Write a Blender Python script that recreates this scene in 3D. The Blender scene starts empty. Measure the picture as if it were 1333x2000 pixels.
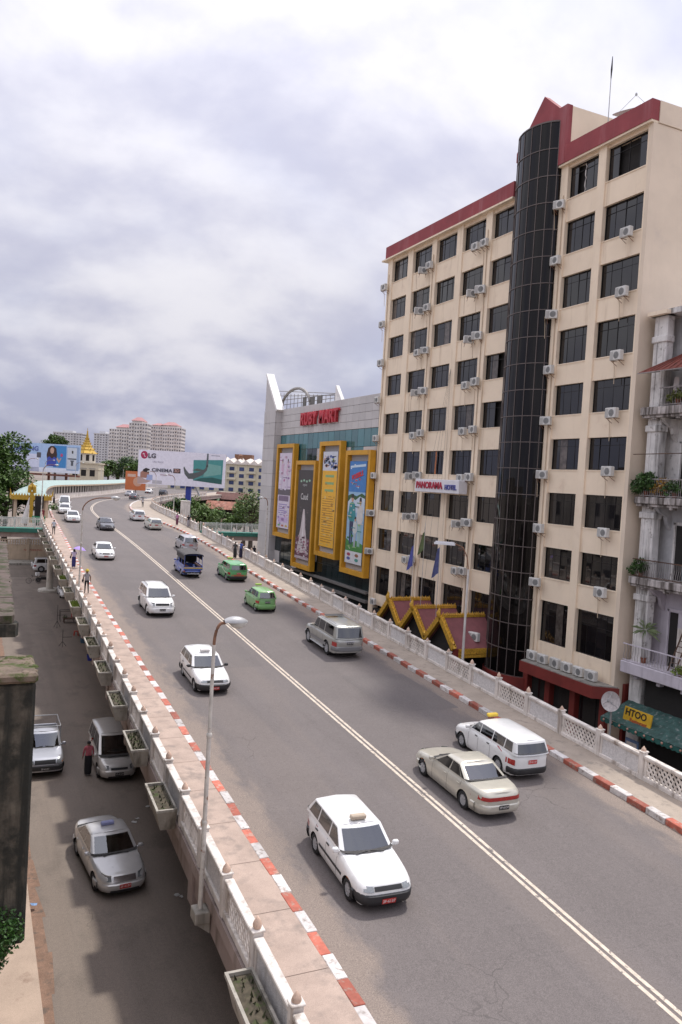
import bpy, bmesh, math, random
from mathutils import Vector, Matrix, Euler
random.seed(7)
R_ = math.radians
scene = bpy.context.scene
col = scene.collection

# ---------------------------------------------------------------- camera
CZ = 14.2
ROT = Matrix(((0.90732081, -0.03819886, -0.41870012),
              (-0.41636841, 0.0566051, -0.90743221),
              (0.05836344, 0.99766563, 0.03545418)))
cd = bpy.data.cameras.new('camera'); cam = bpy.data.objects.new('camera', cd); col.objects.link(cam)
cam.matrix_world = Matrix.Translation((0, 0, CZ)) @ ROT.to_4x4()
cd.sensor_fit = 'VERTICAL'; cd.sensor_height = 36; cd.sensor_width = 24; cd.lens = 1555 / 2000 * 36
cd.clip_start = 0.1; cd.clip_end = 6000
scene.camera = cam
scene.render.resolution_x = 682; scene.render.resolution_y = 1024
try: scene.render.engine = 'CYCLES'
except Exception: pass

# ---------------------------------------------------------------- light
SUN = Vector((.41, .30, 1)).normalized()          # towards the sun
elev = math.asin(SUN.z); az = math.atan2(SUN.x, SUN.y)
W = bpy.data.worlds.new('World'); scene.world = W; W.use_nodes = True
nt = W.node_tree; nt.nodes.clear(); N = nt.nodes.new; L = nt.links.new
def mth(nt, op, a, b=None, c=None):
    n = nt.nodes.new('ShaderNodeMath'); n.operation = op
    for i, v in enumerate((a, b, c)):
        if v is None: continue
        if isinstance(v, (int, float)): n.inputs[i].default_value = v
        else: nt.links.new(v, n.inputs[i])
    return n.outputs[0]
def mixc(nt, f, a, b, bt='MIX'):
    n = nt.nodes.new('ShaderNodeMix'); n.data_type = 'RGBA'; n.blend_type = bt
    for i, v in ((0, f), (6, a), (7, b)):
        if isinstance(v, (int, float)): n.inputs[i].default_value = v
        elif isinstance(v, tuple): n.inputs[i].default_value = (*v[:3], 1)
        else: nt.links.new(v, n.inputs[i])
    return n.outputs[2]
def ramp(nt, f, p0, p1):
    n = nt.nodes.new('ShaderNodeMapRange'); n.clamp = True; n.interpolation_type = 'SMOOTHSTEP'
    nt.links.new(f, n.inputs[0]); n.inputs[1].default_value = p0; n.inputs[2].default_value = p1
    return n.outputs[0]
def noise(nt, vec, scale, detail=5, rough=.55, lac=2.0, dist=0.0):
    n = nt.nodes.new('ShaderNodeTexNoise'); n.inputs['Scale'].default_value = scale
    n.inputs['Detail'].default_value = detail; n.inputs['Roughness'].default_value = rough
    n.inputs['Lacunarity'].default_value = lac; n.inputs['Distortion'].default_value = dist
    nt.links.new(vec, n.inputs['Vector']); return n.outputs['Fac']
def vmap(nt, vec, sc=(1, 1, 1), loc=(0, 0, 0), rot=(0, 0, 0)):
    n = nt.nodes.new('ShaderNodeMapping'); nt.links.new(vec, n.inputs[0])
    n.inputs['Scale'].default_value = sc; n.inputs['Location'].default_value = loc; n.inputs['Rotation'].default_value = rot
    return n.outputs[0]
sky = N('ShaderNodeTexSky'); sky.sky_type = 'NISHITA'; sky.sun_disc = False
sky.sun_elevation = elev; sky.sun_rotation = az; sky.dust_density = 2.0; sky.altitude = 20
tc = N('ShaderNodeTexCoord')
sep = N('ShaderNodeSeparateXYZ'); L(tc.outputs['Generated'], sep.inputs[0])
zz = mth(nt, 'MAXIMUM', sep.outputs[2], 0.0); zz = mth(nt, 'ADD', zz, 0.42)
cmb = N('ShaderNodeCombineXYZ')
L(mth(nt, 'DIVIDE', sep.outputs[0], zz), cmb.inputs[0]); L(mth(nt, 'DIVIDE', sep.outputs[1], zz), cmb.inputs[1])
cv = cmb.outputs[0]
def scaled(v, k, off=(0, 0, 0)): return vmap(nt, v, (k, k, k), off)
def billow(v): return noise(nt, vmap(nt, v, (1, 1, 1), (8.3, 4.2, 1)), 1.7, 7, .50, dist=.12)
big = noise(nt, vmap(nt, cv, (1, 1, 1), (3.1, 1.7, 0)), 0.8, 3, .5)
mid = billow(cv); mid2 = billow(scaled(cv, 1.055))               # the same layer a little further out: tops catch light, bases are grey
relief = mth(nt, 'MULTIPLY', mth(nt, 'SUBTRACT', mid2, mid), 2.3)
dens = mth(nt, 'ADD', mth(nt, 'MULTIPLY', big, .50), mth(nt, 'MULTIPLY', mid, .55))
lum = mth(nt, 'ADD', dens, relief)
grey = (0.40, 0.405, 0.50); white = (0.60, 0.593, 0.635)
cloudc = mixc(nt, ramp(nt, lum, .30, .74), grey, white)
hor = ramp(nt, sep.outputs[2], .01, .24)                           # the layer seen edge-on is greyer and bluer
lowc = mixc(nt, ramp(nt, lum, .42, .74), (0.36, 0.372, 0.50), (0.60, 0.592, 0.67))
cloudc = mixc(nt, hor, lowc, cloudc)
cover = ramp(nt, dens, .36, .54)
skyc = mixc(nt, 1.0, sky.outputs[0], (0.10, 0.10, 0.10), 'MULTIPLY')
skyc = mixc(nt, .6, skyc, (0.42, 0.43, 0.60))
final = mixc(nt, cover, mixc(nt, .45, skyc, cloudc), cloudc)
# an overcast layer is brighter overhead than low down
zen = mth(nt, 'MULTIPLY_ADD', mth(nt, 'MAXIMUM', sep.outputs[2], 0.0), 1.30, 0.73)
cz = N('ShaderNodeCombineColor')
for i in range(3): L(zen, cz.inputs[i])
final = mixc(nt, 1.0, final, cz.outputs[0], 'MULTIPLY')
bg = N('ShaderNodeBackground'); L(final, bg.inputs[0]); bg.inputs[1].default_value = 1.0
wo = N('ShaderNodeOutputWorld'); L(bg.outputs[0], wo.inputs[0])

sl = bpy.data.lights.new('sun', 'SUN'); sl.energy = 2.1; sl.angle = R_(3.4); sl.color = (1, .95, .88)
so = bpy.data.objects.new('sun', sl); col.objects.link(so)
so.rotation_euler = SUN.to_track_quat('Z', 'Y').to_euler(); so.location = (0, 0, 60)
vs = scene.view_settings
vs.view_transform = 'Standard'; vs.look = 'None'; vs.gamma = 1; vs.exposure = 0.48; vs.use_curve_mapping = False

# ---------------------------------------------------------------- materials
MATS = {}
def mat(name, c, rough=.7, metal=0.0, var=.12, scale=2.0, streak=None, spots=None, bump=0.0, bscale=30,
        coat=0.0, rnd=0.0, spec=.5, fine=0.0, ior=None):
    if name in MATS: return MATS[name]
    m = bpy.data.materials.new(name); m.use_nodes = True; nt = m.node_tree
    b = nt.nodes['Principled BSDF']
    geo = nt.nodes.new('ShaderNodeNewGeometry'); P = geo.outputs['Position']
    cc = tuple(c)
    out = None
    if var:
        f = noise(nt, P, scale, 5, .6)
        f = ramp(nt, f, .28, .72)
        out = mixc(nt, f, tuple(v * (1 - var) for v in cc), tuple(min(1, v * (1 + var)) for v in cc))
    if fine:
        f = ramp(nt, noise(nt, P, 55, 3, .7), .3, .7)
        out = mixc(nt, fine, out if out else cc, mixc(nt, f, tuple(v * .45 for v in cc), tuple(min(1, v * 1.6) for v in cc)))
    if spots:      # (colour, scale, lo, hi)
        f = ramp(nt, noise(nt, P, spots[1], 6, .65), spots[2], spots[3])
        out = mixc(nt, f, out if out else cc, spots[0])
    if streak:     # (colour, scale, lo, hi): run-off marks, long in z
        f = noise(nt, vmap(nt, P, (1, 1, .09)), streak[1], 5, .6)
        f = ramp(nt, f, streak[2], streak[3])
        out = mixc(nt, f, out if out else cc, streak[0])
    if rnd:
        oi = nt.nodes.new('ShaderNodeObjectInfo')
        k = mth(nt, 'MULTIPLY_ADD', oi.outputs['Random'], 2 * rnd, 1 - rnd)
        cb = nt.nodes.new('ShaderNodeCombineColor')
        for i in range(3): nt.links.new(k, cb.inputs[i])
        out = mixc(nt, 1.0, out if out else cc, cb.outputs[0], 'MULTIPLY')
    if out is None: b.inputs['Base Color'].default_value = (*cc, 1)
    else: nt.links.new(out, b.inputs['Base Color'])
    b.inputs['Roughness'].default_value = rough; b.inputs['Metallic'].default_value = metal
    b.inputs['Specular IOR Level'].default_value = spec
    if ior: b.inputs['IOR'].default_value = ior
    if coat: b.inputs['Coat Weight'].default_value = coat; b.inputs['Coat Roughness'].default_value = .06
    if bump:
        bn = nt.nodes.new('ShaderNodeBump'); bn.inputs['Strength'].default_value = bump; bn.inputs['Distance'].default_value = .02
        nt.links.new(noise(nt, P, bscale, 4, .6), bn.inputs['Height']); nt.links.new(bn.outputs[0], b.inputs['Normal'])
    MATS[name] = m; return m
def paint(name, c, metal=0.0, rough=.32):
    return mat('paint_' + name, c, rough, metal, var=.04, scale=3, coat=.6, spots=(tuple(v * .72 for v in c), 3.5, .60, .80))
def glass(name, c, rough=.04, rnd=0.0, spec=.5, ior=None):
    return mat('glass_' + name, c, rough, 0, var=.15, scale=.6, rnd=rnd, spec=spec, ior=ior)

# ---------------------------------------------------------------- mesh helpers
class MB:
    def __init__(s): s.v = []; s.f = []; s.m = []
    def add(s, vs, fs, mi=0):
        o = len(s.v); s.v += [tuple(v) for v in vs]
        for f in fs: s.f.append(tuple(i + o for i in f)); s.m.append(mi)
        return s
    def box(s, x0, x1, y0, y1, z0, z1, mi=0):
        return s.add([(x0, y0, z0), (x1, y0, z0), (x1, y1, z0), (x0, y1, z0), (x0, y0, z1), (x1, y0, z1), (x1, y1, z1), (x0, y1, z1)],
                     [(0, 3, 2, 1), (4, 5, 6, 7), (0, 1, 5, 4), (1, 2, 6, 5), (2, 3, 7, 6), (3, 0, 4, 7)], mi)
    def cbox(s, x0, x1, y0, y1, z0, z1, c=.02, mi=0):     # chamfered box
        cx, cy, cz = (x0 + x1) / 2, (y0 + y1) / 2, (z0 + z1) / 2; hx, hy, hz = (x1 - x0) / 2, (y1 - y0) / 2, (z1 - z0) / 2
        c = min(c, hx * .8, hy * .8, hz * .8)
        bm = bmesh.new(); bmesh.ops.create_cube(bm, size=2)
        for v in bm.verts: v.co = Vector((v.co.x * hx, v.co.y * hy, v.co.z * hz))
        bmesh.ops.bevel(bm, geom=bm.edges[:], offset=c, segments=1, affect='EDGES')
        bm.verts.index_update()
        s.add([(v.co.x + cx, v.co.y + cy, v.co.z + cz) for v in bm.verts], [[v.index for v in f.verts] for f in bm.faces], mi)
        bm.free(); return s
    def obox(s, M, hx, hy, hz, mi=0):                      # oriented box, half sizes
        vs = [M @ Vector((a * hx, b * hy, c * hz)) for c in (-1, 1) for a, b in ((-1, -1), (1, -1), (1, 1), (-1, 1))]
        return s.add(vs, [(0, 3, 2, 1), (4, 5, 6, 7), (0, 1, 5, 4), (1, 2, 6, 5), (2, 3, 7, 6), (3, 0, 4, 7)], mi)
    def bar(s, a, b, w=.03, h=None, mi=0):                 # square bar between points
        a = Vector(a); b = Vector(b); d = b - a
        q = d.to_track_quat('X', 'Z').to_matrix().to_4x4(); q.translation = (a + b) / 2
        return s.obox(q, d.length / 2, w / 2, (h or w) / 2, mi)
    def tube(s, pts, r, n=8, mi=0, cap=True):
        pts = [Vector(p) for p in pts]; rs = r if isinstance(r, (list, tuple)) else [r] * len(pts)
        vs = []; fs = []; up = Vector((0, 0, 1))
        for i, p in enumerate(pts):
            d = (pts[min(i + 1, len(pts) - 1)] - pts[max(i - 1, 0)]).normalized()
            a = d.cross(up) if abs(d.z) < .95 else d.cross(Vector((0, 1, 0)))
            a.normalize(); b = a.cross(d)
            for k in range(n):
                t = 2 * math.pi * k / n; vs.append(p + (a * math.cos(t) + b * math.sin(t)) * rs[i])
        for i in range(len(pts) - 1):
            for k in range(n):
                fs.append((i * n + k, i * n + (k + 1) % n, (i + 1) * n + (k + 1) % n, (i + 1) * n + k))
        if cap: fs += [tuple(range(n - 1, -1, -1)), tuple((len(pts) - 1) * n + k for k in range(n))]
        return s.add(vs, fs, mi)
    def lathe(s, prof, n=16, c=(0, 0, 0), axis='Z', mi=0, sy=1.0, cap=True):
        vs = []; fs = []
        for r, h in prof:
            for k in range(n):
                t = 2 * math.pi * k / n; x, y = r * math.cos(t), r * math.sin(t) * sy
                p = (x, y, h) if axis == 'Z' else (h, x, y) if axis == 'X' else (x, h, y)
                vs.append((p[0] + c[0], p[1] + c[1], p[2] + c[2]))
        m = len(prof)
        for i in range(m - 1):
            for k in range(n): fs.append((i * n + k, i * n + (k + 1) % n, (i + 1) * n + (k + 1) % n, (i + 1) * n + k))
        if cap: fs += [tuple(range(n - 1, -1, -1)), tuple((m - 1) * n + k for k in range(n))]
        return s.add(vs, fs, mi)
    def prism(s, poly, axis, a, b, mi=0):                  # polygon in the two other axes, extruded a..b along axis
        n = len(poly)
        def P(u, v, h): return (h, u, v) if axis == 'X' else (u, h, v) if axis == 'Y' else (u, v, h)
        vs = [P(u, v, a) for u, v in poly] + [P(u, v, b) for u, v in poly]
        fs = [tuple(range(n)), tuple(range(2 * n - 1, n - 1, -1))] + [(i, i + n, (i + 1) % n + n, (i + 1) % n) for i in range(n)]
        return s.add(vs, fs, mi)
    def grid(s, rows, mi=0):
        m = len(rows[0]); vs = [p for r in rows for p in r]
        return s.add(vs, [(i * m + j, i * m + j + 1, (i + 1) * m + j + 1, (i + 1) * m + j) for i in range(len(rows) - 1) for j in range(m - 1)], mi)
    def mesh(s, name, mats, smooth=None, fixn=True):
        me = bpy.data.meshes.new(name); me.from_pydata(s.v, [], s.f)
        for m in (mats if isinstance(mats, (list, tuple)) else [mats]): me.materials.append(m)
        if any(s.m): me.polygons.foreach_set('material_index', s.m)
        if fixn:
            bm = bmesh.new(); bm.from_mesh(me); bmesh.ops.recalc_face_normals(bm, faces=bm.faces); bm.to_mesh(me); bm.free()
        if smooth is not None:
            me.polygons.foreach_set('use_smooth', [True] * len(me.polygons)); me.set_sharp_from_angle(angle=R_(smooth))
        me.update(); return me
def link(name, me, parent=None, loc=(0, 0, 0), rot=(0, 0, 0), sc=None):
    o = bpy.data.objects.new(name, me); col.objects.link(o); o.location = loc; o.rotation_euler = rot
    if sc: o.scale = sc
    if parent is not None: o.parent = parent
    return o
def tag(o, label=None, cat=None, group=None, kind=None):
    if label: o['label'] = label
    if cat: o['category'] = cat
    if group: o['group'] = group
    if kind: o['kind'] = kind
    return o
def thing(name, label, cat, loc=(0, 0, 0), rz=0.0, group=None):
    o = link(name, None, None, loc, (0, 0, rz)); o.empty_display_size = .3
    return tag(o, label, cat, group)
def part(name, mb, mats, parent, smooth=None, world=False):
    me = mb if isinstance(mb, bpy.types.Mesh) else mb.mesh(name, mats, smooth)
    o = link(name, me, parent)
    if world:                                              # vertices given in world coordinates, unrotated ancestors
        off = Vector((0, 0, 0)); p = parent
        while p is not None: off += p.location; p = p.parent
        o.location = -off
    return o
def copy_tree(o, parent=None):
    c = o.copy(); col.objects.link(c); c.parent = parent
    for ch in list(o.children): copy_tree(ch, c)
    return c
def text_mesh(txt, size, depth=.02, bold=0.0, sx=1.0, align='CENTER', mats=None, res=3, space=1.0):
    cu = bpy.data.curves.new('text', 'FONT'); cu.body = txt; cu.size = size; cu.extrude = depth; cu.offset = bold
    cu.space_character = space; cu.align_x = align; cu.align_y = 'CENTER'; cu.resolution_u = res
    o = bpy.data.objects.new('t', cu); col.objects.link(o)
    dg = bpy.context.evaluated_depsgraph_get()
    me = bpy.data.meshes.new_from_object(o.evaluated_get(dg)); bpy.data.objects.remove(o); bpy.data.curves.remove(cu)
    me.materials.clear()
    if mats: me.materials.append(mats)
    for v in me.vertices: v.co.x *= sx
    return me
def facing(d):          # matrix whose local +Z looks along d (horizontal), local +Y is up, local +X runs to the reader's right
    d = Vector(d).normalized(); up = Vector((0, 0, 1)); x = up.cross(d)
    return Matrix((x, up, d)).transposed()
def lerp(a, b, t): return a + (b - a) * t
def pl(pts, y):          # x of a polyline given as (x, y) sorted by y
    if y <= pts[0][1]: a, b = pts[0], pts[1]
    elif y >= pts[-1][1]: a, b = pts[-2], pts[-1]
    else:
        for a, b in zip(pts, pts[1:]):
            if a[1] <= y <= b[1]: break
    return a[0] + (b[0] - a[0]) * (y - a[1]) / (b[1] - a[1])
def smooth_pl(pts, n=3):  # Chaikin
    for _ in range(n):
        q = [pts[0]]
        for a, b in zip(pts, pts[1:]):
            q += [(a[0] * .75 + b[0] * .25, a[1] * .75 + b[1] * .25), (a[0] * .25 + b[0] * .75, a[1] * .25 + b[1] * .75)]
        pts = q + [pts[-1]]
    return pts
# pixel of the photograph -> ray, used to place things on the ground, the deck or a wall
def ray(p): return ROT @ Vector((p[0] - 666.5, 1000 - p[1], -1555))
def on_depth(p, d):
    v = Vector((p[0] - 666.5, 1000 - p[1], -1555)); return ROT @ (v * (d / 1555)) + Vector((0, 0, CZ))
def on_x(p, x): r = ray(p); return r * (x / r.x) + Vector((0, 0, CZ))
def on_y(p, y): r = ray(p); return r * (y / r.y) + Vector((0, 0, CZ))
def on_z(p, z): r = ray(p); return r * ((z - CZ) / r.z) + Vector((0, 0, CZ))
# ---------------------------------------------------------------- the overpass: lines in plan (x at y) and height of its roadway
def zr(y):
    if y < 80: return 2.7 + .045 * y
    t = min((y - 80) / 80, 1.0)
    return 2.7 + .045 * 80 + .045 * 80 * (t - t * t / 2)
LK = smooth_pl([(7.6, -14), (7.75, 18), (8.0, 33), (8.15, 55), (8.4, 70), (9.15, 94), (9.9, 118), (11.5, 140), (14.2, 159), (18.3, 172), (26, 193), (37.5, 229), (53, 287), (72, 345)])
RK = smooth_pl([(20.3, -14), (21.15, 18), (21.35, 24), (21.9, 43), (22.5, 66), (22.95, 74), (23.5, 84), (23.75, 95), (23.6, 106), (22.95, 116), (22.7, 126), (23.9, 138), (26.9, 153), (32.5, 174), (46, 208), (70, 262), (98, 330), (104, 345)])
LP = smooth_pl([(5.45, -14), (5.81, 13.35), (5.97, 22.6), (6.14, 32.4), (6.27, 39.5), (6.46, 49.8), (6.75, 70), (7.0, 90), (7.5, 104), (8.2, 116), (10.3, 140), (12.9, 159), (17, 171), (24.6, 191), (36.2, 228), (51.6, 286), (70, 345)])
RP = smooth_pl([(22.0, -14), (23.1, 22), (23.3, 31), (23.6, 40), (23.9, 50), (24.4, 63), (24.9, 78), (25.5, 95), (26.6, 116), (27.2, 131), (29.1, 146), (34.7, 166), (43.7, 191), (55, 216), (77, 262), (104, 330), (110, 345)])
CL = smooth_pl([(13.75, -14), (14.1, 12), (14.4, 22.3), (15.0, 54.6), (15.5, 80), (15.75, 101), (15.8, 117), (17.3, 136.5), (23.3, 165), (35, 197), (56, 242), (82, 300), (98, 345)])
YS = [-14 + i * 1.5 for i in range(120)] + [166 + i * 4 for i in range(45)]

def asphalt(name, base, tan, dark, edge=True, blot=.4):
    m = bpy.data.materials.new(name); m.use_nodes = True; nt = m.node_tree; b = nt.nodes['Principled BSDF']
    P = nt.nodes.new('ShaderNodeNewGeometry').outputs['Position']
    c = mixc(nt, ramp(nt, noise(nt, P, .35, 4, .55), .35, .65), tuple(v * .86 for v in base), tuple(v * 1.13 for v in base))
    st = ramp(nt, noise(nt, vmap(nt, P, (1, .035, 1)), 1.1, 5, .6), .46, .70)         # wear along the lanes
    c = mixc(nt, mth(nt, 'MULTIPLY', st, .75), c, dark)
    st2 = ramp(nt, noise(nt, vmap(nt, P, (1, .06, 1), (9, 3, 0)), .55, 4, .5), .5, .68)
    c = mixc(nt, mth(nt, 'MULTIPLY', st2, .42), c, tan)
    bl = ramp(nt, noise(nt, vmap(nt, P, (1, 1, 1), (4, 8, 0)), 1.3, 6, .7), .60, .72)   # oil and damp blotches
    c = mixc(nt, mth(nt, 'MULTIPLY', bl, blot), c, tuple(v * .6 for v in dark))
    if blot > .5:
        b2 = ramp(nt, noise(nt, vmap(nt, P, (1, .6, 1), (2, 5, 0)), .55, 6, .68), .50, .64); c = mixc(nt, mth(nt, 'MULTIPLY', b2, .75), c, tuple(v * .75 for v in dark))
    g2 = ramp(nt, noise(nt, P, 9, 4, .75), .34, .68)                                     # coarse mottling of the chippings
    c = mixc(nt, .30, c, mixc(nt, g2, tuple(v * .55 for v in base), tuple(v * 1.45 for v in base)))
    dr = ramp(nt, noise(nt, vmap(nt, P, (2.2, 1.0, 1), (1, 7, 3)), 2.6, 3, .6), .70, .76)   # oil drips
    c = mixc(nt, mth(nt, 'MULTIPLY', dr, .5), c, tuple(v * .5 for v in dark))
    sp = ramp(nt, noise(nt, P, 38, 3, .8), .3, .72)
    c = mixc(nt, .5, c, mixc(nt, sp, tuple(v * .45 for v in base), tuple(v * 1.65 for v in base)))
    vo = nt.nodes.new('ShaderNodeTexVoronoi'); vo.feature = 'DISTANCE_TO_EDGE'; vo.inputs['Scale'].default_value = .35
    wob = nt.nodes.new('ShaderNodeVectorMath'); wob.operation = 'ADD'; nt.links.new(P, wob.inputs[0])
    nn = nt.nodes.new('ShaderNodeTexNoise'); nn.inputs['Scale'].default_value = 1.2; nn.inputs['Detail'].default_value = 6; nt.links.new(P, nn.inputs['Vector'])
    nt.links.new(nn.outputs['Color'], wob.inputs[1]); nt.links.new(wob.outputs[0], vo.inputs['Vector'])
    ck = mth(nt, 'SUBTRACT', 1.0, ramp(nt, vo.outputs['Distance'], .002, .010))
    gate = ramp(nt, noise(nt, P, .22, 2, .5), .57, .66)
    c = mixc(nt, mth(nt, 'MULTIPLY', mth(nt, 'MULTIPLY', ck, gate), .45), c, tuple(v * .35 for v in base))
    if edge:
        uv = nt.nodes.new('ShaderNodeUVMap'); uv.uv_map = 'edge'
        s = nt.nodes.new('ShaderNodeSeparateXYZ'); nt.links.new(uv.outputs[0], s.inputs[0])
        d = mth(nt, 'ADD', s.outputs[0], mth(nt, 'MULTIPLY', noise(nt, vmap(nt, P, (1, .35, 1)), 1.6, 6, .7), -2.3))
        e = mth(nt, 'SUBTRACT', 1.0, ramp(nt, d, -.75, .12))
        c = mixc(nt, mth(nt, 'MULTIPLY', e, .75), c, mixc(nt, sp, tuple(v * .7 for v in tan), tuple(min(1, v * 1.5) for v in tan)))
    nt.links.new(c, b.inputs['Base Color']); b.inputs['Roughness'].default_value = .82
    bn = nt.nodes.new('ShaderNodeBump'); bn.inputs['Strength'].default_value = .35; bn.inputs['Distance'].default_value = .012
    nt.links.new(noise(nt, P, 45, 3, .7), bn.inputs['Height']); nt.links.new(bn.outputs[0], b.inputs['Normal'])
    MATS[name] = m; return m
m_road = asphalt('asphalt_deck', (.142, .123, .118), (.24, .19, .155), (.098, .086, .082))
m_street = asphalt('asphalt_street', (.21, .172, .142), (.31, .24, .19), (.095, .076, .062), edge=False, blot=.8)
m_patch = asphalt('asphalt_patch', (.134, .117, .113), (.20, .17, .145), (.096, .086, .083), edge=False)
m_walk = mat('walk_concrete', (.41, .315, .26), .85, var=.18, scale=1.1, spots=((.26, .21, .18), 1.6, .48, .72), fine=.25, bump=.15)
m_walk2 = mat('walk_concrete_grey', (.36, .30, .245), .85, var=.16, scale=.9, spots=((.23, .20, .17), 2.2, .52, .72), fine=.25, bump=.15)
m_fascia = mat('fascia_concrete', (.34, .27, .245), .85, var=.15, scale=.8, streak=((.17, .13, .11), 1.6, .50, .75))
m_white = mat('white_plaster', (.68, .63, .58), .85, var=.12, scale=1.5, streak=((.30, .25, .21), 2.4, .50, .74), spots=((.36, .32, .28), 5, .56, .74))
m_rough = mat('rough_plaster', (.60, .58, .57), .9, var=.2, scale=9, fine=.4, bump=.8, bscale=28, streak=((.33, .30, .27), 2.5, .55, .8))
m_peach = mat('peach_plaster', (.60, .43, .33), .8, var=.18, scale=6, spots=((.30, .22, .18), 9, .55, .75), rnd=.12)
m_kred = mat('kerb_red', (.42, .115, .075), .75, var=.2, scale=4, spots=((.38, .25, .2), 5, .50, .66), rnd=.35)
m_kwhite = mat('kerb_white', (.58, .55, .53), .75, var=.12, scale=4, spots=((.30, .25, .22), 5, .50, .68), rnd=.2)
m_line = mat('line_paint', (.58, .50, .41), .8, var=.2, scale=5, spots=((.17, .15, .14), 6, .56, .66), fine=.3)
m_conc = mat('concrete', (.36, .335, .29), .88, var=.2, scale=2, streak=((.14, .125, .10), 2.0, .48, .72), spots=((.12, .12, .08), 5, .6, .78), bump=.3)
m_concd = mat('concrete_dark', (.25, .235, .21), .9, var=.2, scale=1.5, spots=((.10, .095, .085), 2.5, .5, .75))
m_soil = mat('soil', (.075, .062, .042), .95, var=.4, scale=6, spots=((.05, .065, .02), 5, .5, .66))
m_weed = mat('weeds', (.038, .046, .016), .85, var=.5, scale=8, rnd=.2)
m_grass = mat('grass', (.15, .20, .03), .8, var=.4, scale=8, rnd=.2)

def strip(a, b, ys, dz0, dz1=None, mi=0, ma=0.0, mbb=0.0):       # sheet between two plan lines
    s = MB(); s.grid([[(pl(a, y) + ma, y, zr(y) + dz0), (pl(b, y) + mbb, y, zr(y) + (dz0 if dz1 is None else dz1))] for y in ys]); return s
def strip_body(a, b, ys, z0, z1, ma=0.0, mbb=0.0):                # solid strip between two plan lines, z relative to the roadway
    s = MB(); rows = []
    for y in ys:
        xa, xb, z = pl(a, y) + ma, pl(b, y) + mbb, zr(y); rows.append([(xa, y, z + z0), (xa, y, z + z1), (xb, y, z + z1), (xb, y, z + z0)])
    s.grid([r + [r[0]] for r in rows]); n = len(s.v)
    s.f += [(0, 1, 2, 3), (n - 5, n - 4, n - 3, n - 2)]; s.m += [0, 0]; return s

# ground: one sheet to the horizon
g = MB(); xs = [-3000, -400, -60, 0, 30, 60, 140, 500, 3000]; yy = [-3000, -400, -50, 0, 50, 120, 250, 700, 4000]
g.grid([[(x, y, 0) for x in xs] for y in yy]); ground = tag(part('ground', g, m_street, None), kind='structure')
pv = MB(); pv.cbox(-6, 2.12, -20, 98, 0, .15, .02); pv_o = tag(part('pavement', pv, mat('pavement_concrete', (.47, .36, .28), .85, var=.15, scale=.9, spots=((.28, .19, .14), 1.4, .55, .75), fine=.25), None), kind='structure')
gd = MB()
for i in range(46):      # drifted dirt along the gutter: an uneven low strip
    y = 6 + i * 2; gd.add([(2.13, y, .012), (2.35 + .22 * random.random(), y, .005), (2.35 + .25 * random.random(), y + 2, .005), (2.13, y + 2, .012)], [(0, 1, 2, 3)])
tag(part('gutter_dirt', gd, mat('dirt', (.24, .15, .105), .95, var=.3, scale=3, spots=((.13, .10, .08), 4, .5, .7), fine=.5), None), kind='structure')

# roadway
rows = []; uvs = []
for y in YS:
    xl, xr = pl(LK, y) - .05, pl(RK, y) + .05; rw = []; 
    for k in range(13):
        t = k / 12; t = t if 0 < k < 12 else t
        x = lerp(xl, xr, t); rw.append((x, y, zr(y))); uvs.append((min(x - xl, xr - x), y))
    rows.append(rw)
s = MB(); s.grid(rows); me = s.mesh('road', m_road)
ul = me.uv_layers.new(name='edge')
for lp in me.loops: ul.data[lp.index].uv = uvs[lp.vertex_index]
road = tag(link('road', me), kind='structure')
for a, off in ((-.17, 0), (.05, 0)):
    s = MB(); s.grid([[(pl(CL, y) + a, y, zr(y) + .005), (pl(CL, y) + a + .115, y, zr(y) + .005)] for y in YS if y < 230])
    part('centre_line', s, m_line, road)
# darker resurfaced patches
for (x0, x1, y0, y1) in ((11.2, 14.1, 39, 44), (17.4, 20.9, 31, 36.5), (10.2, 13.9, 60, 68)):
    s = MB(); n = 9; top = []; bot = []
    for i in range(n + 1):
        x = lerp(x0, x1, i / n); top.append((x, y1 + random.uniform(-.12, .12))); bot.append((x, y0 + random.uniform(-.12, .12)))
    s.grid([[(x, y, zr(y) + .0035) for x, y in bot], [(x, y, zr(y) + .0035) for x, y in top]]); part('road_patch', s, m_patch, road)
# deck: slab with ledge and pinkish fascia
s = MB(); rows = []
for y in YS:
    a, b, z = pl(LP, y) - .16, pl(RP, y) + .16, zr(y)
    rows.append([(a, y, z + .1), (a, y, z - .22), (a + .14, y, z - .24), (a + .14, y, z - 1.0), (a + .5, y, z - 1.15), (b - .5, y, z - 1.15), (b - .14, y, z - 1.0), (b - .14, y, z - .24), (b, y, z - .22), (b, y, z + .1), (b - .5, y, z - .02), (a + .5, y, z - .02), (a, y, z + .1)])
s.grid(rows); deck = tag(part('overpass_deck', s, m_fascia, None), kind='structure')
for y in [3 + 6.0 * i for i in range(17)]:                    # short piers/brackets under the edge
    a, z = pl(LP, y) - .10, zr(y); p = MB(); p.cbox(a, a + .5, y, y + .45, z - 1.32, z - .24, .03); part('edge_bracket', p, m_fascia, deck)
for y in (24, 48, 72):
    for x in (pl(LP, y) + 4.2, pl(RP, y) - 4.2):
        p = MB(); p.cbox(x - .6, x + .6, y, y + 1.0, 0, zr(y) - 1.1, .06); part('pier', p, m_concd, deck)
p = MB(); p.lathe([(1.25, 0), (1.25, .22), (1.15, .3), (.38, .3), (.36, 5.2), (.55, 5.6), (.6, zr(96) - 1.1)], 24, (8.2, 95.9, 0)); part('round_pier', p, mat('pier_paint', (.55, .52, .46), .8, var=.15, streak=((.25, .23, .2), 2, .5, .75)), deck, 40)
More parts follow.
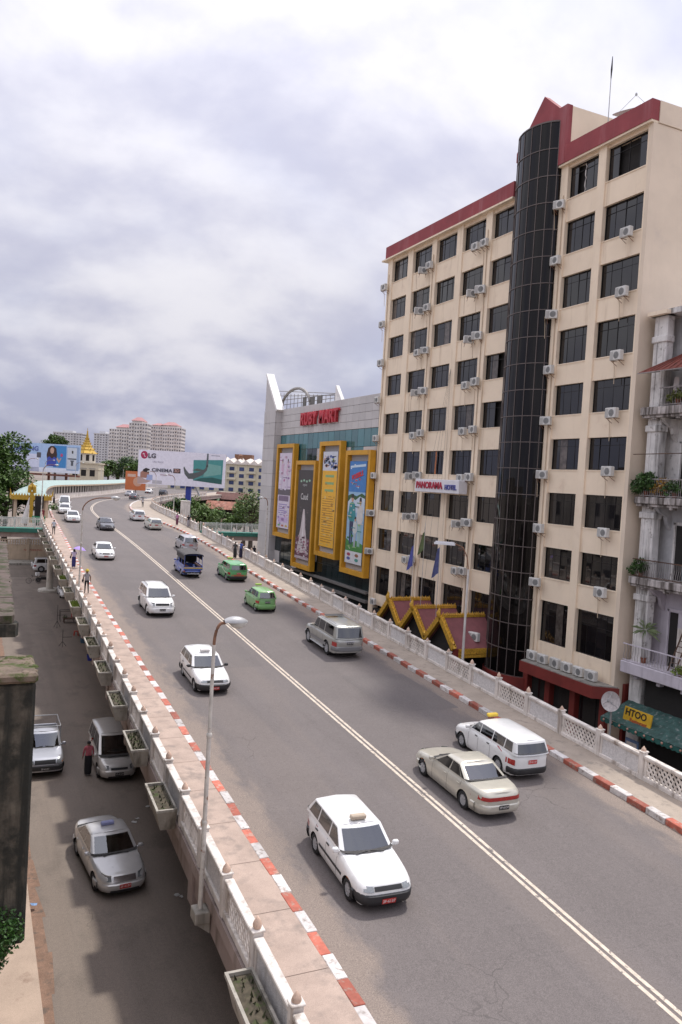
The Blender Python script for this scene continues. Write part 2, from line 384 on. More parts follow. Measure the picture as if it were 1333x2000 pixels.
# footways and kerbs on the deck
walkL = tag(part('footway', strip_body(LP, LK, [y for y in YS if y < 112], -.06, .13, .08, -.26), m_walk, None), kind='structure')
walkR = tag(part('footway', strip_body(RK, RP, YS, -.06, .17, .27, -.05), m_walk2, None), kind='structure')
j = MB()
for i in range(42):
    y = 6 + i * 2.37; j.add([(pl(LP, y) + .1, y, zr(y) + .134), (pl(LK, y) - .27, y, zr(y) + .134), (pl(LK, y) - .27, y + .018, zr(y) + .134), (pl(LP, y) + .1, y + .018, zr(y) + .134)], [(0, 1, 2, 3)])
part('joint', j, mat('joint_dark', (.14, .10, .08), .9), walkL)
kerbs = []
for side, (line, w0, w1, h, y0, y1) in enumerate(((LK, -.27, .0, .145, 7.2, 122), (RK, .0, .29, .20, 9.3, 140))):
    kb = tag(link('kerb', None), kind='structure'); kb.location = (pl(line, 20), 20, zr(20))
    q = MB(); q.cbox(w0, w1, 0, .862, -.06, h, .018 if side else .012); mr = q.mesh('kerb_block', m_kred); mw = q.mesh('kerb_block', m_kwhite)
    y = y0; i = 0
    while y < y1:
        x = pl(line, y); dx = pl(line, y + .875) - x; dz = zr(y + .875) - zr(y)
        o = link('kerb_block', mw if i % 2 else mr, kb, Vector((x, y, zr(y))) - kb.location, (math.atan2(dz, .875), 0, -math.atan2(dx, .875)))
        o.location.x += random.uniform(-.02, .02); o.location.z += random.uniform(-.022, .008); o.rotation_euler.z += random.uniform(-.025, .025); o.rotation_euler.y = random.uniform(-.03, .03)
        y += .875 * math.cos(math.atan2(dx, .875)); i += 1
    far = [y for y in YS if y > y1 - 1]
    part('kerb_run', strip_body(line, line, far, -.05, h, w0, w1), m_kwhite, kb, world=True)

# ---------------------------------------------------------------- parapets
SP = 2.37
def panel_mesh(kind):
    s = MB(); Lp = SP - .2; x0 = .1; x1 = SP - .1
    s.cbox(x0, x1, -.10, .10, .0, .18, .012); s.cbox(x0, x1, -.075, .075, .80, .86, .01); s.cbox(x0, x1, -.115, .115, .86, .97, .018)
    if kind == 'lattice':
        s.box(x0, x0 + .12, -.05, .05, .18, .80); s.box(x1 - .12, x1, -.05, .05, .18, .80)
        X0, X1, Z0, Z1 = x0 + .12, x1 - .12, .18, .80; n = 9; st = (X1 - X0) / n; H = Z1 - Z0; 
        for i in range(-4, n + 1):
            for sg in (1, -1):
                a = X0 + i * st; b = a + H * .8
                p, q = (a, Z0), (b, Z1)
                if sg < 0: p, q = (a, Z1), (b, Z0)
                # clip in x
                def cut(p, q):
                    (ax, az), (bx, bz) = p, q
                    if bx <= X0 or ax >= X1: return None
                    if ax < X0: az += (bz - az) * (X0 - ax) / (bx - ax); ax = X0
                    if bx > X1: bz = az + (bz - az) * (X1 - ax) / (bx - ax); bx = X1
                    return (ax, az), (bx, bz)
                c = cut(p, q)
                if c and c[1][0] - c[0][0] > .03: s.bar((c[0][0], .012 * sg, c[0][1]), (c[1][0], .012 * sg, c[1][1]), .045, .055)
        return s.mesh('lattice_panel', m_white)
    s.box(x0, x0 + .10, -.06, .06, .18, .80); s.box(x1 - .10, x1, -.06, .06, .18, .80)
    s.box(x0 + .10, x1 - .10, -.035, .035, .18, .80, 1)
    return s.mesh('solid_panel', [m_white, m_rough])
me_lat, me_sol = panel_mesh('lattice'), panel_mesh('solid')
s = MB(); s.cbox(-.11, .11, -.125, .125, -.02, 1.04, .02); s.cbox(-.135, .135, -.15, .15, 1.04, 1.09, .015); me_post = s.mesh('post', m_white)
s = MB(); s.lathe([(.05, 1.09), (.06, 1.12), (.115, 1.18), (.13, 1.25), (.10, 1.33), (.05, 1.39), (.015, 1.44)], 10); me_fin = s.mesh('finial', m_peach, 60)
def parapet(label, line, y0, y1, base, start, group=None, z_ext=0):
    t = thing('parapet_wall', label, 'wall', (pl(line, y0), y0, zr(y0) + base)); y = y0; i = start
    while y < y1:
        x = pl(line, y); x2 = pl(line, y + SP); d = Vector((x2 - x, SP)); c = SP / d.length * SP
        z, z2 = zr(y) + base, zr(y + c) + base
        hd = math.atan2(c, pl(line, y + c) - x); pit = math.atan2(z2 - z, SP)
        lo = Vector((x, y, z)) - t.location
        po = link('post', me_post, t, lo, (random.gauss(0, .008), random.gauss(0, .008), hd + random.gauss(0, .015))); fi = link('finial', me_fin, po); fi.rotation_euler.z = random.random() * 6
        fi.scale = (random.uniform(.72, .84), random.uniform(.72, .84), random.uniform(.86, .95))
        link('lattice_panel' if i % 2 else 'solid_panel', me_lat if i % 2 else me_sol, t, lo + Vector((random.gauss(0, .006), 0, random.gauss(0, .006))), (random.gauss(0, .006), -pit + random.gauss(0, .003), hd))
        y += c; i += 1
    lo = Vector((pl(line, y), y, zr(y) + base)) - t.location
    po = link('post', me_post, t, lo, (0, 0, hd)); link('finial', me_fin, po)
    return t
yl0 = 13.35 - SP * 6
parapet('white parapet with planters hung outside, beside the pinkish left footway of the overpass', LP, yl0, 102, .11, 0)
parapet('white lattice parapet along the overpass in front of the hotel and mall', RP, 21.8 - SP * 9, 93, .13, 1)
parapet('white parapet curving with the overpass beyond the footbridge landing, towards the wide billboard', RP, 98.3, 230, .13, 0)

# planters hung outside the near parapet
def planter(y, i):
    x = pl(LP, y) - .17; z = zr(y) + .10
    t = thing('planter_box', 'long concrete planter trough hung on the outside of the white overpass parapet', 'planter', (x, y, z), 0, 'planters along the overpass parapet')
    t.rotation_euler = (math.atan(.045), 0, -.018)
    if i in (8, 10): t['label'] = 'concrete planter trough full of bright yellow-green grass on the parapet'; t['group'] = 'planters with bright grass'
    if i == 0: t['label'] = 'concrete planter trough on the parapet past the lamp bracket, farthest down the slope'
    if i == 2: t['label'] = 'first concrete planter trough uphill of the lamp bracket on the parapet'
    if i == 3: t['label'] = 'second concrete planter trough uphill of the lamp bracket on the parapet'
    s = MB(); a, b = -1.0, 1.0; w = .62
    o = [(-w, a), (0, a), (0, b), (-w, b)]; ii = [(-w + .07, a + .07), (-.06, a + .07), (-.06, b - .07), (-w + .07, b - .07)]; lo = [(-w + .18, a + .16), (0, a + .16), (0, b - .16), (-w + .18, b - .16)]
    V = [(x, y, .50) for x, y in o] + [(x, y, .50) for x, y in ii] + [(x, y, .36) for x, y in ii] + [(x, y, .42) for x, y in o] + [(x * .96, y * .97, .41) for x, y in o] + [(x, y, -.18) for x, y in lo]
    F = []
    for k in range(4):
        n = (k + 1) % 4
        F += [(k, n, 4 + n, 4 + k), (4 + k, 4 + n, 8 + n, 8 + k), (k, 12 + k, 12 + n, n), (12 + k, 16 + k, 16 + n, 12 + n), (16 + k, 20 + k, 20 + n, 16 + n)]
    F += [(8, 9, 10, 11), (20, 21, 22, 23)]
    s.add(V, F); part('trough', s, m_conc, t)
    d = MB(); d.box(-w + .075, -.065, a + .075, b - .075, .365, .42); part('soil', d, m_soil, t)
    gr = MB(); rr = random.Random(i)
    dens = (36, 60, 22, 80, 45)[i % 5] + (140 if i in (8, 10) else 0)
    for _ in range(dens):
        gx, gy = rr.uniform(-w + .1, -.1), rr.uniform(a + .12, b - .12); h = rr.uniform(.05, .16) * (1.6 if i in (8, 10) else 1); an = rr.random() * 6.3
        dx, dy = math.cos(an) * .03, math.sin(an) * .03; lx, ly = rr.uniform(-.06, .06), rr.uniform(-.06, .06)
        gr.add([(gx - dx, gy - dy, .42), (gx + dx, gy + dy, .42), (gx + lx, gy + ly, .42 + h)], [(0, 1, 2)])
    tag(part('grass_tufts', gr, m_grass if i in (8, 10) else m_weed, t), kind='stuff')
yp = 14.4; i = 0
while yp < 92:
    if abs(yp - 19.15) > 1: planter(yp, i)
    yp += SP * 2; i += 1

# ---------------------------------------------------------------- street lamps
m_pole = mat('pole_paint', (.58, .55, .50), .6, var=.15, scale=3, spots=((.24, .12, .07), 4, .56, .68))
m_rust = mat('rust', (.20, .10, .06), .8, var=.3, scale=6)
m_lampm = mat('lamp_metal', (.40, .40, .40), .45, .3, var=.1)
m_lampg = mat('lamp_glass', (.55, .55, .52), .2, var=.05)
def lamp(label, base, h, dx, dy=0.0, rise=.85, big=True, group=None, r=.065, rust=True):
    t = thing('street_lamp', label, 'street lamp', base, 0, group)
    s = MB(); s.tube([(0, 0, -.0), (0, 0, h * .33)], r, 10); s.tube([(0, 0, h * .33), (0, 0, h * .66)], r * .88, 10); s.tube([(0, 0, h * .66), (0, 0, h)], r * .75, 10)
    for k in (.33, .66): s.lathe([(r, -.06), (r * 1.15, -.03), (r * 1.15, .03), (r * .9, .06)], 10, (0, 0, h * k))
    part('pole', s, m_pole, t, 50)
    s = MB(); L_ = math.hypot(dx, dy); ux, uy = dx / L_, dy / L_
    pts = []
    for k in range(10):
        a = math.pi / 2 * k / 9; q = 1 - math.cos(a); pts.append((ux * q * L_ * .55, uy * q * L_ * .55, h + rise * math.sin(a)))
    pts.append((dx * .8, dy * .8, h + rise * 1.01)); s.tube(pts, r * .62, 8); part('arm', s, m_rust if rust else m_pole, t, 50)
    hd = MB(); k = 1.0 if big else .75
    M = Matrix.Translation((dx * .8 + ux * .26, dy * .8 + uy * .26, h + rise)) @ Matrix.Rotation(math.atan2(uy, ux), 4, 'Z')
    rows = []
    for i in range(9):
        tt = i / 8; x = -.30 + .62 * tt; rad = .20 * math.sin(math.pi * (.10 + .86 * tt)) ** .7; row = []
        for j in range(9):
            a = math.pi * j / 8; row.append(M @ Vector((x * k, rad * math.cos(a) * k, (.02 + rad * .75 * math.sin(a)) * k)))
        rows.append(row)
    hd.grid(rows); ho = part('lamp_head', hd, m_lampm, t, 60)
    gl = MB(); rows = []
    for i in range(9):
        tt = i / 8; x = -.16 + .46 * tt; rad = .185 * math.sin(math.pi * (.04 + .92 * tt)) ** .6; row = []
        for j in range(9):
            a = -math.pi * j / 8; row.append(M @ Vector((x * k, rad * math.cos(a) * k, (.02 + rad * .95 * math.sin(a)) * k)))
        rows.append(row)
    gl.grid(rows); part('lamp_glass', gl, m_lampg, ho, 60)
    return t
zb = zr(19.4)
lamp('tall street lamp with rusty curved arm, standing on a bracket outside the parapet', (5.64, 19.4, zb - .42), 9.95 - zb + .42, .34, rise=.55)
br = MB(); br.cbox(5.46, 5.86, 19.15, 19.65, zb - .72, zb - .42, .02); br.prism([(5.5, zb - .72), (5.86, zb - .72), (5.86, zb - 1.0)], 'Y', 19.2, 19.6); part('lamp_bracket', br, m_conc, deck)
lamp('tall thin street lamp on the parapet beside the woman with the purple umbrella', (6.62, 55.6, zr(55.6) - .3), 6.5, 2.3, rise=.9)
lamp('street lamp in front of the smartphone billboard, where the gilded pavilion stands', (7.1, 98, zr(98)), 6.6, 1.5, rise=.8, big=False)
lamp('street lamp by the white parapet, right below the wide white billboard', (27.0, 118, zr(118)), 5.6, -1.3, .2, rise=.8, big=False)
lamp('street lamp on the inner edge of the far curve, before the wide billboard', (28.5, 139, zr(139)), 5.6, -1.3, .4, rise=.8, big=False)
lamp('street lamp standing against the grey corner pylon of the shopping mall', (25.3, 71.5, zr(71.5) - .2), 6.0, -.5, .1, rise=.7, big=False)
for k, (x, y) in enumerate(((9.6, 146), (14.2, 168), (22.2, 188), (31.5, 214), (44, 256))):
    lamp('thin street lamp behind the pale green walkway roof', (x - 1.5, y + 2, zr(y)), 6.6, 1.6, -.3, rise=.8, big=False, group='lamps along the covered walkway')
# lamp in the street before the hotel, with a tubular white head
t = thing('street_lamp', 'pale street lamp with long white tube head in front of the hotel gables', 'street lamp', (26.0, 38.4, 0))
s = MB(); s.tube([(0, 0, 0), (0, 0, 9.7)], [.09, .06], 10); part('pole', s, mat('pole_white', (.62, .60, .57), .6, var=.1, streak=((.4, .36, .3), 3, .5, .8)), t, 50)
s = MB(); s.tube([(0, 0, 9.7), (.06, .3, 10.4), (-.05, .6, 10.9), (-.35, .8, 11.05), (-.6, .95, 11.05)], .035, 8); part('arm', s, m_rust, t, 50)
s = MB(); M = Matrix.Translation((-.9, 1.25, 11.05)) @ Matrix.Rotation(math.atan2(.9, -.9), 4, 'Z'); s.obox(M, .62, .12, .06); M2 = M.copy(); M2.translation.z += .09; s.obox(M2, .55, .08, .04); part('lamp_head', s, mat('lamp_white', (.75, .75, .78), .4), t)
# ---------------------------------------------------------------- hotel
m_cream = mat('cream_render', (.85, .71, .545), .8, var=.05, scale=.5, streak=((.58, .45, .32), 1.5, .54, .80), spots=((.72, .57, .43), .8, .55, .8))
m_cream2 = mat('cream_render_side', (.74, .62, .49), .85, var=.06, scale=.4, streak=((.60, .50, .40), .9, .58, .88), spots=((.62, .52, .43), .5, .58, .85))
m_maroon = mat('maroon_band', (.28, .052, .060), .75, var=.12, scale=.8, streak=((.36, .13, .14), 1.5, .5, .8))
m_red = mat('dark_red_paint', (.19, .028, .022), .6, var=.15, scale=1)
m_frame = mat('bronze_frame', (.014, .011, .011), .45, .3, var=.1)
m_hglass = glass('hotel', (.008, .0075, .009), .03, rnd=.5, spec=.5, ior=1.62)
m_tglass = glass('tower', (.006, .005, .005), .03, rnd=.35, spec=.28)
m_mull = mat('tower_mullion', (.13, .105, .098), .5, .2, var=.1)
m_dark = mat('dark_interior', (.02, .018, .017), .9)
m_acw = mat('ac_case', (.62, .61, .58), .55, var=.08, scale=4, streak=((.40, .36, .32), 5, .55, .8), rnd=.07)
m_acg = mat('ac_grille', (.22, .22, .215), .6, var=.15)
m_pipe = mat('pipe', (.55, .44, .32), .7, var=.1)
HX = 32.0
hotel = thing('hotel_building', 'tall cream hotel with maroon roof band, ribbon windows and dark curved glass tower', 'building', (HX + 5, 47, 0))
def hp(n, mb, m, parent=hotel, smooth=None): return part(n, mb, m, parent, smooth, True)
s = MB(); s.box(HX + .46, 46, 32.75, 62.2, 0, 33.8); s.box(HX + .46, 46, 32.75, 44.4, 33.8, 34.4); hp('core_wall', s, m_dark)
tops_l = [33.50, 30.25, 26.98, 23.70, 20.43, 17.14, 13.87, 10.55, 7.25]; sills_l = [31.72, 28.48, 25.20, 21.98, 18.65, 15.34, 12.08, 8.72, 4.85]
tops_r = [34.12, 30.84, 27.54, 24.27, 20.94, 17.67, 14.40, 11.06, 7.78]; sills_r = [32.22, 28.85, 25.60, 22.22, 19.11, 15.82, 12.50, 9.20, 5.25]
cols_l = [(58.80, 61.52), (54.95, 57.95), (51.37, 54.24), (47.67, 50.57), (44.2, 46.9)]; cols_r = [(36.60, 39.22), (32.90, 35.97)]
pil_l = [(61.52, 62.35), (57.95, 58.80), (54.24, 54.95), (50.57, 51.37), (46.90, 47.67)]; pil_r = [(39.22, 39.86), (35.97, 36.60), (32.765, 32.90)]
for (y0, y1), zt, z0 in [(p, 33.86, 0) for p in pil_l] + [(p, 34.4, 3.6) for p in pil_r]:
    s = MB(); s.cbox(HX - .10, HX + .5, y0, y1, z0, zt, .02); hp('pilaster', s, m_cream)
for cs, tops, sills, top in ((cols_l, tops_l, sills_l, 33.86), (cols_r, tops_r, sills_r, 34.4)):
    for (y0, y1) in cs:
        s = MB(); s.box(HX, HX + .46, y0 - .002, y1 + .002, tops[0], top); hp('spandrel', s, m_cream)
        for k in range(9):
            zlo = tops[k + 1] if k < 8 else (3.5 if cs is cols_r else 3.9)
            s = MB(); s.box(HX, HX + .46, y0 - .002, y1 + .002, zlo, sills[k]); s.box(HX - .035, HX, y0, y1, sills[k] - .06, sills[k]) if k < 8 else None
            hp('spandrel', s, m_cream)
# windows: bronze frame with tinted panes
def frame_mesh(w, h, npan, tr):
    s = MB(); f = .05
    s.box(0, .09, 0, w, 0, f); s.box(0, .09, 0, w, h - f, h); s.box(0, .09, 0, f, f, h - f); s.box(0, .09, w - f, w, f, h - f)
    for i in range(1, npan): y = w * i / npan; s.box(.022, .07, y - .014, y + .014, f, h - f)
    if tr: s.box(.016, .07, f, w - f, h * tr - .012, h * tr + .012)
    return s
m_curt = mat('curtained_glass', (.10, .085, .075), .08, var=.4, scale=3, rnd=.4)
WC = {}
rr = random.Random(3)
def window(y0, y1, z0, z1, npan, tr, opened=None, x=HX + .17, parent=hotel):
    w, h = y1 - y0, z1 - z0; key = (round(w, 2), round(h, 2), npan, tr)
    if key not in WC:
        pm = MB(); pw = w / npan; pm.box(-.008, .008, -pw / 2 + .015, pw / 2 - .015, .045, h - .045); WC[key] = (frame_mesh(w, h, npan, tr).mesh('window', m_frame), pm.mesh('pane', m_hglass), pm.mesh('pane', m_curt))
    o = link('window', WC[key][0], parent, Vector((x, y0, z0)) - parent.location)
    for i in range(npan):
        yc = w * (i + .5) / npan
        if opened and i in opened: yc = w * ((opened[i]) + .5) / npan
        p = link('pane', WC[key][2] if rr.random() < .07 else WC[key][1], o, (.045 + (.025 if opened and i in opened else 0), yc, 0), (0, rr.uniform(-.012, .012), rr.uniform(-.02, .02)))
    return o
for ci, (y0, y1) in enumerate(cols_l):
    for k in range(9): window(y0, y1, sills_l[k], tops_l[k], 4, .76 if k < 8 else .72, {1: 0} if (ci, k) in ((4, 3), (4, 4)) else None)
for ci, (y0, y1) in enumerate(cols_r):
    for k in range(9): window(y0, y1, sills_r[k], tops_r[k], 4, .76 if k < 8 else .66, {1: 0, 2: 3} if (ci, k) == (1, 0) else {2: 3} if (ci, k) == (0, 0) else None)
c = MB(); c.grid([[(HX + .2, 38.0 - .05 * math.sin(j * 2) - .10 * i, lerp(32.3, 34.0, j / 8)) for i in range(2)] for j in range(9)]); hp('curtain', c, mat('curtain_white', (.55, .52, .5), .8))
c = MB(); c.grid([[(HX + .10, 52.75 + .10 * i + .03 * math.sin(j), lerp(15.36, 17.1, j / 6)) for i in (-1, 0, 1)] for j in range(7)]); hp('curtain', c, mat('curtain_orange', (.42, .15, .06), .8))
# roof bands
s = MB(); s.box(HX - .35, HX + .2, 44.3, 62.42, 33.86, 34.88); hp('roof_band', s, m_maroon)
s = MB(); s.box(HX - .42, HX + .2, 44.3, 63.0, 33.74, 33.86); hp('cornice', s, m_cream)
s = MB(); s.box(HX - .35, HX + .2, 32.48, 39.9, 34.40, 35.46); hp('roof_band', s, m_maroon)
s = MB(); s.box(HX - .30, HX + .2, 32.5, 39.9, 34.28, 34.40); hp('cornice', s, m_cream)
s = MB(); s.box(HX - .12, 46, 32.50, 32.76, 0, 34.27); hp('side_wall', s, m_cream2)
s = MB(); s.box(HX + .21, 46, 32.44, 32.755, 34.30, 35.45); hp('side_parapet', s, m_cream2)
s = MB(); s.box(HX + .2, 46, 32.76, 39.4, 34.40, 34.6); s.box(HX + .2, 46, 44.3, 62.2, 33.86, 34.0); hp('roof_slab', s, m_concd)
s = MB(); s.prism([(39.35, 34.4), (39.9, 34.4), (44.2, 36.0), (44.2, 36.6), (41.63, 39.27), (40.05, 37.93), (39.35, 37.93)], 'X', HX - .36, HX + .05); hp('gable', s, m_maroon)
s = MB(); s.box(HX + .05, 38.5, 39.38, 44.2, 34.4, 37.9); hp('penthouse_wall', s, m_cream)
# curved glass tower
TC = (HX + .1, 41.9); TBX, TBY = 1.32, 2.06; TZ0, TZ1 = 2.75, 37.1; NR = 21; NS = 9
def tp(an, k=1.0): return (TC[0] - TBX * math.sin(an) * k, TC[1] + TBY * math.cos(an) * k)
tower = link('glass_tower', None, hotel, Vector((TC[0], TC[1], 0)) - hotel.location)
fr = MB(); rh = (TZ1 - TZ0) / NR
for k in range(NR + 1):
    z = TZ0 + k * rh
    for i in range(24):
        a0, a1 = math.pi * i / 24, math.pi * (i + 1) / 24; p, q = tp(a0, 1.012), tp(a1, 1.012); fr.bar((*p, z), (*q, z), .06, .05)
for i in range(NS + 1):
    p = tp(math.pi * i / NS, 1.012); fr.tube([(*p, TZ0), (*p, TZ1)], .032, 5)
part('mullion_grid', fr, m_mull, tower, None, True)
for i in range(NS):
    a0, a1 = math.pi * i / NS, math.pi * (i + 1) / NS; s = MB(); s.grid([[(tp(lerp(a0, a1, j / 3))[0] - TC[0], tp(lerp(a0, a1, j / 3))[1] - TC[1], z) for j in range(4)] for z in (.03, rh - .03)])
    me = s.mesh('glass_panel', m_tglass, 60)
    for k in range(NR): link('glass_panel', me, tower, (0, 0, TZ0 + k * rh), (0, 0, rr.uniform(-.004, .004)))
s = MB(); pts = [tp(math.pi * i / 24) for i in range(25)]; s.prism(pts, 'Z', TZ1, TZ1 + .09); part('tower_cap', s, m_mull, tower, None, True)
s = MB(); pts = [tp(math.pi * i / 24, .93) for i in range(25)]; s.prism(pts, 'Z', TZ0, TZ1); part('tower_core', s, m_dark, tower, None, True)
s = MB(); pts = [tp(math.pi * i / 24, 1.12) for i in range(25)]; s.prism(pts, 'Z', TZ0 - .75, TZ0 - .02); part('tower_base', s, m_red, tower, None, True)
# ground floor
s = MB(); s.box(HX - .02, HX + .4, 33.2, 62, 0, 3.55); hp('ground_floor_wall', s, m_dark)
for y in (33.0, 35.4, 37.6, 39.7): s = MB(); s.cbox(HX - .4, HX + .1, y - .22, y + .22, 0, 3.4, .02); hp('red_column', s, m_red)
s = MB(); s.box(HX + .5, 46, 32.3, 32.49, 0, 4.2); hp('service_wall', s, m_red)
s = MB(); s.prism([(HX - .1, 39.6), (HX - 1.3, 39.2), (HX - 1.3, 32.9), (HX - .1, 32.1)], 'Z', 3.40, 4.05); can = hp('entrance_canopy', s, m_red)
s = MB(); s.prism([(HX - .1, 39.55), (HX - 1.25, 39.15), (HX - 1.25, 32.95), (HX - .1, 32.2)], 'Z', 4.05, 4.10); hp('canopy_top', s, m_concd)
for k in range(3):
    y = 34.4 + k * 1.9; s = MB(); s.box(HX - .06, HX - .03, y - .6, y + .6, .3, 3.0); hp('shop_pane', s, m_hglass)
# drain and cooling pipes on the pilasters
for y in (62.0, 54.62, 47.3, 39.45): s = MB(); s.tube([(HX - .14, y, 4.5), (HX - .14, y, 32.5)], .03, 6); hp('pipe', s, m_pipe, hotel, 50)

# air conditioners
def ac_proto():
    s = MB(); s.cbox(-.16, .16, -.43, .43, 0, .60, .03); s.cbox(-.13, .13, -.40, .40, .60, .615, .005); case = s.mesh('casing', m_acw)
    s = MB(); s.lathe([(.20, -.175), (.215, -.168), (.215, -.160)], 18, (0, -.11, .30), 'X'); s.lathe([(.05, -.185), (.05, -.17)], 8, (0, -.11, .30), 'X')
    for k in range(6): a = math.pi * k / 6; s.bar((-.178, -.11 - .2 * math.cos(a), .30 - .2 * math.sin(a)), (-.178, -.11 + .2 * math.cos(a), .30 + .2 * math.sin(a)), .012)
    fan = s.mesh('fan_grille', m_acg)
    s = MB(); s.box(-.172, -.160, .14, .40, .06, .54); lou = s.mesh('louvre', mat('ac_louvre', (.42, .41, .39), .6))
    s = MB()
    s.bar((-.15, 0, -.02), (.34, 0, -.02), .03); s.bar((-.12, 0, -.02), (.34, 0, -.28), .025); br = s.mesh('bracket', m_rust)
    s = MB(); s.tube([(.05, .43, .2), (.1, .50, .15), (.3, .52, -.05), (.36, .5, -.4), (.37, .47, -1.35)], .022, 6); ho = s.mesh('hose', m_pipe, 50)
    return case, fan, lou, br, ho
ACM = ac_proto()
def ac(label, group, x, y, z, rz=0.0, flip=False):
    t = thing('air_conditioner', label, 'air conditioner', (x, y, z), rz, group); k_ = rr.uniform(.82, .94); t.scale = (k_, k_, k_)
    for n, m_ in zip(('casing', 'fan_grille', 'louvre'), ACM): link(n, m_, t)
    if z > 4.3 and x > 31.4:
        for y_ in (-.3, .3): link('bracket', ACM[3], t, (0, y_, 0))
        if rr.random() < .7: link('hose', ACM[4], t)
    return t
for k in range(9):
    z = sills_l[k] - .62 if k < 8 else 4.0
    j = lambda s_=.12: rr.uniform(-s_, s_)
    if k < 8:
        ac('white air conditioner unit on the outer corner pilaster of the cream hotel, beside the mall', 'corner air conditioners', HX - .45, 62.1 + j(), z + .05 + j(.05), rr.choice((0, 0, .9)))
        for yp, nm in ((54.6, 'outer'), (47.3, 'inner')):
            lab = 'white air conditioner unit paired at the pilaster near the mall side of the hotel' if nm == 'outer' else 'white air conditioner unit paired at the pilaster next to the curved glass tower'
            ac(lab, 'paired air conditioners by ' + nm + ' pilaster', HX - .45, yp + 1.08 + j(), z + .12 + j(.06), rr.choice((0, 0, 1.2)))
            ac(lab, 'paired air conditioners by ' + nm + ' pilaster', HX - .45, yp - .02 + j(), z + .20 + j(.06), rr.choice((0, 0, .5)))
    zr2 = sills_r[k] - .62
    if k < 8:
        ac('white air conditioner unit on the narrow pilaster right beside the curved glass tower', 'air conditioners beside the tower', HX - .45, 39.35 + j(.08), zr2 + .02, rr.choice((0, .7, .4)))
        if k > 0: ac('white air conditioner unit below the widest hotel windows at the building corner', 'air conditioners by the building corner', HX - .42, 33.75 + j(.15), zr2 + .22 + j(.05), rr.choice((0, .4, 0)))
for k in range(6):
    ac('white air conditioner unit standing in the row of six on the dark red canopy', 'air conditioners on the canopy', HX - .62 - .0 * k, 38.9 - k * 1.0 - (.15 if k > 1 else 0), 4.14, rr.uniform(-.08, .08))
ac('weathered air conditioner at the foot of the hotel, beside the mall', None, HX - .5, 60.6, 4.0, 0)
ac('air conditioner hung behind the gilded gables at the hotel entrance', None, HX - .6, 49.4, 5.1, 0)
ac('large air conditioner between the last gilded gable and the curved glass tower', None, HX - 1.7, 43.6, 4.35, .3)

# sign over the entrance
sg_ = thing('hotel_sign', 'white sign box with red and blue hotel lettering on the cream facade', 'sign', (HX - .6, 50.6, 13.95))
s = MB(); s.cbox(-.45, .28, -3.05, 3.10, 0, .98, .03); part('sign_box', s, mat('sign_white', (.72, .71, .74), .5, var=.05, streak=((.5, .48, .46), 3, .6, .85)), sg_)
s = MB(); s.bar((.2, 2.4, .5), (.52, 2.4, .5), .06); s.bar((.2, -2.4, .5), (.52, -2.4, .5), .06); part('sign_bracket', s, m_rust, sg_)
FX = facing((-1, 0, 0)).to_euler()
def sign_text(txt, size, m_, parent, x, y, z, depth=.03, bold=.0, sx=1.0, n='lettering', space=1.0):
    return link(n, text_mesh(txt, size, depth, bold, sx, 'CENTER', m_, space=space), parent, (x, y, z), FX)
sign_text('PANORAMA', .70, mat('letter_red', (.42, .02, .05), .5), sg_, -.48, 1.0, .50, .03, .018, .98)
sign_text('HOTEL', .50, mat('letter_blue', (.06, .07, .30), .5), sg_, -.48, -2.0, .42, .03, .012, .98)

